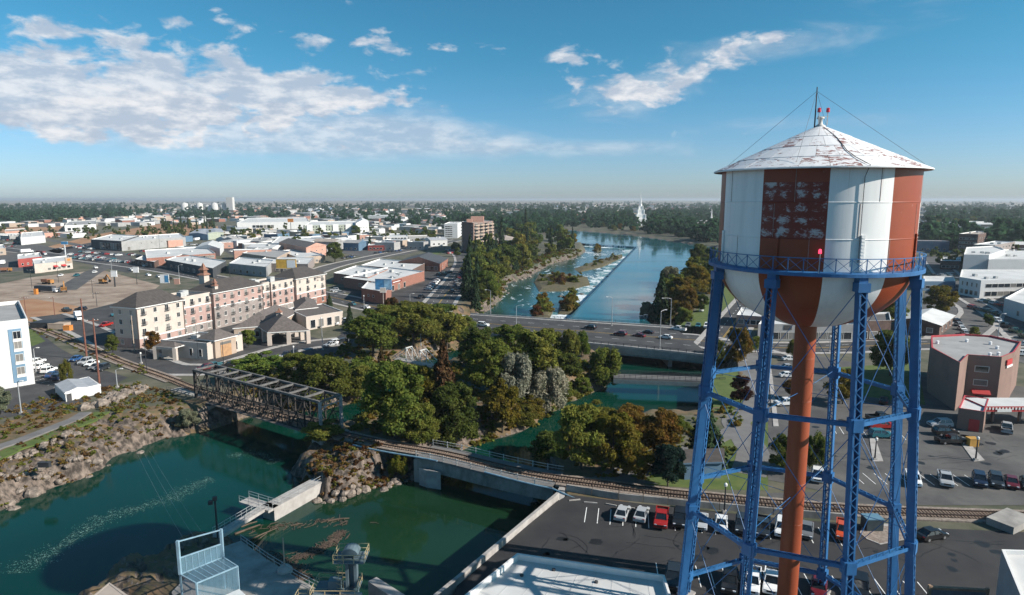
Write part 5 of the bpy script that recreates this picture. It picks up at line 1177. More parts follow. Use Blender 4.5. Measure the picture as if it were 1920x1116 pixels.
# ---- the white roof at the foot of the picture and the two edge buildings
def near_roof():
    za = 5.2; P = [P2(1237, 1089, za), P2(970, 1046, za), P2(820, 1175, za), P2(1225, 1260, za)]
    P = [P2(970, 1037, za), P2(1246, 1078, za)]; d = (P[1]-P[0]); n = Vector((d.y, -d.x)).normalized(); n = n if n.y < 0 else -n
    A, B = P; l = P2(790, 1180, za)-A; P = [A, B, B+Vector((-1.5, -30)), A+l*1.6]
    r = building('white_roofed_building', 'white flat roof with raised parapet at the foot of the tower', P, za, 'tan', 'white', 'flat', ((1, 3, 3, 1.2, 1),), world=True, par=.75, trim=M_TRIMW)
    MB().box((B.x+.5, B.y-4, 3.2), (.9, 1.2, .9)).build('wall_unit', M_AC, r)
    sm_ = mat('membrane_seam', (.46, .46, .455), .8, .1); I = inset(ccw(P), .4)
    for k in range(1, 9):
        u, v = A.lerp(B, k/9), (A+l*1.6).lerp(B+Vector((-1.5, -30)), k/9); u = u.lerp(v, .015)
        MB().bar((*u, za-.74), (*v, za-.74), .10, .02).build('roof_seam', sm_, r)
    for t, s_ in ((.15, .18), (.3, .05), (.62, .12)):
        p = A.lerp(B, t)+l*(s_+.03); MB().lathe([(.22, za-.75), (.22, za-.55), (0, za-.5)], 10, (p.x, p.y, 0)).build('roof_drain', M_TRIMD, r)
near_roof()
building('edge_building', 'white parapet roof with grey ribbed wall at bottom right corner', [P2(1878, 1030, 8), P2(2080, 1036, 8), P2(2200, 1200, 8), P2(1940, 1180, 8)], 8, 'grey', 'white', 'flat', (), world=True, par=.5)
def frame_sign():
    A, B = P2(1742, 1112, 3), P2(1850, 1118, 3); r = thing('panel_board', 'large blue grey board in wooden frame at the bottom right', 'board', (*((A+B)/2), 0)); w = mat('frame_wood', (.30, .20, .13), .85, .2, scale=2)
    MB().bar((*A, 1.8), (*B, 1.8), .12, 3.4).build('board_face', mat('blue_grey_board', (.13, .15, .18), .6, .12), r)
    for p in (A, B): MB().bar((*p, 0), (*p, 4.0), .3).build('post', w, r)
    MB().bar((*A, 3.7), (*B, 3.7), .35, .3).build('top_beam', w, r)
frame_sign()
# ---- billboards, pylon signs
def pylon(name, label, px, py, top, w, h, face, post, cat='sign', posts=1, face2=None, yaw=0.0):
    p = P2(px, py); z = up(px, py, top); r = thing(name, label, cat, (*p, 0)); k = MB()
    for i in range(posts): x = (i-(posts-1)/2)*w*.5; MB().box((p.x+x*math.cos(yaw), p.y+x*math.sin(yaw), (z-h)/2), (.6 if w > 3 else .25, .6 if w > 3 else .25, z-h+.2), yaw).build('post', post, r)
    f = MB().box((p.x, p.y, z-h/2), (w, .5, h), yaw).build('sign_face', face, r)
    for zz in (z, z-h): MB().box((p.x, p.y-.02, zz), (w+.2, .6, .18), yaw).build('sign_frame', M_TRIMW, r)
    if face2: MB().box((p.x+w*.25*math.cos(yaw), p.y+w*.25*math.sin(yaw)-.28, z-h/2), (w*.42, .08, h*.8), yaw).build('sign_panel', face2, r)
    return r, p, z
WB = mat('sign_white', (.72, .72, .72), .6, .05); BL = mat('sign_blue', (.05, .20, .38), .6, .35, scale=.5); YO = mat('billboard_orange', (.62, .36, .06), .6, .2, scale=.6)
pylon('billboard', 'orange and white billboard on posts behind the hotel roof', 538, 520, 486, 13.0, 6.0, YO, M_TRIMD, 'billboard', 2, WB, -.1)
pylon('billboard', 'blue pictured billboard in front of the brick shop block', 720, 566, 523, 8, 5.2, BL, WALLM['white'], 'billboard', 1, mat('sign_pale_blue', (.25, .42, .55), .6, .3, scale=.7), -.15)
pylon('sign_column', 'pale stone sign column before the small square brick building', 719, 572, 540, 2.6, 2.0, WALLM['cream'], WALLM['cream'])
pylon('pylon_sign', 'tall white pylon sign with blue top at the car dealership', 123, 479, 453, 5.5, 2.5, BL, WB)
pylon('pylon_sign', 'white square sign on tall post beside the main street', 257, 534, 501, 3.0, 3.0, WB, M_TRIMD)
pylon('pylon_sign', 'tall lit white globe like sign above the construction site', 216, 538, 508, 3.2, 3.2, WB, M_TRIMD)
pylon('pylon_sign', 'small monument sign with dark panel by the main street', 309, 531, 515, 5, 5, WB, WB, 'sign', 1, BL)
pylon('pylon_sign', 'short brick footed sign right of the monument sign', 332, 533, 522, 3, 3.5, WALLM['salmon'], WB)
pylon('pylon_sign', 'orange sign on a tall slim pole beyond the shops', 546, 439, 410, 8, 5, ORG, M_TRIMD)
pylon('cell_tower', 'white water standpipe mast rising above distant trees', 583, 421, 391, 7, 5, WB, WB, 'tower')
# ---- scattered far town
PLACE = {'far left town': 'in the far left town', 'left middle town': 'among the car lots at left', 'shops north of the hotel': 'among the shops beyond the hotel', 'left skyline': 'on the skyline left of the river', 'skyline beyond the temple': 'on the skyline behind the temple', 'right skyline': 'on the skyline right of the tank', 'downtown right of the tank': 'in downtown right of the tank', 'downtown shops at right': 'by the white downtown hall', 'houses beyond the river': 'among trees beyond the river', 'houses among left trees': 'among the middle trees'}
def scatter_town():
    zones = [('distant low building with pale flat roof in the far left town', 'far left town', [(0, 405), (230, 400), (480, 395), (500, 420), (230, 425)], 46, (14, 40), (5, 9)),
             ('distant low building in the car lots of the left middle town', 'left middle town', [(0, 448), (60, 440), (170, 440), (240, 448), (400, 452), (440, 490), (330, 470), (150, 452), (60, 455)], 10, (12, 26), (5, 7)),
             ('distant low building among shops and trees north of the hotel', 'shops north of the hotel', [(400, 440), (560, 440), (720, 445), (830, 455), (800, 470), (640, 470), (480, 490), (420, 470)], 40, (12, 30), (5, 8)),
             ('pale distant building on the skyline left of the river', 'left skyline', [(500, 388), (960, 384), (960, 396), (520, 402)], 30, (30, 80), (6, 11)),
             ('pale distant building on the skyline beyond the temple', 'skyline beyond the temple', [(980, 384), (1360, 383), (1360, 394), (1000, 396)], 45, (30, 90), (6, 11)),
             ('distant pale building on the skyline right of the tank', 'right skyline', [(1730, 384), (1960, 384), (1960, 412), (1730, 408)], 60, (25, 70), (6, 10)),
             ('flat roofed downtown building right of the tank', 'downtown right of the tank', [(1735, 425), (1960, 425), (1960, 470), (1900, 470), (1790, 466), (1735, 480)], 34, (14, 34), (6, 12)),
             ('low white roofed downtown shop near the right edge', 'downtown shops at right', [(1890, 475), (1990, 480), (1990, 498), (1895, 495)], 7, (14, 26), (6, 9)),
             ('house roof half hidden among trees beyond the river', 'houses beyond the river', [(960, 400), (1180, 402), (1180, 418), (970, 415)], 22, (12, 22), (4, 6)),
             ('house half hidden among trees in the left middle distance', 'houses among left trees', [(560, 400), (840, 400), (850, 425), (600, 430)], 22, (14, 26), (4, 6))]
    rg = random.Random(5); wk = ['white', 'white', 'grey', 'tan', 'cream', 'brick', 'blue', 'salmon', 'grey']; rk = ['white', 'white', 'white', 'grey', 'metal', 'tan']
    taken = []
    for lab, grp, pz, n, (w0, w1), (h0, h1) in zones:
        xs = [p[0] for p in pz]; ys = [p[1] for p in pz]; ins = [Vector(p) for p in pz]; k = 0; tr = 0
        while k < n and tr < n*40:
            tr += 1; x, y = rg.uniform(min(xs), max(xs)), rg.uniform(min(ys), max(ys))
            if sdf(np.array([x]), np.array([y]), pz)[0] > 0: continue
            w = rg.uniform(w0, w1); d = rg.uniform(w0, w1)*.8; p = P2(x, y)
            if any((p-q).length < (w+s)*.62 for q, s in taken): continue
            taken.append((p, w)); a = -.28+rg.uniform(-.06, .06)+(.75 if rg.random() < .1 else 0); u = Vector((math.cos(a), math.sin(a)))*w/2; v = Vector((-math.sin(a), math.cos(a)))*d/2
            h = rg.uniform(h0, h1); house = 'house' in grp; Z = p.y
            ww = () if Z > 800 else ((0, max(2, int(w/5)), 2.2, 2.2, 1.6),)
            wl = rg.choice(wk); rf = 'shingle' if house else rg.choice(rk); kd = 'hip' if house else ('gable' if rg.random() < .2 else 'flat')
            ob = building('house' if house else 'low_building', lab, [p-u-v, p+u-v, p+u+v, p-u+v], h, wl, rf, kd, ww, group=grp, world=True, units=0 if Z > 900 else rg.choice((0, 1, 2)), cat='house' if house else 'building')
            later(ob, f"{ {'brick':'red brick'}.get(wl, wl)} {'house' if house else 'pitched roof building' if kd == 'gable' else 'flat building'}", PLACE[grp])
            k += 1
    return taken
TOWN = scatter_town()

def far_roofs():
    rg = random.Random(77); mb = MB(); n = 0; Z_ = [([(-60, 398), (480, 390), (560, 400), (560, 412), (230, 426), (-60, 428)], 190), ([(1735, 392), (1980, 390), (1980, 470), (1735, 446)], 150), ([(560, 398), (860, 398), (860, 440), (700, 438), (580, 426)], 120), ([(430, 430), (560, 440), (720, 446), (830, 452), (800, 466), (560, 474), (430, 470)], 30), ([(960, 384), (1360, 384), (1360, 402), (960, 402)], 170)]
    for pz, cnt in Z_:
        xs = [p[0] for p in pz]; ys = [p[1] for p in pz]; k = 0
        for _ in range(cnt*30):
            if k >= cnt: break
            x, y = rg.uniform(min(xs), max(xs)), rg.uniform(min(ys), max(ys))
            if sdf(np.array([x]), np.array([y]), pz)[0] > 0: continue
            p = P2(x, y); w = rg.uniform(12, 34)*(1 if p.y < 1500 else 1.6)
            if any((p-q).length < (w+s)*.6 for q, s in TOWN): continue
            TOWN.append((p, w)); k += 1; m_ = rg.randrange(4); mb.box((p.x, p.y, rg.uniform(2, 3.2)), (w, w*rg.uniform(.5, .8), 7), -.28+rg.choice((0, 0, 1.57)), m_, 4+rg.choice((0, 0, 0, 1)))
    o = mb.build('town_roofs', [WALLM[k] for k in ('white', 'tan', 'grey', 'brick')]+[ROOFM['white'], ROOFM['grey']]); o['kind'] = 'stuff'; o['label'] = 'many small far off town buildings'
far_roofs()
# ================================================================ trees and shrubs
def leaf_mat(name, objcol=True, tr=.5):
    m = bpy.data.materials.new(name); m.use_nodes = True; nd, ma, mixc, sm, noise, mapv, L = nodes(m); nt = m.node_tree; nt.nodes.remove(nt.nodes['Principled BSDF'])
    out = [n for n in nt.nodes if n.type == 'OUTPUT_MATERIAL'][0]
    ge = nd('ShaderNodeNewGeometry'); oi = nd('ShaderNodeObjectInfo'); tc = nd('ShaderNodeTexCoord')
    v = nd('ShaderNodeVectorMath', operation='ADD'); L.new(tc.outputs['Object'], v.inputs[0]); L.new(oi.outputs['Random'], v.inputs[1])
    n1 = noise(v.outputs[0], 2.2, 4, .6); isl = ge.outputs['Random Per Island']
    val = ma('ADD', ma('MULTIPLY', n1, 1.1), ma('ADD', ma('MULTIPLY', isl, .75), .12))
    hs = nd('ShaderNodeHueSaturation'); L.new(oi.outputs['Color'], hs.inputs['Color']); L.new(val, hs.inputs['Value'])
    L.new(ma('ADD', .5, ma('ADD', ma('MULTIPLY', ma('SUBTRACT', .5, n1), .16), ma('MULTIPLY', ma('SUBTRACT', oi.outputs['Random'], .5), .035))), hs.inputs['Hue'])
    d = nd('ShaderNodeBsdfDiffuse'); t = nd('ShaderNodeBsdfTranslucent'); mx = nd('ShaderNodeMixShader'); mx.inputs[0].default_value = tr
    L.new(hs.outputs[0], d.inputs[0]); L.new(hs.outputs[0], t.inputs[0]); L.new(d.outputs[0], mx.inputs[1]); L.new(t.outputs[0], mx.inputs[2]); L.new(mx.outputs[0], out.inputs[0])
    return m
M_LEAF = leaf_mat('leaves'); M_NEEDLE = leaf_mat('needles', tr=.08)
M_BARK = mat('bark', (.075, .058, .045), .95, .3, scale=4)
def quads_mesh(name, C, Nn, S, m, asp=1.0, rg=NR):
    n = len(C); a = np.cross(Nn, rg.normal(size=(n, 3))); a /= np.linalg.norm(a, axis=1, keepdims=True)+1e-9; b = np.cross(Nn, a)
    a = a*S[:, None]; b = b*S[:, None]*asp
    V = np.stack([C-a*.5-b, C+a-b*.2, C+a*.5+b, C-a+b*.2], 1).reshape(-1, 3)
    me = bpy.data.meshes.new(name); me.vertices.add(4*n); me.vertices.foreach_set('co', V.astype(np.float32).ravel())
    me.loops.add(4*n); me.loops.foreach_set('vertex_index', np.arange(4*n, dtype=np.int32)); me.polygons.add(n); me.polygons.foreach_set('loop_start', np.arange(0, 4*n, 4, dtype=np.int32))
    me.materials.append(m); me.update(calc_edges=True); me.validate(); return me
def unit(v): return v/(np.linalg.norm(v, axis=1, keepdims=True)+1e-9)
def broad_pts(seed, nl, per, leaf, kind='round'):
    rg = np.random.default_rng(seed); C = []; Nn = []; S = []
    for i in range(nl):
        th = i*2.39996+rg.uniform(-.5, .5); zt = rg.uniform(.16, .97)
        rad = math.sqrt(max(.04, 1-abs((zt-.45)/.58)**2.2)); rr = rad*rg.uniform(.45, .78) if rg.random() < .8 else rad*.2
        lr = (rg.uniform(.15, .36) if kind in ('fine', 'willow', 'tall') else rg.uniform(.24, .42))*(1.0 if zt < .75 else .8); c = np.array([rr*math.cos(th), rr*math.sin(th), zt*2*(1-.3*lr)])
        d = unit(rg.normal(size=(per, 3))+np.array([0, 0, .35])); u = rg.random(per)**.45
        sq = np.array([1, 1, .72 if kind in ('round', 'fine') else 1.5])
        p = c+d*(lr*u)[:, None]*sq*(1+.28*np.sin(d[:, :1]*7+i)*np.cos(d[:, 1:2]*6+i*2))
        if kind == 'willow': p[:, 2] -= (rg.random(per)**2)*.55*(np.hypot(p[:, 0], p[:, 1])); p[:, 2] = np.maximum(p[:, 2], .06)
        C.append(p); Nn.append(unit(d+rg.normal(size=(per, 3))*.7)); S.append(rg.uniform(.7, 1.3, per)*leaf)
    return np.concatenate(C), np.concatenate(Nn), np.concatenate(S)
def conifer_pts(seed, tiers, per, leaf, slim=1.0):
    rg = np.random.default_rng(seed); C = []; Nn = []; S = []
    for t in range(tiers):
        f = t/tiers; R_ = (1-f)**.85*rg.uniform(.82, 1.1); nb = max(4, int(13*(1-f)+3)); z0 = 2*(.05+.94*f)
        for k in range(nb):
            th = rg.uniform(0, 6.283); rl = R_*rg.uniform(.7, 1.12); n = max(6, int(per*(1-f*.7)/nb)); q = rg.random(n)**.7
            w = (.05+.20*(1-q)*R_)
            x = q*rl; y = rg.normal(size=n)*w*.55; z = z0-q*.20*rl+rg.normal(size=n)*.02-.10*q*q
            C.append(np.stack([x*math.cos(th)-y*math.sin(th), x*math.sin(th)+y*math.cos(th), z], 1)); Nn.append(unit(np.array([math.cos(th)*.5, math.sin(th)*.5, .9])+rg.normal(size=(n, 3))*.45)); S.append(rg.uniform(.7, 1.3, n)*leaf)
    return np.concatenate(C), np.concatenate(Nn), np.concatenate(S)
def trunk_mesh(seed, limbs=6):
    rg = random.Random(seed); mb = MB(); mb.tube([(0, 0, -.15), (.02, .01, .5), (.05, -.02, 1.0), (.03, .03, 1.5)], .075, 7, r2=.025)
    for i in range(limbs):
        a = i*2.4+rg.random(); z = .45+.75*i/limbs; r = rg.uniform(.35, .65); mb.tube([(.02, 0, z), (r*.5*math.cos(a), r*.5*math.sin(a), z+.22), (r*math.cos(a), r*math.sin(a), z+.55)], .035, 5, r2=.010)
    o = mb.build('trunk', M_BARK); me = o.data; bpy.data.objects.remove(o); return me
CROWN = {'broad': [quads_mesh('crown', *broad_pts(s, 46, 480, .034, 'fine'), M_LEAF) for s in (1, 2, 3, 4, 5, 6)], 'willow': [quads_mesh('crown', *broad_pts(s, 36, 480, .030, 'willow'), M_LEAF, 2.1) for s in (11, 12)],
         'tall': [quads_mesh('crown', *broad_pts(s, 34, 480, .036, 'tall'), M_LEAF) for s in (21, 22)], 'conifer': [quads_mesh('crown', *conifer_pts(s, 26, 620, .040), M_NEEDLE, 1.6) for s in (31, 32)],
         'mid': [quads_mesh('crown', *broad_pts(s, 16, 110, .095), M_LEAF) for s in (41, 42, 43, 44)], 'midcon': [quads_mesh('crown', *conifer_pts(s, 13, 150, .085), M_NEEDLE, 1.4) for s in (51, 52)],
         'shrub': [quads_mesh('shrub', *broad_pts(s, 12, 90, .085), M_LEAF) for s in (61, 62, 63)], 'far': [quads_mesh('crown', *broad_pts(s, 9, 36, .20), M_LEAF) for s in (71, 72, 73)]}
TRUNK = [trunk_mesh(s) for s in (1, 2, 3)]; TRUNKC = trunk_mesh(9, 0)
COLR = {'green': (.124, .150, .032), 'dark': (.094, .120, .030), 'olive': (.160, .165, .036), 'yellow': (.165, .145, .026), 'gold': (.165, .120, .026), 'orange': (.16, .085, .022), 'rust': (.115, .062, .026), 'silver': (.32, .31, .235), 'grey': (.19, .20, .13), 'conifer': (.038, .060, .030), 'browncon': (.060, .040, .018), 'blue': (.024, .048, .036), 'maroon': (.05, .022, .018), 'bright': (.135, .175, .036), 'straw': (.24, .155, .07), 'far': (.050, .105, .058)}
def crown_color(c, j=.16):
    k = random.uniform(1-j, 1+j); return (c[0]*k*random.uniform(.93, 1.08), c[1]*k, c[2]*k, 1)
def PG(px, py):                            # the ground point under a photo pixel, on slopes too
    z = 0.0
    for _ in range(14):
        p = P2(px, py, z); z = .5*z+.5*max(GZ(p.x, p.y), WL+.2)
    for k in range(12):
        if GZ(p.x, p.y) > WL+.1: break
        py -= 2; p = P2(px, py, z)
    return p
def tree(label, px, py, w, h, kind='broad', col='green', group=None, z=None, world=False, cat='tree', name='tree'):
    p = px if world else PG(px, py)
    if not world:
        Z = Zat(py); w = w*Z/F; h = h*Z/F*.99
    gz = GZ(p.x, p.y) if z is None else z
    r = thing(name, label, cat, (p.x, p.y, gz-.1), random.uniform(0, 6.28), group)
    con = 'con' in kind; low = .02 if con else .12
    t = inst('trunk', TRUNKC if con else random.choice(TRUNK), r, (0, 0, 0), 0, (max(.5, w/3.2), max(.5, w/3.2), h/2.1))
    c = inst('crown', random.choice(CROWN[kind]), r, (0, 0, h*low), 0, (w/2, w/2, h*(1-low)/2.04)); c.color = crown_color(COLR[col])
    return r
def shrub(label, px, py, w, h, col='olive', group=None, z=None, world=False, name='shrub'):
    p = px if world else PG(px, py)
    if not world: Z = Zat(py); w = w*Z/F; h = h*Z/F
    o = bpy.data.objects.new(name, random.choice(CROWN['shrub'])); COL.objects.link(o); o.location = (p.x, p.y, (GZ(p.x, p.y) if z is None else z)-.15*h); o.scale = (w/2, w/2, h/1.75); o.rotation_euler = (0, 0, random.uniform(0, 6.28)); o.color = crown_color(COLR[col])
    return tag(o, label, 'shrub', group)
for a in (
 ('green bushy tree behind the left end of the truss bridge', 490, 716, 118, 58, 'broad', 'bright'), ('large dark green tree on the bank behind the truss bridge', 612, 775, 125, 128, 'broad', 'green'),
 ('green tree just left of the pale frame footbridge', 700, 668, 110, 92, 'broad', 'green'), ('big olive tree above the pale frame footbridge', 775, 652, 120, 86, 'broad', 'olive'),
 ('wide olive tree beside the left end of the road bridge', 838, 660, 92, 98, 'broad', 'olive'), ('rounded green tree in front of the hotel car park', 722, 622, 100, 52, 'broad', 'green'),
 ('dark tree under the left end of the road bridge', 818, 620, 90, 56, 'broad', 'dark'), ('brown topped slim tree by the main street corner', 735, 600, 34, 44, 'tall', 'rust'),
 ('massive dark green tree in the middle of the island', 742, 822, 140, 152, 'broad', 'green'), ('broad dark tree at the island edge beside the railway', 852, 850, 125, 150, 'broad', 'dark'),
 ('tall brownish spruce rising above the island trees', 832, 775, 84, 150, 'conifer', 'browncon'), ('olive tree between the big island trees', 795, 772, 84, 96, 'broad', 'yellow'),
 ('narrow spruce with brown tip on the island', 716, 720, 40, 74, 'conifer', 'browncon'), ('small brown spruce beside the frame footbridge', 730, 705, 26, 46, 'conifer', 'browncon'),
 ('yellow green tree at the right shore of the island', 942, 812, 88, 118, 'broad', 'yellow'), ('silver grey willow leaning at the right of the island', 1026, 778, 96, 104, 'willow', 'silver'),
 ('pale silver tree left of the leaning willow', 968, 748, 74, 92, 'willow', 'silver'), ('tall green tree behind the silver willows', 1000, 728, 118, 118, 'broad', 'olive'),
 ('green tree behind the yellow one on the island', 920, 742, 110, 112, 'broad', 'green'), ('dark green tree below the road bridge on the island', 900, 690, 90, 80, 'broad', 'dark'),
 ('drooping willow on the island close to the road bridge', 1068, 672, 46, 58, 'willow', 'olive'), ('second drooping willow right under the bridge rail', 1090, 668, 38, 50, 'willow', 'green'),
 ('bright green tree under the middle of the road bridge', 1030, 672, 60, 60, 'broad', 'olive'), ('round green willow on the point of the island by the footbridge', 1134, 736, 80, 88, 'willow', 'bright'),
 ('green bush tree behind the round willow', 1060, 712, 70, 56, 'broad', 'dark'), ('dark leafy tree at the island waterline', 985, 800, 60, 50, 'broad', 'olive'),
 ('dark leaning tree at the left end of the riverside grove', 1030, 882, 92, 88, 'broad', 'dark'), ('large olive green tree in the riverside grove', 1090, 880, 120, 130, 'broad', 'olive'),
 ('yellowing tree in the middle of the riverside grove', 1150, 885, 110, 120, 'broad', 'yellow'), ('golden brown tree at the right of the riverside grove', 1238, 868, 96, 108, 'broad', 'gold'),
 ('olive tree on the island left shore behind the truss portal', 676, 772, 84, 84, 'broad', 'olive'), ('low green tree at the island tip under the bridge', 958, 668, 90, 62, 'broad', 'green'), ('yellowish tree beside the pale silver tree', 1000, 800, 60, 62, 'broad', 'yellow'), ('bushy tree at the right waterline of the island', 1056, 764, 62, 48, 'broad', 'olive'), ('low willow shrub tree at the island waterline', 1092, 748, 48, 40, 'broad', 'bright'), ('dark tree near the railway at the island foot', 792, 838, 80, 90, 'broad', 'green'), ('tree on the hotel bank below the car park', 560, 742, 92, 72, 'broad', 'olive'), ('bushy tree at the water below the frame footbridge', 680, 722, 80, 60, 'broad', 'green'), ('olive tree under the main street embankment', 770, 612, 92, 50, 'broad', 'olive'), ('bright tree at the embankment foot by the bridge', 868, 640, 60, 56, 'broad', 'bright'),
 ('orange tinted tree behind the riverside grove', 1182, 835, 86, 82, 'broad', 'gold'), ('green tree at the back of the riverside grove', 1112, 822, 96, 74, 'broad', 'olive'),
 ('dark blue green pine in front of the grove', 1252, 912, 74, 90, 'broad', 'blue'), ('low green bush tree by the water behind the grove', 1272, 812, 44, 34, 'broad', 'green'), ('orange leaved tree at the front of the grove', 1196, 900, 80, 70, 'broad', 'gold'),
 ('tall dense conifer beside the left tower legs', 1322, 868, 104, 128, 'conifer', 'conifer'), ('leafy yellow green shrub tree on the rocky spit', 747, 912, 48, 54, 'tall', 'yellow'),
 ('olive tree at the right end of the truss bridge', 606, 832, 88, 48, 'broad', 'olive'), ('tall spruce on the right river bank above the bridge', 1238, 612, 56, 112, 'conifer', 'conifer'),
 ('green tree behind the tall right bank spruce', 1265, 572, 62, 62, 'broad', 'olive'), ('golden tree along the right bank avenue', 1304, 560, 56, 66, 'broad', 'gold'), ('grey green willow on the right bank by the spruce', 1258, 540, 50, 46, 'willow', 'grey'),
 ('small rust coloured tree at the corner of the bridge', 1276, 612, 38, 36, 'broad', 'rust'), ('yellow tree close to the left tower legs on the avenue', 1338, 545, 48, 62, 'broad', 'yellow'), ('dark tree beyond the golden avenue tree', 1310, 505, 46, 52, 'broad', 'dark'),
 ('leaning bare twigged tree over the water by the bridge', 1215, 598, 40, 32, 'willow', 'grey'), ('green bush below the tall right bank spruce', 1250, 618, 44, 40, 'broad', 'yellow'),
 ('brown green tree seen between the left tower legs', 1382, 690, 58, 84, 'broad', 'gold'), ('maroon leaved tree behind the left tower legs', 1388, 758, 46, 60, 'broad', 'maroon'), ('round street tree on the kerb right of the left tower legs', 1416, 662, 32, 34, 'broad', 'bright'),
 ('round street tree beside the riser pipe', 1490, 672, 34, 38, 'broad', 'olive'), ('large dark tree between the right tower legs', 1668, 705, 80, 92, 'broad', 'dark'), ('yellow green tree left of the right tower legs', 1580, 758, 70, 74, 'broad', 'yellow'),
 ('russet bush tree by the parked white pickup', 1482, 748, 36, 40, 'broad', 'rust'), ('big dark green tree behind the riser pipe', 1472, 884, 72, 78, 'broad', 'dark'), ('green tree right of the riser pipe low down', 1530, 884, 50, 78, 'tall', 'dark'),
 ('dark tree in the street below the bridge end', 1345, 690, 46, 64, 'broad', 'dark'), ('large golden tree right of the tank downtown', 1762, 592, 64, 60, 'broad', 'gold'), ('green tree under the right side of the tank bowl', 1668, 612, 70, 60, 'broad', 'olive'),
 ('round dark tree by the avenue north of the hotel', 628, 492, 36, 40, 'broad', 'dark'), ('dark spruce beside the hotel annex', 656, 608, 22, 42, 'conifer', 'conifer'), ('small spruce at the hotel end wall', 618, 574, 18, 26, 'conifer', 'conifer'),
 ('orange autumn tree at the left end of the hotel', 288, 662, 34, 46, 'broad', 'orange'), ('slim green tree between the hotel wings', 466, 652, 32, 38, 'broad', 'bright'), ('small green tree in the white hotel car park', 126, 722, 24, 50, 'tall', 'olive'),
 ('leafy tree cut by the left edge below the white hotel', 2, 778, 44, 56, 'broad', 'grey'), ('pale green bush tree at the foot of the bridge abutment', 354, 822, 50, 46, 'broad', 'grey'), ('dark shade tree beside the hotel end car park', 212, 664, 26, 40, 'broad', 'dark')):
    tree(a[0], *a[1:])
def mid_trees():
    rg = random.Random(11); pick = rg.choice; ncol = 0
    zs = [(('left bank of the rapids', 'on the left bank of the rapids'), [(876, 600), (895, 575), (936, 552), (950, 525), (1022, 496), (1092, 470), (1062, 454), (1000, 440), (950, 445), (890, 470), (874, 540)], 95, (24, 44), (.9, 1.5), ('green', 'olive', 'dark', 'dark', 'yellow', 'olive', 'conifer', 'conifer')),
          (('right bank avenue', 'along the right bank avenue'), [(1300, 500), (1345, 480), (1348, 560), (1300, 600), (1262, 610), (1280, 540)], 16, (24, 44), (.9, 1.3), ('olive', 'gold', 'green', 'dark', 'yellow', 'olive')),
          (('far bank by the temple', 'on the far bank near the temple'), [(1060, 428), (1200, 436), (1350, 452), (1350, 425), (1200, 416), (1060, 415)], 22, (18, 28), (.9, 1.5), ('dark', 'green', 'conifer', 'dark', 'gold', 'orange', 'olive')),
          (('trees behind the tank', 'right of the tank'), [(1735, 430), (1800, 430), (1860, 420), (1860, 408), (1735, 408)], 20, (26, 40), (.9, 1.3), ('dark', 'green', 'dark', 'olive')),
          (('town street trees', 'in the middle of the town'), [(420, 445), (560, 440), (700, 445), (830, 450), (860, 470), (760, 470), (640, 462), (500, 462)], 28, (18, 30), (.9, 1.4), ('dark', 'green', 'olive', 'conifer', 'rust', 'dark')),
          (('left poplars', 'beyond the red bare field'), [(306, 428), (400, 424), (402, 430), (308, 434)], 22, (14, 20), (1.8, 2.4), ('conifer', 'dark', 'dark')),
          (('left edge wood', 'at the far left wood edge'), [(-40, 424), (100, 424), (220, 412), (220, 404), (-40, 410)], 16, (18, 30), (1, 1.4), ('dark', 'far', 'conifer', 'green')),
          (('avenue trees', 'along the dark roofed brick hall'), [(850, 462), (870, 470), (865, 490), (838, 470)], 5, (16, 22), (.9, 1.2), ('dark', 'olive')),
          (('downtown trees', 'in the downtown streets'), [(1740, 600), (1800, 560), (1960, 600), (1960, 640), (1820, 650)], 5, (9, 13), (.9, 1.2), ('green', 'gold', 'dark'))]
    for (g, pl), pz, n, (w0, w1), (a0, a1), cols in zs:
        xs = [p[0] for p in pz]; ys = [p[1] for p in pz]; k = 0; tr = 0; pts = []
        while k < n and tr < n*60:
            tr += 1; x, y = rg.uniform(min(xs), max(xs)), rg.uniform(min(ys), max(ys))
            if sdf(np.array([x]), np.array([y]), pz)[0] > 0: continue
            p = P2(x, y)
            if p.y < 1100 and ground_height(np.array([p.x]), np.array([p.y]), False)[1][0] < 1.5: continue
            w = rg.uniform(w0, w1)*(Zat(520)/F if p.y < 700 else .42); h = w*rg.uniform(a0, a1); c = pick(cols); con = c in ('conifer',)
            if any((q-p).length < .42*w for q in pts) or any((q-p).length < s*.55 for q, s in TOWN): continue
            pts.append(p); kind = 'midcon' if con else 'mid'
            if con: h *= 1.6; w *= .75
            if p.y < 330: kind = 'conifer' if con else 'broad'
            o = tree('', p, 0, w, h, kind, c, group=g, world=True, z=(0 if p.y > 1100 else None)); k += 1
            later(o, {'conifer': 'dark conifer', 'dark': 'dark green tree', 'green': 'green tree', 'olive': 'olive tree', 'yellow': 'yellow green tree', 'gold': 'golden tree', 'orange': 'orange tree', 'rust': 'russet tree', 'far': 'bluish green tree'}[c], pl)
mid_trees()
def merge_pts(parts):
    C = np.concatenate([a for a, _, _ in parts]); N_ = np.concatenate([b for _, b, _ in parts]); S = np.concatenate([c for _, _, c in parts]); return C, N_, S
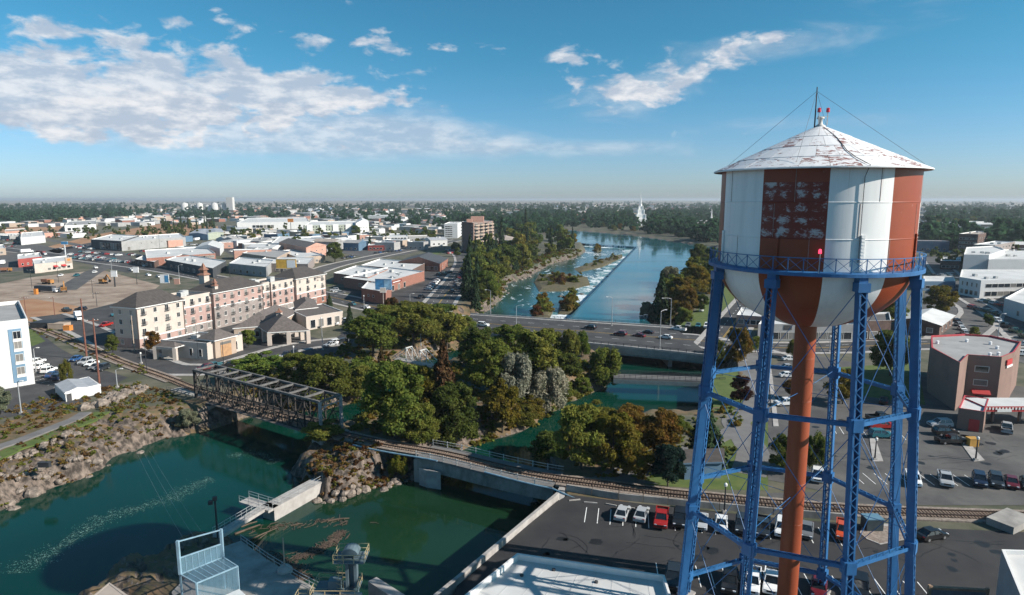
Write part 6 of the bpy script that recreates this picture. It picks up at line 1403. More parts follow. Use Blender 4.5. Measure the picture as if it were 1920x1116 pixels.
def far_wood(name, label, zones, n, size, col, seed, lf=.22, nl=8, per=26):
    """a wood too far off to count: many small crowns joined in one object"""
    rg = np.random.default_rng(seed); base = [broad_pts(100+seed+i, nl, per, lf) for i in range(5)]; parts = []; w = np.array([a for _, a in zones], float); w /= w.sum()
    tq = [(q, s) for q, s in TOWN]; TQ = np.array([[q.x, q.y, s] for q, s in tq]) if tq else np.zeros((0, 3))
    cnt = 0; tr = 0
    while cnt < n and tr < n*20:
        tr += 1; pz, _ = zones[rg.choice(len(zones), p=w)]; xs = [p[0] for p in pz]; ys = [p[1] for p in pz]
        y0, y1 = min(ys), max(ys); y = y0+(y1-y0)*rg.random(); x = rg.uniform(min(xs), max(xs))
        if sdf(np.array([x]), np.array([y]), pz)[0] > 0: continue
        cl = math.sin(x*.05+seed)+math.sin(y*.9+x*.013)+math.sin(x*.021+y*.3+2)
        if cl < -.3 and rg.random() < .75: continue
        p = P2(x, y)
        if len(TQ) and np.any((TQ[:, 0]-p.x)**2+(TQ[:, 1]-p.y)**2 < (TQ[:, 2]*.6)**2): continue
        r = size*rg.uniform(.6, 1.25); hh = r*rg.uniform(.9, 1.5); C, N_, S = base[rg.integers(5)]; a = rg.uniform(0, 6.28); ca, sa = math.cos(a), math.sin(a)
        C2 = np.stack([(C[:, 0]*ca-C[:, 1]*sa)*r+p.x, (C[:, 0]*sa+C[:, 1]*ca)*r+p.y, C[:, 2]*hh-.1*hh], 1)
        parts.append((C2, N_, S*r)); cnt += 1
    me = quads_mesh(name, *merge_pts(parts), M_LEAF, rg=rg); o = link(name, me); o.color = (*COLR[col], 1); o['kind'] = 'stuff'; o['label'] = label; return o
far_wood('far_wood', 'dark wooded suburbs spreading beyond the river', [([(560, 398), (960, 396), (1060, 400), (1060, 428), (960, 436), (860, 430), (760, 424), (560, 412)], 5), ([(960, 398), (1350, 396), (1350, 424), (1200, 420), (1060, 424), (960, 420)], 6), ([(930, 425), (1050, 432), (1040, 440), (940, 440)], 1), ([(1060, 424), (1180, 434), (1240, 441), (1300, 451), (1348, 458), (1348, 432), (1200, 420)], 3)], 1150, 8.0, 'far', 1)
far_wood('far_wood', 'dark trees around the far left suburbs', [([(-60, 400), (230, 397), (240, 410), (-60, 424)], 5), ([(240, 398), (520, 396), (560, 410), (330, 414), (240, 410)], 1)], 900, 8.5, 'far', 2)
far_wood('far_wood', 'dark trees of the suburbs right of the tank', [([(1735, 396), (1980, 396), (1980, 440), (1860, 425), (1735, 420)], 4), ([(1735, 440), (1980, 440), (1980, 480), (1735, 470)], 1)], 650, 9, 'far', 3)
far_wood('tree_belt', 'thin tree belts along the skyline', [([(-60, 384), (520, 383), (520, 392), (-60, 396)], 2), ([(500, 381), (1360, 380), (1360, 396), (500, 396)], 5), ([(1730, 380), (1980, 380), (1980, 396), (1730, 396)], 1)], 1500, 9.5, 'far', 4, .34, 5, 16)
far_wood('town_bushes', 'scattered garden trees among the town roofs', [([(0, 430), (420, 430), (700, 432), (860, 445), (700, 455), (420, 450), (0, 450)], 3), ([(1740, 470), (1980, 480), (1980, 520), (1740, 500)], 1)], 150, 4.0, 'dark', 6)
# rapids islets with their bushes
def islet(label, px, sz, bush):
    P = poly(px, RL); g = grow(P, .2); c = sum((Vector(p) for p in P), Vector((0, 0)))/len(P)
    mb = MB(); rings = []
    for k, (f, z) in enumerate(((1.08, RL-1.2), (1.0, RL+.15), (.8, RL+.8), (.45, RL+1.15))):
        rings.append([(c.x+(q[0]-c.x)*f*random.uniform(.92, 1.08), c.y+(q[1]-c.y)*f*random.uniform(.92, 1.08), z+random.uniform(-.2, .3)) for q in P])
    n = len(P)
    for k in range(3):
        for i in range(n): mb.face([rings[k][i], rings[k][(i+1) % n], rings[k+1][(i+1) % n], rings[k+1][i]] if area2([Vector(p) for p in P]) > 0 else [rings[k][(i+1) % n], rings[k][i], rings[k+1][i], rings[k+1][(i+1) % n]])
    mb.face(rings[3] if area2([Vector(p) for p in P]) > 0 else rings[3][::-1]); o = mb.build('rock_islet', mat('islet_soil', (.055, .058, .024), .95, scale=.7, detail=9, col2=(.13, .10, .06)), smooth=False); tag(o, label, 'rock islet')
    for i in range(bush):
        q = Vector(random.choice(P)).lerp(c, random.uniform(.25, .95)); w = sz*random.uniform(.6, 1.2); cc = random.choice(('olive', 'yellow', 'gold', 'green', 'rust'))
        s = shrub('', q, 0, w, w*random.uniform(.7, 1.1), cc, 'bushes on the rapids islets', RL+.6, True); later(s, {'olive': 'olive bush', 'yellow': 'yellow green bush', 'gold': 'golden bush', 'green': 'green bush', 'rust': 'russet bush'}[cc], 'on the islets in the rapids')
islet('long bushy rock islet in the middle of the rapids', [(1000, 530), (1010, 515), (1060, 515), (1100, 520), (1105, 535), (1060, 545), (1010, 548)], 5.5, 34)
islet('bushy rock islet close to the road bridge', [(1000, 600), (1000, 580), (1020, 570), (1035, 585), (1030, 600)], 8, 8)
islet('bushy rock islet right of the one by the bridge', [(1045, 590), (1050, 570), (1075, 565), (1085, 580), (1070, 592)], 8, 8)
islet('low brown islet along the upper weir', [(1080, 505), (1110, 492), (1165, 478), (1172, 484), (1130, 500), (1090, 512)], 4, 20)
islet('tiny grassy islet under the upper weir', [(1110, 470), (1122, 466), (1130, 470), (1120, 474)], 7, 2)
for i, (x, y, s) in enumerate(((1112, 560, 2.0), (1090, 552, 1.6), (1070, 600, 1.8), (1125, 548, 1.5), (1050, 556, 1.4), (1140, 520, 1.7), (1098, 585, 1.5), (1115, 538, 1.3), (1150, 505, 1.4), (1040, 606, 1.6), (1066, 588, 1.2), (1130, 530, 1.3))):
    p = P2(x, y, RL); mb = MB(); n = 9; rr = [s*random.uniform(.7, 1.3) for _ in range(n)]
    mb.lathe([(s, -.6), (s*.9, .2), (s*.5, .5), (0, .6)], 8); mb.v = [(a+random.uniform(-.2, .2)*s, b*1.5+random.uniform(-.2, .2)*s, c+random.uniform(-.12, .12)) for a, b, c in mb.v]
    o = mb.build('rapids_rock', M_ROCK); o.location = (p.x, p.y, RL); tag(o, '', 'rock', 'dark rocks breaking the rapids'); later(o, 'dark rock', 'breaking the foam of the rapids')
# scrub on the banks, boulders
def ground_cover(name, label, pz, n, s0, s1, cols, seed, zref=0.0):
    rg = np.random.default_rng(seed); P = poly(pz, zref); A = np.array(P); mn, mx = A.min(0), A.max(0); byc = {}
    base = [broad_pts(200+i, 5, 22, .22) for i in range(4)]; q = rg.uniform(mn, mx, (n*6, 2)); q = q[sdf(q[:, 0], q[:, 1], P) < 0][:n]
    h, s, _, _ = ground_height(q[:, 0], q[:, 1])
    for (x, y), z, ss in zip(q, h, s):
        if ss < .5 or (sdf(np.array([x]), np.array([y]), LPATH)[0] < 2.2): continue
        dl = 99
        r = rg.uniform(s0, s1); C, N_, S = base[rg.integers(4)]; byc.setdefault(cols[rg.integers(len(cols))], []).append((C*np.array([r, r, r*.45])+np.array([x, y, z-.1]), N_, S*r))
    for k, c in enumerate(byc):
        o = link(name, quads_mesh(name, *merge_pts(byc[c]), M_LEAF, rg=rg)); o.color = (*COLR[c], 1); o['kind'] = 'stuff'; o['label'] = f'{c} {label}'
ground_cover('scrub', 'scrub on the left river bank', [(-60, 800), (110, 745), (260, 725), (330, 745), (380, 800), (300, 825), (200, 870), (90, 915), (-60, 960)], 950, .3, .9, ('straw', 'rust', 'straw', 'olive', 'gold', 'green'), 21, -1)
ground_cover('scrub', 'scrub on the rocky spit', [(555, 880), (600, 840), (680, 830), (770, 860), (790, 890), (700, 915), (600, 930)], 520, .3, .85, ('rust', 'straw', 'gold', 'rust', 'olive', 'straw'), 22, -1)
ground_cover('scrub', 'undergrowth on the island', [(640, 812), (720, 760), (830, 690), (1000, 660), (1140, 690), (1050, 760), (960, 812), (860, 848), (760, 830)], 900, .6, 1.7, ('green', 'olive', 'olive', 'gold'), 23, -1)
ground_cover('scrub', 'hedge plants along the railway', [(60, 600), (160, 640), (230, 672), (300, 705), (290, 712), (180, 672), (60, 622)], 130, .5, 1.1, ('olive', 'rust', 'green'), 24)
ground_cover('scrub', 'bank growth under the road bridge left end', [(660, 640), (880, 610), (880, 640), (760, 690), (690, 740), (600, 760), (460, 760), (430, 715), (560, 700)], 520, .6, 1.6, ('green', 'olive', 'gold'), 25)
ground_cover('scrub', 'grove edge growth', [(1010, 890), (1060, 830), (1300, 792), (1345, 720), (1390, 740), (1390, 860), (1290, 890), (1100, 900)], 170, .5, 1.3, ('green', 'olive', 'gold'), 26)
ground_cover('scrub', 'river edge growth left of the rapids', [(880, 602), (940, 560), (945, 530), (1030, 494), (1095, 468), (1040, 470), (960, 505), (900, 560)], 620, .8, 2.4, ('olive', 'green', 'olive', 'gold', 'rust'), 27)
ground_cover('scrub', 'right bank growth above the bridge', [(1212, 605), (1268, 540), (1300, 500), (1340, 500), (1330, 560), (1290, 612)], 170, .7, 2.0, ('olive', 'green', 'gold'), 28)
BOUL = []
for s in range(4):
    mb = MB().lathe([(.75, -.6), (1.0, -.1), (.85, .35), (.45, .6), (0, .68)], 7); rg = random.Random(s); mb.v = [(a*rg.uniform(.75, 1.2), b*rg.uniform(.75, 1.2), c*rg.uniform(.75, 1.25)) for a, b, c in mb.v]
    o = mb.build('boulder', mat('pale_boulder', (.095, .076, .063), .95, scale=1.1, detail=9, col2=(.29, .24, .20), bump=.8)); BOUL.append(o.data); bpy.data.objects.remove(o)
def boulders(line, n, s0, s1, place, wid=1.2, z=-1.0):
    ln = [P2(*p, z) for p in line]; c = cum(ln)
    for i in range(n):
        p, t = at_len(ln, c, c[-1]*(i+random.random())/n); q = p+Vector((-t.y, t.x))*random.uniform(-wid, wid); s = random.uniform(s0, s1)
        o = bpy.data.objects.new('boulder', random.choice(BOUL)); COL.objects.link(o); hz = float(ground_height(np.array([q.x]), np.array([q.y]))[0][0]); o.location = (q.x, q.y, hz+.25*s); o.scale = (s, s*random.uniform(.7, 1.1), s*random.uniform(.7, 1.1)); o.rotation_euler = (random.uniform(-.3, .3), random.uniform(-.3, .3), random.uniform(0, 6.3))
        tag(o, '', 'boulder', place); later(o, 'pale boulder', place)
boulders([(-10, 870), (50, 856), (100, 838), (150, 825)], 20, .45, 1.0, 'in the upper terrace wall on the left bank')
boulders([(-10, 895), (50, 882), (110, 868), (170, 850)], 20, .45, .95, 'in the lower terrace wall on the left bank')
boulders([(150, 775), (200, 762), (240, 745), (270, 735)], 34, .7, 1.6, 'in the rock outcrop below the utility shed', 2.6)
boulders([(0, 950), (60, 920), (130, 898), (190, 872), (250, 838)], 16, .6, 1.4, 'along the left waterline', 2.0, -4)
boulders([(580, 938), (640, 932), (700, 914), (770, 898)], 22, .5, 1.2, 'along the waterline of the rocky spit', 1.2, -4.5)
boulders([(950, 548), (960, 530), (1015, 508)], 26, .9, 1.9, 'on the grey rocky shore of the rapids', 3, -3)
# ================================================================ vehicles
M_CAR = mat('car_paint', (1, 1, 1), .28, .0, objcol=True, spec=.6); M_TYRE = mat('tyre', (.018, .018, .018), .9, .1); M_RIM = mat('rim', (.32, .32, .33), .4, .1, metal=.6)
M_HL = mat('headlight_glass', (.62, .64, .66), .15, .03); M_TL = mat('taillight', (.30, .012, .012), .3, .05); M_CG = mat('car_glass', (.012, .016, .02), .05, .2, spec=.9); M_BLK = mat('black_plastic', (.02, .02, .021), .7, .1)
def loft(profile, w, m=0, mb=None, inset_=.06):
    """a side outline (x, z) carried across the width, its edges drawn in"""
    mb = mb or MB(); n = len(profile); cx = sum(p[0] for p in profile)/n; cz = sum(p[1] for p in profile)/n; k = len(mb.v)
    for y, f in ((-w/2, 1-inset_*1.2), (-w/2+.13, 1), (w/2-.13, 1), (w/2, 1-inset_*1.2)):
        for x, z in profile: mb.v.append((cx+(x-cx)*(f if f == 1 else .985), y, cz+(z-cz)*f))
    for r in range(3):
        for i in range(n): j = (i+1) % n; mb.f.append((k+r*n+i, k+r*n+j, k+(r+1)*n+j, k+(r+1)*n+i)); mb.m.append(m)
    mb.f.append(tuple(k+i for i in range(n))[::-1]); mb.m.append(m); mb.f.append(tuple(k+3*n+i for i in range(n))); mb.m.append(m); return mb
def cabin(x0, x1, x2, x3, z0, z1, w0, w1, root):
    """greenhouse: glass all round under a painted roof; x0,x3 base ends, x1,x2 roof ends"""
    mb = MB(); b = [(x0, -w0/2, z0), (x3, -w0/2, z0), (x3, w0/2, z0), (x0, w0/2, z0)]; t = [(x1, -w1/2, z1), (x2, -w1/2, z1), (x2, w1/2, z1), (x1, w1/2, z1)]
    for i in range(4): j = (i+1) % 4; mb.face([b[i], b[j], t[j], t[i]])
    g = mb.build('window', M_CG, root, False)
    mb = MB(); mb.box(((x1+x2)/2, 0, z1+.03), (x2-x1+.1, w1+.06, .09))
    for i in range(4): mb.bar(b[i], t[i], .09)
    for s_ in (0, 1):
        xm = .45*(x0+x3)+.1*x2; mb.bar((xm, (-1, 1)[s_]*w0/2, z0), (xm, (-1, 1)[s_]*w1/2, z1), .1)
    mb.build('roof', M_CAR, root, False); return g
def car_proto(kind):
    r = thing(kind, '', {'sedan': 'car', 'suv': 'car', 'pickup_truck': 'pickup truck', 'van': 'van'}[kind])
    if kind == 'sedan':
        L_, w = 4.6, 1.8; loft([(-2.3, .38), (-2.28, .75), (-2.15, .92), (-1.3, .98), (1.0, .95), (1.9, .83), (2.22, .66), (2.3, .45), (2.2, .28), (-2.2, .28)], w).build('body', M_CAR, r, False); cabin(-1.75, -.95, .35, 1.15, .93, 1.42, 1.62, 1.28, r); wx = 1.38; hz = .66; xr = -2.27; zr = .78
    elif kind == 'suv':
        L_, w = 4.7, 1.9; loft([(-2.35, .45), (-2.33, 1.0), (-2.2, 1.12), (.9, 1.1), (2.0, 1.0), (2.28, .82), (2.35, .5), (2.25, .34), (-2.25, .34)], w).build('body', M_CAR, r, False); cabin(-2.2, -1.85, .25, 1.05, 1.08, 1.70, 1.74, 1.42, r); wx = 1.42; hz = .84; xr = -2.33; zr = .98
    elif kind == 'van':
        L_, w = 5.3, 2.0; loft([(-2.65, .42), (-2.62, 1.9), (-2.45, 2.1), (1.1, 2.1), (1.75, 1.35), (2.45, 1.08), (2.65, .8), (2.65, .42), (2.5, .34), (-2.5, .34)], w).build('body', M_CAR, r, False)
        mb = MB(); mb.bar((1.17, 0, 2.0), (1.80, 0, 1.33), 1.6, .06); mb.build('window', M_CG, r, False)
        for s_ in (-1, 1): MB().box((.75, s_*.99, 1.6), (.95, .04, .5)).build('window', M_CG, r, False)
        wx = 1.7; hz = .85; xr = -2.64; zr = 1.0
    else:
        L_, w = 5.6, 1.95; loft([(-.75, .45), (-.75, 1.15), (1.2, 1.13), (2.45, 1.08), (2.75, .92), (2.8, .5), (2.65, .38), (-.75, .38)], w).build('body', M_CAR, r, False)
        mb = MB(); mb.box((-1.78, 0, .62), (2.1, w, .5)); 
        for s_ in (-1, 1): mb.box((-1.78, s_*(w/2-.07), 1.0), (2.1, .13, .36))
        mb.box((-2.78, 0, 1.0), (.1, w-.02, .4)); mb.build('cargo_bed', M_CAR, r, False); MB().box((-1.78, 0, .9), (1.98, w-.28, .06)).build('bed_floor', M_BLK, r, False)
        cabin(-.72, -.6, .75, 1.45, 1.12, 1.76, 1.74, 1.45, r); wx = 1.82; hz = .88; xr = -2.83; zr = .95
    wm = MB(); N_ = 14
    for s_ in (-1, 1):
        wm.v += [(0, 0, 0)]
    wm = MB().tube([(0, -.11, 0), (0, .11, 0)], .34, 14).build('wheel', M_TYRE); rm = MB().tube([(0, -.125, 0), (0, .125, 0)], .20, 10).build('rim', M_RIM); wd, rd = wm.data, rm.data; bpy.data.objects.remove(wm); bpy.data.objects.remove(rm)
    for sx in (-1, 1):
        for sy in (-1, 1): o = inst('wheel', wd, r, (sx*wx, sy*(w/2-.09), .34)); inst('rim', rd, o, (0, 0, 0))
    xf = L_/2-.02
    for sy in (-1, 1):
        MB().box((xf-.1, sy*(w/2-.3), hz), (.16, .36, .16)).build('headlight', M_HL, r, False); MB().box((xr+.05, sy*(w/2-.22), zr), (.10, .28, .2)).build('taillight', M_TL, r, False)
        MB().box((.75 if kind != 'pickup_truck' else 1.2, sy*(w/2+.07), 1.0 if kind == 'sedan' else 1.25), (.14, .2, .14)).build('mirror', M_BLK, r, False)
    MB().box((xf, 0, hz-.08), (.06, 1.0, .22)).build('grille', M_BLK, r, False)
    return proto(r)
bpy.context.view_layer.update()
PROTO = {k: car_proto(k) for k in ('sedan', 'suv', 'pickup_truck', 'van')}
SMALL = {}
for k, r in PROTO.items():
    mb = MB(); mi = {M_CAR: 0, M_CG: 1, M_TYRE: 2, M_BLK: 2}
    for c in KIDS[r.name]:
        if c.name.split('.')[0] in ('body', 'window', 'roof', 'cargo_bed', 'bed_floor', 'wheel'):
            b = len(mb.v); mb.v += [tuple(v.co+c.location) for v in c.data.vertices]
            for p in c.data.polygons: mb.f.append(tuple(b+i for i in p.vertices)); mb.m.append(mi[c.data.materials[0]])
    o = mb.build(k, [M_CAR, M_CG, M_TYRE]); SMALL[k] = o.data; bpy.data.objects.remove(o)
CC = {'white': (.72, .72, .71), 'silver': (.38, .39, .40), 'grey': (.16, .165, .17), 'black': (.012, .012, .013), 'dark': (.022, .027, .032), 'red': (.33, .018, .014), 'maroon': (.12, .012, .018), 'blue': (.02, .075, .20), 'teal': (.02, .12, .15), 'orange': (.5, .07, .02), 'navy': (.012, .022, .05), 'green': (.02, .07, .035), 'tan': (.32, .25, .17)}
KN = {'sedan': 'car', 'suv': 'suv', 'pickup_truck': 'pickup truck', 'van': 'van'}
def car(label, kind, col, px, py, ang=None, to=None, z=.06, group=None, place=None, world=None):
    p = world if world is not None else P2(px, py, z)
    if to is not None: q = P2(*to, z); a = math.atan2(q.y-p.y, q.x-p.x)
    else: a = R(ang)
    big = p.y < 330; k_ = random.uniform(.88, 1.1); cl = (*[c*k_ for c in CC[col]], 1)
    if big: o = dup(PROTO[kind], (p.x, p.y, z), a, label, group, color=cl)
    else:
        o = bpy.data.objects.new(kind, SMALL[kind]); COL.objects.link(o); o.location = (p.x, p.y, z); o.rotation_euler = (0, 0, a); o.color = cl; tag(o, label, KN[kind], group)
    if place: later(o, f"{col} {KN[kind]}", place)
    return o
for a in (
 ('silver sedan parked first from the wall in the near car park', 'sedan', 'silver', 1167, 968, None, (1186, 925)), ('second silver sedan in the near car park row', 'sedan', 'silver', 1203, 970, None, (1220, 928)), ('red pickup truck parked beside the silver sedans', 'pickup_truck', 'red', 1240, 979, None, (1233, 1030)),
 ('black suv parked between the red pickup and the left tower legs', 'suv', 'black', 1274, 980, None, (1268, 1030)), ('silver car half hidden by the left tower leg', 'sedan', 'silver', 1315, 984, None, (1310, 1030)), ('white sedan parked right of the left tower legs', 'sedan', 'white', 1352, 988, None, (1350, 1040)),
 ('dark suv parked between the white sedan and the front lattice leg', 'suv', 'dark', 1391, 992, None, (1388, 1045)), ('dark green pickup truck behind the front lattice leg', 'pickup_truck', 'dark', 1430, 996, None, (1426, 1050)), ('white suv parked just left of the riser pipe', 'suv', 'white', 1466, 998, None, (1462, 1050)),
 ('grey car mostly hidden behind the riser pipe', 'sedan', 'grey', 1512, 1000, None, (1508, 1050)), ('orange red pickup truck parked by the gravel island', 'pickup_truck', 'orange', 1581, 1002, None, (1580, 1060)), ('black sedan turning right beside the railway track', 'sedan', 'black', 1746, 1009, None, (1790, 1001)),
 ('white pickup parked in the front row seen between tower legs', 'pickup_truck', 'white', 1410, 1098, None, (1404, 1150)), ('white pickup truck left of the riser pipe at the bottom edge', 'pickup_truck', 'white', 1447, 1098, None, (1442, 1150)), ('black car in shadow beside the left white pickup', 'suv', 'black', 1368, 1100, None, (1362, 1150)), ('dark suv parked by the corner of the white roofed building', 'suv', 'dark', 1262, 1092, None, (1258, 1140)),
 ('maroon car at the bottom edge right of the riser pipe', 'sedan', 'maroon', 1535, 1108, None, (1532, 1150)), ('black car at the bottom edge behind the right lattice leg', 'suv', 'black', 1612, 1110, None, (1610, 1160)),
 ('white pickup truck half behind the right tower legs', 'pickup_truck', 'white', 1712, 904, None, (1722, 935)), ('silver pickup truck nosing out of the upper car park row', 'pickup_truck', 'silver', 1772, 905, None, (1782, 936)), ('dark blue van in the upper car park row', 'suv', 'navy', 1836, 907, None, (1845, 936)), ('dark suv right of the dark blue van', 'suv', 'dark', 1867, 908, None, (1877, 936)),
 ('maroon car near the right edge in the upper row', 'sedan', 'maroon', 1896, 910, None, (1906, 936)), ('brown black car cut by the right edge', 'sedan', 'black', 1926, 912, None, (1936, 936)), ('blue suv parked crosswise by the lamp island', 'suv', 'teal', 1652, 820, None, (1690, 820)), ('black pickup truck above the blue suv', 'pickup_truck', 'black', 1650, 788, None, (1700, 788)),
 ('red pickup truck between the black pickup and blue suv', 'pickup_truck', 'red', 1652, 803, None, (1700, 803)), ('silver suv parked by the drive through kiosk', 'suv', 'silver', 1762, 800, None, (1730, 800)), ('black suv just below the silver one', 'suv', 'black', 1772, 815, None, (1800, 815)), ('black pickup truck by the kiosk lamp island', 'pickup_truck', 'black', 1783, 831, None, (1820, 831)),
 ('white pickup truck reversed near the striped red canopy', 'pickup_truck', 'silver', 1887, 808, None, (1885, 780)), ('black motorbike sized car in the office shadow', 'sedan', 'black', 1657, 755, None, (1662, 735)), ('white sedan top of the row behind the front lattice leg', 'sedan', 'white', 1481, 676, None, (1510, 676)), ('silver sedan second of the row by the riser pipe', 'sedan', 'silver', 1478, 692, None, (1510, 692)),
 ('white car third of the row by the riser pipe', 'sedan', 'white', 1477, 707, None, (1510, 707)), ('white pickup with cap parked left of the riser pipe', 'pickup_truck', 'white', 1474, 760, None, (1440, 761)), ('white suv peeping out right of the riser pipe', 'suv', 'white', 1532, 898, None, (1532, 930)),
 ('white suv driving on the left end of the road bridge', 'suv', 'white', 906, 612, None, (940, 615)), ('dark suv driving in the far lane of the bridge', 'suv', 'black', 1107, 617, None, (1060, 611)), ('maroon minivan in the middle of the bridge', 'suv', 'maroon', 1163, 629, None, (1120, 624)), ('second maroon car just right of the minivan', 'sedan', 'maroon', 1198, 632, None, (1160, 627)),
 ('black car beside the second maroon car', 'sedan', 'black', 1214, 626, None, (1180, 622)), ('white car entering the bridge from the right', 'sedan', 'white', 1248, 635, None, (1220, 632)), ('white pickup waiting at the right end of the bridge', 'pickup_truck', 'white', 1272, 620, None, (1230, 615)), ('grey car first in the queue of the side street', 'sedan', 'grey', 1290, 612, None, (1280, 630)),
 ('teal car in the middle of the side street queue', 'sedan', 'teal', 1309, 613, None, (1300, 632)), ('white suv at the right of the side street queue', 'suv', 'white', 1325, 614, None, (1316, 632)), ('white car further up the side street', 'sedan', 'white', 1315, 584, None, (1308, 600)), ('black car behind the side street queue', 'sedan', 'black', 1294, 601, None, (1286, 616)),
 ('white car crossing by the small brick building', 'sedan', 'white', 686, 578, None, (650, 571)), ('black car following on the main street', 'sedan', 'black', 712, 581, None, (690, 577)), ('teal car on the main street by the annex', 'sedan', 'teal', 660, 572, None, (640, 568)), ('black pickup turning at the street corner', 'pickup_truck', 'black', 789, 559, None, (770, 566)),
 ('white van by the hotel annex', 'van', 'white', 617, 608, None, (600, 614)), ('white pickup right of the white van', 'pickup_truck', 'white', 634, 608, None, (650, 602)), ('white suv at the end of the annex row', 'suv', 'white', 650, 604, None, (664, 598)), ('dark car left of the white van', 'sedan', 'dark', 600, 614, None, (585, 620)),
 ('silver car in the hotel front car park', 'sedan', 'silver', 620, 649, None, (590, 655)), ('white car right of the silver one at the hotel front', 'suv', 'white', 632, 645, None, (660, 640)), ('dark car at the end of the hotel front row', 'suv', 'dark', 645, 643, None, (670, 638)), ('maroon car at the street end by the truss bridge', 'suv', 'maroon', 385, 694, None, (370, 697)),
 ('teal car next to the maroon one by the truss bridge', 'pickup_truck', 'teal', 402, 690, None, (380, 694)), ('black car under the bushy tree by the truss bridge', 'suv', 'black', 428, 688, None, (410, 690)), ('silver car under the trees of the hotel car park', 'sedan', 'silver', 522, 676, None, (512, 690)), ('navy car under the trees of the hotel car park', 'sedan', 'navy', 536, 668, None, (526, 680)), ('dark suv under the trees of the hotel car park', 'suv', 'dark', 551, 666, None, (541, 678)),
 ('white suv top of the row by the white hotel', 'suv', 'white', 70, 682, None, (90, 676)), ('second white car of the row by the white hotel', 'sedan', 'white', 77, 690, None, (97, 683)), ('large white suv third in the row by the white hotel', 'suv', 'white', 92, 698, None, (112, 690)), ('blue car fourth in the row by the white hotel', 'sedan', 'blue', 99, 706, None, (118, 698)), ('navy car last in the row by the white hotel', 'suv', 'navy', 112, 711, None, (132, 703)),
 ('blue car alone by the railway hedge', 'sedan', 'blue', 143, 676, None, (130, 681)), ('silver car left in the row below the tall red poles', 'suv', 'silver', 160, 682, None, (145, 688)), ('white car second in the row below the tall red poles', 'sedan', 'white', 172, 685, None, (157, 691)), ('grey car third in the row below the tall red poles', 'sedan', 'grey', 180, 691, None, (165, 697)), ('dark car last in the row below the tall red poles', 'suv', 'dark', 192, 694, None, (177, 700)),
 ('red pickup in the hotel end car park', 'pickup_truck', 'red', 199, 612, None, (185, 616)), ('teal pickup by the tree island of the hotel car park', 'pickup_truck', 'teal', 222, 592, None, (205, 594)), ('dark suv at the edge of the construction site', 'suv', 'dark', 152, 582, None, (140, 582)), ('dark quad truck by the dirt lot', 'pickup_truck', 'dark', 125, 584, None, (115, 582)), ('blue car in the hotel shadow', 'sedan', 'navy', 226, 626, None, (212, 630)),
 ('blue truck on the cross street by fast food', 'pickup_truck', 'teal', 144, 518, None, (165, 512)), ('white car ahead of the blue truck', 'suv', 'white', 178, 512, None, (195, 506)), ('white car on the cross street below the fast food', 'sedan', 'white', 114, 518, None, (100, 522)), ('white car at the stop line of the cross street', 'sedan', 'white', 179, 503, None, (195, 506)),
 ('white suv on the main street beyond the site', 'suv', 'white', 247, 508, None, (270, 512)), ('white car second on the main street', 'sedan', 'white', 278, 517, None, (300, 521)), ('silver car third on the main street', 'sedan', 'silver', 297, 520, None, (320, 524)), ('black car by the monument sign', 'sedan', 'black', 318, 524, None, (300, 520)), ('white suv on the dark store forecourt', 'suv', 'white', 274, 500, None, (290, 498))):
    car(a[0], a[1], a[2], a[3], a[4], a[5], a[6], z=.30 if ('bridge' in a[0] and 880 < a[3] < 1260 and a[4] < 640) else .06)
def lot(place, grp, a, b, n, face, cols='white white silver grey black dark red blue white maroon'.split(), fill=.85, kinds=('sedan', 'suv', 'suv', 'pickup_truck', 'sedan'), rg=random.Random(3)):
    A, B = P2(*a), P2(*b); t = (B-A).normalized(); ang = math.atan2(t.y, t.x)+face
    for i in range(n):
        if rg.random() > fill: continue
        p = A.lerp(B, (i+.5)/n); car('', rg.choice(kinds), rg.choice(cols), 0, 0, math.degrees(ang)+rg.uniform(-4, 4)+(180 if rg.random() < .3 else 0), group=grp, place=place, world=p)
H2 = math.pi/2
lot('along the brick shop block', 'white cars along the brick shop block', (800, 546), (826, 520), 8, 1.1, ['white', 'white', 'white', 'silver'], .95)
lot('along the river kerb by the trees', 'cars along the river kerb', (846, 552), (866, 508), 9, .3, 'dark black navy white maroon grey'.split(), .9)
lot('by the dark roofed brick hall', 'cars by the dark roofed hall', (820, 516), (845, 512), 5, 1.2, 'teal dark black white'.split(), .9)
lot('in the car lot by condominium tower', 'cars by the condominium tower', (838, 476), (868, 474), 10, 1.4); lot('in the car lot by condominium tower', 'cars by the condominium tower', (835, 471), (865, 470), 10, 1.4)
for k, (a, b, n) in enumerate((((135, 484), (190, 490), 13), ((130, 478), (215, 487), 18), ((150, 473), (225, 480), 15), ((150, 466), (175, 468), 7), ((205, 491), (250, 494), 11), ((240, 478), (270, 482), 8), ((262, 473), (320, 469), 13), ((100, 470), (160, 462), 12))):
    lot('in the dealership lot', 'cars in the dealership lot', a, b, n, 1.3, 'white silver dark black grey navy red white teal'.split(), .9)
for a, b, n in (((352, 459), (398, 463), 12), ((410, 452), (470, 447), 16), ((420, 459), (480, 452), 16), ((430, 447), (475, 443), 12), ((440, 466), (500, 458), 12), ((430, 473), (480, 468), 10)):
    lot('in the truck yard beyond the shops', 'vehicles in the truck yard', a, b, n, 1.2, 'white white silver dark tan grey'.split(), .85, ('pickup_truck', 'van', 'suv', 'sedan'))
for a, b, n in (((0, 452), (40, 450), 10), ((0, 458), (38, 457), 9), ((0, 464), (30, 463), 7), ((90, 446), (120, 444), 7), ((62, 436), (112, 434), 10), ((130, 439), (176, 437), 8)):
    lot('in the far left car lots', 'cars in the far left car lots', a, b, n, 1.2, 'dark black grey white silver red'.split(), .9)
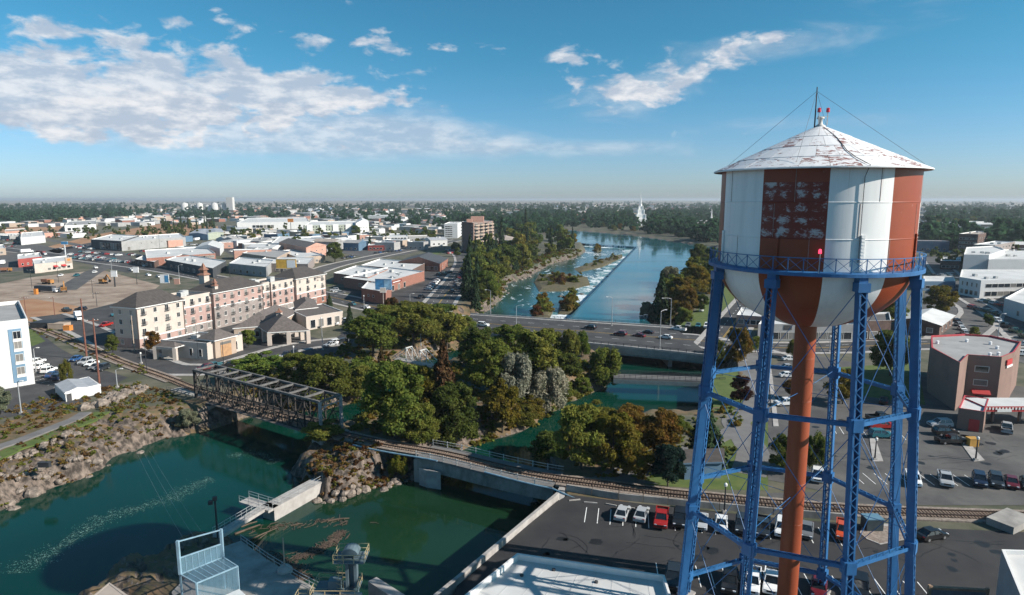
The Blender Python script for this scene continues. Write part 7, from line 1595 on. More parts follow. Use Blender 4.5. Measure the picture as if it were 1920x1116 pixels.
for a, b, n in (((700, 476), (760, 470), 8), ((640, 486), (665, 482), 4), ((735, 461), (800, 452), 14), ((760, 447), (830, 443), 14), ((760, 440), (830, 437), 14), ((520, 478), (560, 470), 5), ((660, 520), (640, 524), 3), ((624, 545), (642, 552), 3)):
    lot('in the middle town car parks', 'cars in the middle town car parks', a, b, n, 1.2, 'white silver dark grey black maroon blue'.split(), .8)
for a, b, n in (((1745, 527), (1795, 526), 9), ((1750, 518), (1790, 517), 8), ((1740, 470), (1790, 465), 10), ((1745, 478), (1785, 474), 8), ((1820, 578), (1870, 592), 6), ((1840, 566), (1880, 575), 4), ((1790, 600), (1812, 632), 4), ((1850, 592), (1930, 640), 5), ((1860, 640), (1930, 650), 4), ((1880, 664), (1920, 668), 2)):
    lot('in the downtown streets at right', 'cars downtown at right', a, b, n, .3 if n < 7 else 1.4, 'white silver dark grey black red green'.split(), .85)
# trucks, diggers
def box_truck(label, px, py, to, body, L_=6.5, name='box_truck'):
    p = P2(px, py); q = P2(*to); a = math.atan2(q.y-p.y, q.x-p.x); r = thing(name, label, 'truck', (*p, .05), a)
    MB().box((-1.0, 0, 2.0), (L_-2.2, 2.4, 2.6)).build('cargo_box', body, r, False); MB().box((L_/2-1.1, 0, 1.35), (1.9, 2.1, 1.5)).box((L_/2-.2, 0, .95), (.8, 2.0, .8)).build('cab', WB, r, False); MB().box((L_/2-.35, 0, 1.75), (.5, 1.9, .6)).build('window', M_CG, r, False)
    for x in (-L_/2+1, L_/2-1):
        for s_ in (-1, 1): MB().tube([(x, s_*1.0-.15, .48), (x, s_*1.0+.15, .48)], .48, 12).build('wheel', M_TYRE, r, False)
    return r
box_truck('white box truck parked in the hotel end car park', 148, 600, (156, 606), WB); box_truck('dark trailer truck on the construction site', 88, 548, (110, 549), mat('dark_trailer', (.05, .055, .065), .6, .1), 14)
box_truck('red and dark box trailer near the dealership sign', 78, 478, (90, 479), mat('maroon_trailer', (.16, .04, .04), .6, .3), 14); box_truck('white box truck near the left edge', 6, 496, (14, 492), WB, 8); box_truck('white semi trailer by the far warehouse', 147, 437, (160, 436), WB, 16)
box_truck('white trailer beside the blue grey metal sheds', 370, 451, (385, 449), WB, 14); box_truck('white lorry by the white hall', 50, 474, (66, 473), WB, 10)
yel = mat('digger_yellow', (.34, .16, .045), .7, .2, scale=.6)
def digger(label, px, py, a, s_=1.0):
    r = thing('excavator', label, 'excavator', (*P2(px, py), .05), a)
    for y in (-1.1, 1.1): loft([(-2, .15), (-1.7, .0), (1.7, .0), (2, .15), (2, .75), (1.7, .95), (-1.7, .95), (-2, .75)], .6).build('track', M_BLK, r, False).location = (0, y, 0)
    MB().box((-.5, 0, 1.9), (3.2, 2.6, 1.5)).box((-1.7, 0, 2.0), (.8, 2.5, 1.2)).build('body', yel, r, False); MB().box((.8, .7, 2.7), (1.4, 1.1, 1.7)).build('cab', M_CG, r, False)
    MB().bar((1.0, -.3, 2.2), (3.6, -.3, 5.2), .5, .7).build('boom', yel, r, False); MB().bar((3.6, -.3, 5.3), (5.6, -.3, 2.4), .4, .5).build('stick', yel, r, False); MB().bar((5.6, -.3, 2.4), (5.0, -.3, 1.2), 1.0, .8).build('bucket', M_BLK, r, False); return r
digger('yellow excavator digging in the middle of the construction site', 194, 532, -.3); digger('yellow excavator with raised boom at the site edge', 120, 548, 2.2)
def dozer(label, px, py, a):
    r = thing('dump_truck', label, 'truck', (*P2(px, py), .05), a); mb = MB().box((-1.2, 0, 2.1), (4.2, 2.6, 1.6)); mb.build('dump_body', mat('rust_body', (.25, .11, .06), .8, .2), r, False); MB().box((2.2, 0, 1.7), (1.8, 2.3, 1.9)).build('cab', yel, r, False)
    for x in (-2.2, -.8, 2.2):
        for y in (-1, 1): MB().tube([(x, y*1.1-.2, .6), (x, y*1.1+.2, .6)], .6, 10).build('wheel', M_TYRE, r, False)
dozer('rusty dump truck on the construction site', 90, 533, -.2); dozer('yellow dump truck beside the dirt mound at left', 12, 510, .4)
for r in PROTO.values():                     # the patterns themselves are not part of the place
    def kill(o):
        for c in KIDS.get(o.name, ()): kill(c)
        bpy.data.objects.remove(o)
    names = r.name; kill(r)
# ================================================================ poles, lamps, the intake works
M_POLE = mat('pole_grey', (.34, .35, .36), .5, .1, metal=.3); M_WOOD = mat('utility_pole', (.16, .065, .045), .85, .2, scale=1.5); M_DPOLE = mat('dark_pole', (.03, .032, .036), .6, .15)
def lamp(label, px, py, top, arm=(2.2, 0), m=None, w=.16, head=True, z=0.0, name='street_lamp', cat='street lamp'):
    p = P2(px, py, z); h = up(px, py, top, z); r = thing(name, label, cat, (*p, z)); m = m or M_POLE
    MB().tube([(p.x, p.y, z), (p.x, p.y, z+h)], w, 8, r2=w*.55).build('pole', m, r); MB().box((p.x, p.y, z+.2), (w*4, w*4, .5)).build('base', M_CONC, r)
    if arm[0] or arm[1]:
        e = (p.x+arm[0], p.y+arm[1], z+h+.35); MB().tube([(p.x, p.y, z+h-.1), (p.x+arm[0]*.4, p.y+arm[1]*.4, z+h+.28), e], .06, 6).build('arm', m, r); MB().box((e[0], e[1], e[2]-.03), (.75, .34, .18)).build('lamp_head', M_TRIMW, r)
    elif head: MB().lathe([(.08, 0), (.24, .1), (.26, .45), (.1, .6), (0, .62)], 10, (p.x, p.y, z+h-.05)).build('lamp_head', M_TRIMW, r)
    return r
for a in (('tall street lamp at the near rail of the road bridge', 968, 629, 574, (2.4, .3)), ('street lamp on the far rail of the bridge', 1147, 612, 558, (-2.0, -.2)), ('tall street lamp at the right end of the bridge', 1237, 656, 584, (1.8, 1.2)), ('street lamp above the left bridge end by the river', 920, 592, 545, (-2.0, .2)),
          ('street lamp by the main street crossing', 769, 575, 552, (1.6, .4)), ('pale lamp pole on the main street by the brick shops', 683, 586, 556, (0, 0)), ('lamp pole in the hotel front car park', 605, 656, 598, (0, 0)), ('lamp pole beside the hotel canopy drive', 552, 690, 652, (0, 0)), ('short lamp by the frame footbridge', 789, 648, 628, (0, 0)), ('short lamp under the trees by the hotel car park', 654, 648, 636, (0, 0)),
          ('white lamp pole at the bank edge below the white hotel', 40, 776, 716, (1.2, -.4)), ('lamp pole by the white hotel cars', 68, 700, 654, (1.2, 0)), ('lamp pole at the street corner by the utility shed', 220, 727, 694, (1.3, .3)), ('lamp pole below the hotel end wall', 225, 648, 616, (.8, 0)), ('lamp on the hotel side street', 265, 682, 664, (0, 0)),
          ('black lamp in the upper car park island', 1640, 863, 826, (0, 0)), ('black lamp by the kiosk island', 1829, 864, 824, (0, 0)), ('black lamp beside the near railway', 1358, 962, 912, (0, 0)), ('lamp among island trees beside the railway', 775, 812, 770, (0, 0)), ('street lamp on the main street by the dealership', 210, 512, 488, (1.5, 0)), ('street lamp on the main street before the dark store', 337, 532, 498, (1.8, .5)),
          ('street lamp beside the shop row road', 1555, 660, 632, (0, 0)), ('tall pole in downtown street at right', 1870, 642, 590, (1.5, 0)), ('traffic signal pole at the right end of the bridge', 1257, 610, 560, (-3.5, -1))):
    lamp(a[0], a[1], a[2], a[3], a[4], M_DPOLE if a[0].startswith('black') else None)
def upole(label, px, py, top, cross=1, m=None, r_=.22):
    p = P2(px, py); h = up(px, py, top); r = thing('utility_pole', label, 'utility pole', (*p, 0)); MB().tube([(p.x, p.y, -.2), (p.x, p.y, h)], r_, 8, r2=r_*.6).build('pole', m or M_WOOD, r)
    for k in range(cross): MB().box((p.x, p.y-.15, h-.6-k*1.4), (2.6, .14, .16), .5).build('crossarm', m or M_WOOD, r); [MB().lathe([(.06, 0), (.08, .15), (0, .25)], 6, (p.x+d*math.cos(.5), p.y-.15+d*math.sin(.5), h-.5-k*1.4)).build('insulator', M_TRIMW, r) for d in (-1.1, .4, 1.1)]
    return p, h
U1 = upole('tall rusty red utility pole beside the railway hedge', 163, 674, 560, 0, r_=.28); U2 = upole('tall rusty red utility pole at the street corner', 187, 724, 597, 1, r_=.28); upole('slim wooden pole beside the hotel end', 252, 658, 592, 0, WALLM['tan'], .2); upole('second slim pole beside the hotel end', 266, 650, 586, 0, WALLM['tan'], .2)
upole('thin wooden pole at the left end of the railway', 52, 618, 556, 1, r_=.15); upole('thin pole near the construction site', 103, 592, 556, 1, r_=.15); upole('thin pole behind the pavilion', 276, 700, 626, 0, M_DPOLE, .12); upole('thin pole right of the pavilion', 372, 676, 608, 0, M_DPOLE, .10); upole('dark pole at the end of the hotel street', 420, 692, 640, 0, M_DPOLE, .12)
for x, y, t in ((110, 530, 490), (175, 560, 525), (182, 575, 548), (360, 505, 478), (432, 528, 490), (560, 470, 430), (640, 470, 428), (700, 470, 432), (450, 480, 440), (300, 470, 440), (60, 540, 505)):
    p, h = upole('', x, y, t, 1, M_DPOLE, .13); later(bpy.data.objects[[o.name for o in bpy.data.objects if o.name.startswith('utility_pole')][-1]], 'thin dark utility pole', 'in the town')
def wire(name, label, a, b, sag=1.0):
    pts = [Vector(a).lerp(Vector(b), k/12)+Vector((0, 0, -sag*4*(k/12)*(1-k/12))) for k in range(13)]; tag(MB().tube(pts, .009, 4).build(name, M_POLE), label, 'cable')
for i, x in enumerate((255, 268, 280)):
    wire('power_cable', ('leftmost', 'middle', 'rightmost')[i]+' of three thin cables slanting over the green river', G(x, 845, -2), G(345+22*i, 1012, 4.0), .6)
# ---- jetty wall, catwalk
def jetty():
    z = -2.7; A, B, C = P2(458, 936, z), P2(513, 953, z), P2(606, 902, z); r = thing('jetty_wall', 'pale concrete jetty wall with handrail meeting the rocky spit', 'wall', (*((A+C)/2), z)); galv = mat('galvanised_rail', (.40, .41, .41), .5, .1, metal=.3)
    d = (C-B).normalized(); n = Vector((d.y, -d.x)); n = n if n.y < 0 else -n
    MB().prism([B+n*.1, C+n*.1, C-n*2.6, B-n*2.6], -8.5, z).build('wall', M_CONC, r)
    e = (B-A).normalized(); m_ = Vector((-e.y, e.x)); MB().bar((*A, z-.2), (*(B), z-.2), 2.2, .4).build('walkway', M_CONC, r); MB().bar((*A.lerp(B, .12), z-2.5), (*A.lerp(B, .12), z-.3), .5).build('prop', M_CONC, r)
    for (p, q, s_) in ((A, B, 1), (B, C, 1), (A, B, -1)):
        dd = (q-p).normalized(); nn = Vector((-dd.y, dd.x))*(1.0*s_ if (p is A) else .2)
        for zz in (.55, 1.05): MB().bar((*(p+nn), z+zz), (*(q+nn), z+zz), .06).build('handrail', galv, r)
        k = max(3, int((q-p).length/1.8))
        for i in range(k+1): v = p.lerp(q, i/k)+nn; MB().bar((*v, z), (*v, z+1.07), .06).build('rail_post', galv, r)
    r2 = thing('catwalk', 'sloping concrete catwalk with handrail between jetty and intake', 'walkway', (*P2(450, 975, z), z)); p, q = P2(489, 952, -2.4), P2(408, 1003, -1.0)
    MB().bar((*p, -2.75), (*q, -1.2), 1.6, .5).build('deck', M_CONC, r2); dd = (q-p).normalized(); nn = Vector((-dd.y, dd.x))
    for s_ in (-.75, .75):
        for zz in (.5, 1.0): MB().bar((*(p+nn*s_), -2.5+zz), (*(q+nn*s_), -.95+zz), .055).build('handrail', galv, r2)
        for i in range(9): v = p.lerp(q, i/8)+nn*s_; zb = -2.5+1.55*i/8; MB().bar((*v, zb), (*v, zb+1.0), .055).build('rail_post', galv, r2)
jetty()
def intake():
    dk = poly([(398, 1032), (452, 1014), (500, 1048), (560, 1085), (640, 1130), (700, 1190), (500, 1230), (340, 1230), (322, 1110)], .4)
    o = MB().prism(dk, -8, .4, 0).build('intake_deck', M_CONCD); struct(o)
    galv = mat('galvanised_rail', (.4, .41, .41), .5, .1)
    ft = mat('pale_blue_frame', (.20, .31, .38), .5, .15); pl = bpy.data.materials.new('tinted_panel'); pl.use_nodes = True; b = pl.node_tree.nodes['Principled BSDF']; b.inputs['Base Color'].default_value = (.17, .30, .38, 1); b.inputs['Roughness'].default_value = .2; b.inputs['Alpha'].default_value = .34
    zt = 4.6; BL, BR, FR, FL = (Vector(G(x, y, zt)) for x, y in ((338, 1077), (418, 1045), (445, 1062), (368, 1094)))
    r = thing('intake_screen', 'translucent pale blue panelled intake frame with tall upright screen', 'intake frame', (*((BL+FR)/2).xy, .4))
    up_ = Vector((0, 0, 1)); TL, TR = BL+up_*up_h(338, 1077, 1014, zt), BR+up_*up_h(418, 1045, 992, zt)
    g = lambda v: Vector((v.x, v.y, .4))
    for p in (BL, BR, FR, FL): MB().bar(g(p), p, .18).build('post', ft, r)
    for a, b_ in ((BL, BR), (BR, FR), (FR, FL), (FL, BL)): MB().bar(a, b_, .14).build('top_beam', ft, r)
    for a in (BL, BR): MB().bar(a, TL if a is BL else TR, .30).build('upright', ft, r)
    mid = lambda t: (BL.lerp(TL, t), BR.lerp(TR, t))
    for t in (.48, .97): MB().bar(*mid(t), .13).build('cross_beam', ft, r)
    n = 7
    for k in range(n):
        a0, a1 = BL.lerp(BR, k/n), BL.lerp(BR, (k+.96)/n); b0, b1 = BL.lerp(TL, .47), BR.lerp(TR, .47); c0, c1 = b0.lerp(b1, k/n), b0.lerp(b1, (k+.96)/n); bk = Vector(((BL-FL).x, (BL-FL).y, 0)).normalized()*.06
        MB().face([a0, a1, c1, c0]).face([a1+bk, a0+bk, c0+bk, c1+bk]).build('screen_panel', pl, r); MB().bar(a0, c0, .07).build('mullion', ft, r)
        f0, f1 = FL.lerp(FR, k/n), FL.lerp(FR, (k+.96)/n); MB().face([a0, a1, f1, f0]).build('roof_panel', pl, r); MB().bar(a0, f0, .07).build('mullion', ft, r)
        MB().face([g(f0), g(f1), f1, f0]).build('front_panel', pl, r)
    for k in range(3):
        a0, a1 = BR.lerp(FR, k/3), BR.lerp(FR, (k+.95)/3); MB().face([g(a0), g(a1), a1, a0]).build('side_panel', pl, r); a0, a1 = BL.lerp(FL, k/3), BL.lerp(FL, (k+.95)/3); MB().face([g(a0), g(a1), a1, a0]).build('side_panel', pl, r)
    rr = thing('trash_rake', 'white machinery rake under the pale blue intake frame', 'machine', (*FL.lerp(FR, .55).xy, .4)); w = mat('machine_white', (.55, .57, .57), .5, .1)
    c = FL.lerp(FR, .55); d = (FR-FL).normalized(); nn = Vector((d.y, -d.x, 0)); nn = nn if nn.y < 0 else -nn; a = math.atan2(d.y, d.x)
    MB().box((c.x+nn.x*1.2, c.y+nn.y*1.2, 1.5), (4.0, 1.6, .8), a).build('hopper', w, rr); MB().box((c.x+nn.x*2.4, c.y+nn.y*2.4, 1.0), (5, .4, .4), a).build('beam', M_DPOLE, rr)
    for k in range(5): q = c+d*(k-2)*.9+nn*1.9; MB().box((q.x, q.y, 1.3), (.5, .9, .9), a).build('bucket', w, rr)
    for x in (-2, 2): q = c+d*x+nn*1.2; MB().box((q.x, q.y, .75), (.3, 1.2, .8), a).build('stand', M_DPOLE, rr)
    # rails along the deck edge
    r2 = thing('deck_railing', 'grey handrail along the intake deck beside the forebay', 'railing', (*P2(520, 1065), .4)); P = [P2(*p, .4) for p in ((452, 1016), (500, 1050), (560, 1087), (600, 1108))]
    for a_, b_ in zip(P, P[1:]):
        for zz in (.95, 1.45): MB().bar((*a_, zz), (*b_, zz), .06).build('handrail', galv, r2)
        k = max(2, int((b_-a_).length/1.7))
        for i in range(k+1): v = a_.lerp(b_, i/k); MB().bar((*v, .4), (*v, 1.5), .06).build('rail_post', galv, r2)
    # gate hoist tower
    p = P2(662, 1128, .4); h = up(662, 1128, 1032, .4); st = mat('teal_steel', (.10, .14, .16), .5, .15, scale=.8); yr = mat('pale_yellow_rail', (.42, .33, .19), .6, .1)
    r3 = thing('gate_hoist', 'slim teal gate hoist tower with domed top and yellow railed platforms', 'hoist tower', (*p, .4))
    for s_ in (-.5, .5): MB().bar((p.x+s_, p.y, .4), (p.x+s_, p.y, h-.4), .35, .8).build('column', st, r3)
    MB().box((p.x, p.y+.1, h*.5), (.7, .12, h-.8)).build('web', st, r3); N_ = 8; mb = MB()
    for k in range(N_):
        g0, g1 = math.pi*k/N_, math.pi*(k+1)/N_; mb.face([(p.x-1.0*math.cos(g0), p.y-.75, h+.1+.85*math.sin(g0)), (p.x-1.0*math.cos(g1), p.y-.75, h+.1+.85*math.sin(g1)), (p.x-1.0*math.cos(g1), p.y+.75, h+.1+.85*math.sin(g1)), (p.x-1.0*math.cos(g0), p.y+.75, h+.1+.85*math.sin(g0))])
    for y in (-.75, .75): mb.face([(p.x-1.0*math.cos(math.pi*k/N_), p.y+y, h+.1+.85*math.sin(math.pi*k/N_)) for k in range(N_+1)])
    mb.build('hood', st, r3)
    def plat(nm, cx, cy, z, w, d):
        f = MB().box((cx, cy, z), (w, d, .12)).build(nm, st, r3); c = [(cx-w/2, cy-d/2), (cx+w/2, cy-d/2), (cx+w/2, cy+d/2), (cx-w/2, cy+d/2)]
        for i in range(4):
            a_, b_ = Vector(c[i]), Vector(c[(i+1) % 4])
            for zz in (.5, 1.05): MB().bar((*a_, z+zz), (*b_, z+zz), .06).build('handrail', yr, f)
            for t in (0, .33, .67): v = a_.lerp(b_, t); MB().bar((*v, z), (*v, z+1.07), .06).build('rail_post', yr, f)
    plat('upper_platform', p.x+.1, p.y-.3, h-.35, 3.6, 2.6); plat('lower_platform', p.x-1.7, p.y-.6, 2.3, 5.2, 3.6); plat('lower_platform', p.x-4.6, p.y-1.8, 1.3, 3.4, 2.6)
    MB().box((p.x+.3, p.y-2.0, 2.2), (2.6, .3, 1.3)).build('gate_plate', M_CONC, r3); MB().box((p.x-1.9, p.y-.4, 3.0), (1.4, 1.2, 1.2)).build('gearbox', st, r3)
    lx = p.x-1.15
    for s_ in (-.25, .25): MB().bar((lx+s_, p.y-.7, 2.3), (lx+s_, p.y-.7, h+.6), .05).build('ladder_rail', yr, r3)
    mb = MB()
    for k in range(7): f = MB().lathe([(.42, 0), (.42, .06)], 12, (lx, p.y-1.05, 3.0+k*.55)).build('ladder_hoop', yr, r3)
    # pier with gate slots at the right of the hoist
    MB().prism(poly([(690, 1090), (706, 1082), (790, 1135), (780, 1150)], .4), -8, .4).build('gate_pier', M_CONC, r3); 
    # lamps
    q = P2(408, 1006, .4); r4 = thing('floodlight_pole', 'dark floodlight pole with two lamp heads by the catwalk', 'floodlight', (*q, .4)); hh = up(408, 1006, 930, .4); MB().tube([(*q, .2), (*q, hh)], .13, 8).build('pole', M_DPOLE, r4)
    for s_, z in ((-.55, -.5), (.1, .1)): MB().box((q.x+s_, q.y-.2, hh+z), (.6, .5, .5), .4).build('lamp_head', M_DPOLE, r4)
    q = P2(534, 1070, .4); r5 = thing('davit_pole', 'slim tan pole on a white domed base at the deck edge', 'pole', (*q, .4)); hh = up(534, 1070, 1003, .4); MB().tube([(*q, .4), (*q, hh)], .12, 8, r2=.07).build('pole', WALLM['tan'], r5); MB().lathe([(1.0, -.2), (.95, .25), (.6, .65), (0, .8)], 14, (*q, .4)).build('base', M_CONC, r5)
    q = P2(205, 1102, 1.5); r6 = building('powerhouse_roof', 'flat tan roof corner at the lower left bottom edge', [P2(205, 1092, 2), P2(240, 1116, 2), P2(150, 1190, 2), P2(120, 1160, 2)], 2.0, 'salmon', 'tan', 'flat', (), world=True, par=.05, trim=ROOFM['tan'])
def up_h(px, py, top, z):
    return up(px, py, top, z)
intake()
# drift logs and rafts of debris
M_LOG = mat('drift_wood', (.085, .06, .045), .9, .3, scale=2)
for i, (x0_, y0_, x1_, y1_, r_) in enumerate(((440, 1002, 488, 984, .22), (452, 988, 482, 978, .16), (615, 977, 655, 972, .20), (545, 986, 568, 982, .14), (462, 1015, 520, 990, .13), (470, 1022, 500, 1000, .10), (694, 980, 710, 982, .08))):
    a, b = G(x0_, y0_, WL+.05), G(x1_, y1_, WL+.05); o = MB().tube([a, a.lerp(b, .5)+Vector((.1, .15, .05)), b], r_, 6, r2=r_*.6).build('drift_log', M_LOG); tag(o, '', 'log', 'drift logs on the forebay'); later(o, 'drifting log', 'on the forebay water')
def debris(label, line, n, wid, seed):
    rg = random.Random(seed); ln = [P2(*p, WL) for p in line]; c = cum(ln); mb = MB()
    for i in range(n):
        p, t = at_len(ln, c, c[-1]*rg.random()); q = p+Vector((-t.y, t.x))*rg.gauss(0, wid); a = rg.uniform(0, 3.14); l = rg.uniform(.15, .8); d = Vector((math.cos(a), math.sin(a)))*l
        mb.bar((*(q-d), WL+rg.uniform(0, .1)), (*(q+d), WL+rg.uniform(.02, .16)), rg.uniform(.04, .12), .06)
    o = mb.build('debris', M_LOG); o['kind'] = 'stuff'; o['label'] = label
debris('raft of floating twigs and branches on the forebay', [(556, 1046), (590, 1034), (620, 1020), (634, 1006), (640, 996)], 260, .55, 1); debris('matted branches against the intake deck', [(472, 1050), (520, 1052), (545, 1062), (565, 1090)], 380, .9, 2); debris('loose branches by the jetty', [(470, 1000), (510, 985), (560, 985), (640, 978), (655, 984)], 90, .8, 3)
def foam(name, label, line, wid, n, seed):
    rg = random.Random(seed); ln = [P2(*p, WL) for p in line]; c = cum(ln); mb = MB()
    for i in range(n):
        u = rg.random(); p, t = at_len(ln, c, c[-1]*u); q = p+Vector((-t.y, t.x))*rg.gauss(0, wid*(.45+.55*abs(math.sin(u*9+seed)))); s = rg.uniform(.02, .065)*(2.2 if rg.random() < .05 else 1); k = rg.randint(4, 6); a0 = rg.random()*6
        mb.face([(q.x+s*rg.uniform(.6, 2.2)*math.cos(a0+6.283*j/k), q.y+s*rg.uniform(.5, 1)*math.sin(a0+6.283*j/k), WL+.02) for j in range(k)])
    o = mb.build(name, mat('foam', (.16, .25, .21), .9, .1)); o['kind'] = 'stuff'; o['label'] = label
foam('foam', 'thin line of foam drifting down the green river', [(30, 1075), (60, 1050), (110, 1030), (150, 1000), (200, 968), (260, 955), (300, 940), (345, 928), (360, 910), (400, 898)], 1.5, 2600, 4)
foam('foam', 'foam patch under the truss bridge', [(430, 858), (450, 850), (490, 850), (520, 868)], 1.2, 700, 5)
# bits and pieces
def box_thing(name, label, cat, px, py, d, m, lidm=None, a=0.0):
    p = P2(px, py); r = thing(name, label, cat, (*p, .05), a); MB().box((0, 0, d[2]/2), d).build('body', m, r, False); MB().box((0, 0, d[2]+.06), (d[0]+.1, d[1]+.1, .14)).build('lid', lidm or m, r, False); return r
box_thing('dumpster', 'blue grey dumpster box on the gravel island by the tower', 'dumpster', 1634, 992, (2.4, 1.8, 1.8), mat('dumpster_dark', (.03, .05, .06), .6, .2), mat('dumpster_blue', (.10, .20, .27), .6, .1))
box_thing('orange_bin', 'orange yellow bin beside the kiosk lamp', 'bin', 1822, 836, (1.8, 1.4, 1.5), mat('bin_orange', (.45, .24, .05), .7, .1)); box_thing('toilet_cabin', 'orange portable toilet by the construction trailer', 'portable toilet', 68, 552, (1.4, 1.4, 2.6), ORG); box_thing('skip', 'orange skip by the hotel car park fence', 'skip', 128, 620, (2.4, 2, 1.8), ORG)
box_thing('fenced_pen', 'dark fenced pen at the edge of the hotel car park', 'enclosure', 90, 614, (9, 6, 2.2), M_DPOLE); box_thing('brick_pen', 'tan bin store beside the dark fenced pen', 'enclosure', 112, 616, (6, 4, 2), WALLM['tan'])
box_thing('bench', 'dark park bench on the bank lawn', 'bench', 84, 876, (2.0, .7, .8), M_DPOLE); box_thing('concrete_block', 'flat concrete slab lying beside the track at right', 'slab', 1893, 984, (6, 3.5, 1.0), M_CONCD, None, .5)
g_ = MB().prism(poly([(1612, 1000), (1625, 1012), (1650, 1022), (1700, 1012), (1708, 985), (1620, 982)], .0), -.05, .14).build('kerb_island', M_CONC); struct(g_)
sheet('gravel_bed', poly([(1616, 1000), (1628, 1010), (1650, 1019), (1696, 1010), (1703, 988), (1622, 985)], .14), .148, M_BALL)
for nm, pts in (('kerb_island', [(1630, 820), (1640, 820), (1656, 866), (1636, 866)]), ('kerb_island', [(1800, 830), (1816, 830), (1846, 864), (1826, 866)]), ('kerb_island', [(1440, 690), (1446, 690), (1460, 800), (1450, 800)])): struct(MB().prism(poly(pts), -.05, .15).build(nm, M_CONC))
for i, (a, b) in enumerate((((1067, 940), (1088, 938)), ((1095, 943), (1120, 945)), ((1136, 946), (1156, 950)), ((1178, 953), (1190, 955)))):
    p, q = P2(*a), P2(*b); o = MB().bar((*p, .14), (*q, .14), .18, .16).build('wheel_stop', M_CONC); tag(o, ('first', 'second', 'third', 'fourth')[i]+' concrete wheel stop from the wall in the near car park', 'wheel stop', 'wheel stops in the near car park')
def person(label, px, py, shirt, ang=0.0, name='person'):
    """a small walking figure: one continuous skinned body"""
    p = P2(px, py, .08); J = {'pelvis': (0, 0, .95), 'chest': (0, .02, 1.32), 'neck': (0, .02, 1.50), 'head': (0, .05, 1.68), 'shl': (-.19, .02, 1.42), 'ell': (-.25, -.06, 1.14), 'hal': (-.24, .04, .88), 'shr': (.19, .02, 1.42), 'elr': (.25, .08, 1.14), 'har': (.23, .2, .92), 'hpl': (-.1, 0, .9), 'knl': (-.1, .14, .5), 'ftl': (-.1, .12, .06), 'tol': (-.1, .26, .03), 'hpr': (.1, 0, .9), 'knr': (.1, -.02, .48), 'ftr': (.1, -.22, .1), 'tor': (.1, -.1, .03)}
    K = list(J); E = [('pelvis', 'chest'), ('chest', 'neck'), ('neck', 'head'), ('chest', 'shl'), ('shl', 'ell'), ('ell', 'hal'), ('chest', 'shr'), ('shr', 'elr'), ('elr', 'har'), ('pelvis', 'hpl'), ('hpl', 'knl'), ('knl', 'ftl'), ('ftl', 'tol'), ('pelvis', 'hpr'), ('hpr', 'knr'), ('knr', 'ftr'), ('ftr', 'tor')]
    RD = dict(pelvis=.15, chest=.16, neck=.065, head=.115, shl=.075, ell=.05, hal=.04, shr=.075, elr=.05, har=.04, hpl=.095, knl=.06, ftl=.045, tol=.04, hpr=.095, knr=.06, ftr=.045, tor=.04)
    me = bpy.data.meshes.new(name); me.from_pydata([J[k] for k in K], [(K.index(a), K.index(b)) for a, b in E], []); o = bpy.data.objects.new(name, me); COL.objects.link(o)
    o.modifiers.new('skin', 'SKIN'); o.modifiers.new('sub', 'SUBSURF').levels = 1
    for k, v in zip(K, me.skin_vertices[0].data): v.radius = (RD[k], RD[k]); v.use_root = k == 'pelvis'
    bpy.context.view_layer.update(); m2 = bpy.data.meshes.new_from_object(o.evaluated_get(bpy.context.evaluated_depsgraph_get())); bpy.data.objects.remove(o)
    sk = mat('skin', (.42, .26, .19), .7, .05); m2.materials.clear(); m2.materials.append(shirt); m2.materials.append(mat('dark_trousers', (.03, .035, .05), .9, .1)); m2.materials.append(sk); m2.materials.append(M_BLK)
    for f in m2.polygons: c = f.center; f.material_index = 3 if c.z > 1.74 or c.z < .09 else 2 if (c.z > 1.52 or (abs(c.x) > .2 and c.z < 1.0)) else 1 if c.z < .98 else 0
    o = bpy.data.objects.new(name, m2); COL.objects.link(o); o.location = (p.x, p.y, .08); o.rotation_euler = (0, 0, ang); tag(o, label, 'person'); return o
person('person in white top walking on the path by the round willow', 1082, 694, WB, 1.2); person('person in red top on the path beside the grove', 1172, 862, RED, .4)

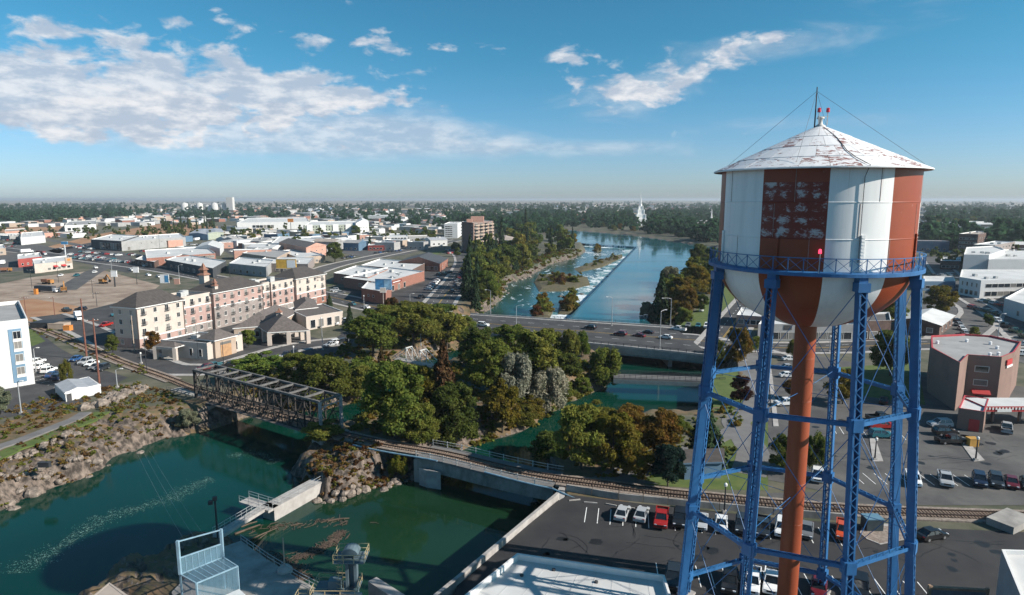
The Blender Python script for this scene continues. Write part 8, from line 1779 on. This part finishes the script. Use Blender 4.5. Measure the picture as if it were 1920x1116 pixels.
def tar(name, px, n, seed, z):
    """crack sealing and drips on the old asphalt"""
    rg = random.Random(seed); P = poly(px); A = np.array(P); mb = MB()
    for i in range(n):
        p = Vector((rg.uniform(A[:, 0].min(), A[:, 0].max()), rg.uniform(A[:, 1].min(), A[:, 1].max()))); a = rg.choice((0, 1.57))+rg.gauss(.15, .25)
        for k in range(rg.randint(4, 14)):
            q = p+Vector((math.cos(a), math.sin(a)))*rg.uniform(.6, 1.6); a += rg.gauss(0, .28)
            if sdf(np.array([q.x]), np.array([q.y]), P)[0] > -.5 or sdf(np.array([p.x]), np.array([p.y]), P)[0] > -.5: break
            mb.bar((*p, z), (*q, z), rg.uniform(.05, .14), .004); p = q
    struct(mb.build(name, mat('tar', (.010, .010, .011), .6, .1)))
    mb = MB()
    for i in range(n):
        p = Vector((rg.uniform(A[:, 0].min(), A[:, 0].max()), rg.uniform(A[:, 1].min(), A[:, 1].max())))
        if sdf(np.array([p.x]), np.array([p.y]), P)[0] > -1.5: continue
        s = rg.uniform(.3, 1.1); mb.face([(p.x+s*rg.uniform(.6, 1.2)*math.cos(6.283*k/9), p.y+s*rg.uniform(.6, 1.2)*math.sin(6.283*k/9), z-.002) for k in range(9)])
    struct(mb.build('oil_stain', mat('oil_mark', (.016, .016, .016), .5, .2)))
tar('tar_seam', [(1100, 960), (1600, 1000), (1900, 1010), (1900, 1110), (1000, 1110), (1000, 1020)], 60, 1, .060)
tar('tar_seam', [(1470, 690), (1720, 720), (1760, 790), (1920, 830), (1920, 910), (1570, 905), (1460, 880)], 90, 2, .056)
tar('tar_seam', [(0, 660), (110, 680), (200, 715), (160, 745), (0, 790)], 30, 3, .056)
number_labels()
# ================================================================ the air
def haze():
    m = bpy.data.materials.new('haze_air'); m.use_nodes = True; nt = m.node_tree; nt.nodes.clear()
    v = nt.nodes.new('ShaderNodeVolumePrincipled'); v.inputs['Color'].default_value = HAZE_COL; v.inputs['Density'].default_value = HAZE_D; v.inputs['Anisotropy'].default_value = .15
    o = nt.nodes.new('ShaderNodeOutputMaterial'); nt.links.new(v.outputs[0], o.inputs['Volume'])
    b = MB().box((0, 0, 0), (170000, 50000, 80)); ob = b.build('haze', m); ob.location = (0, 24000-0, 28); ob['kind'] = 'stuff'
HAZE_COL = (.66, .73, .80, 1); HAZE_D = 8.5e-5
haze()
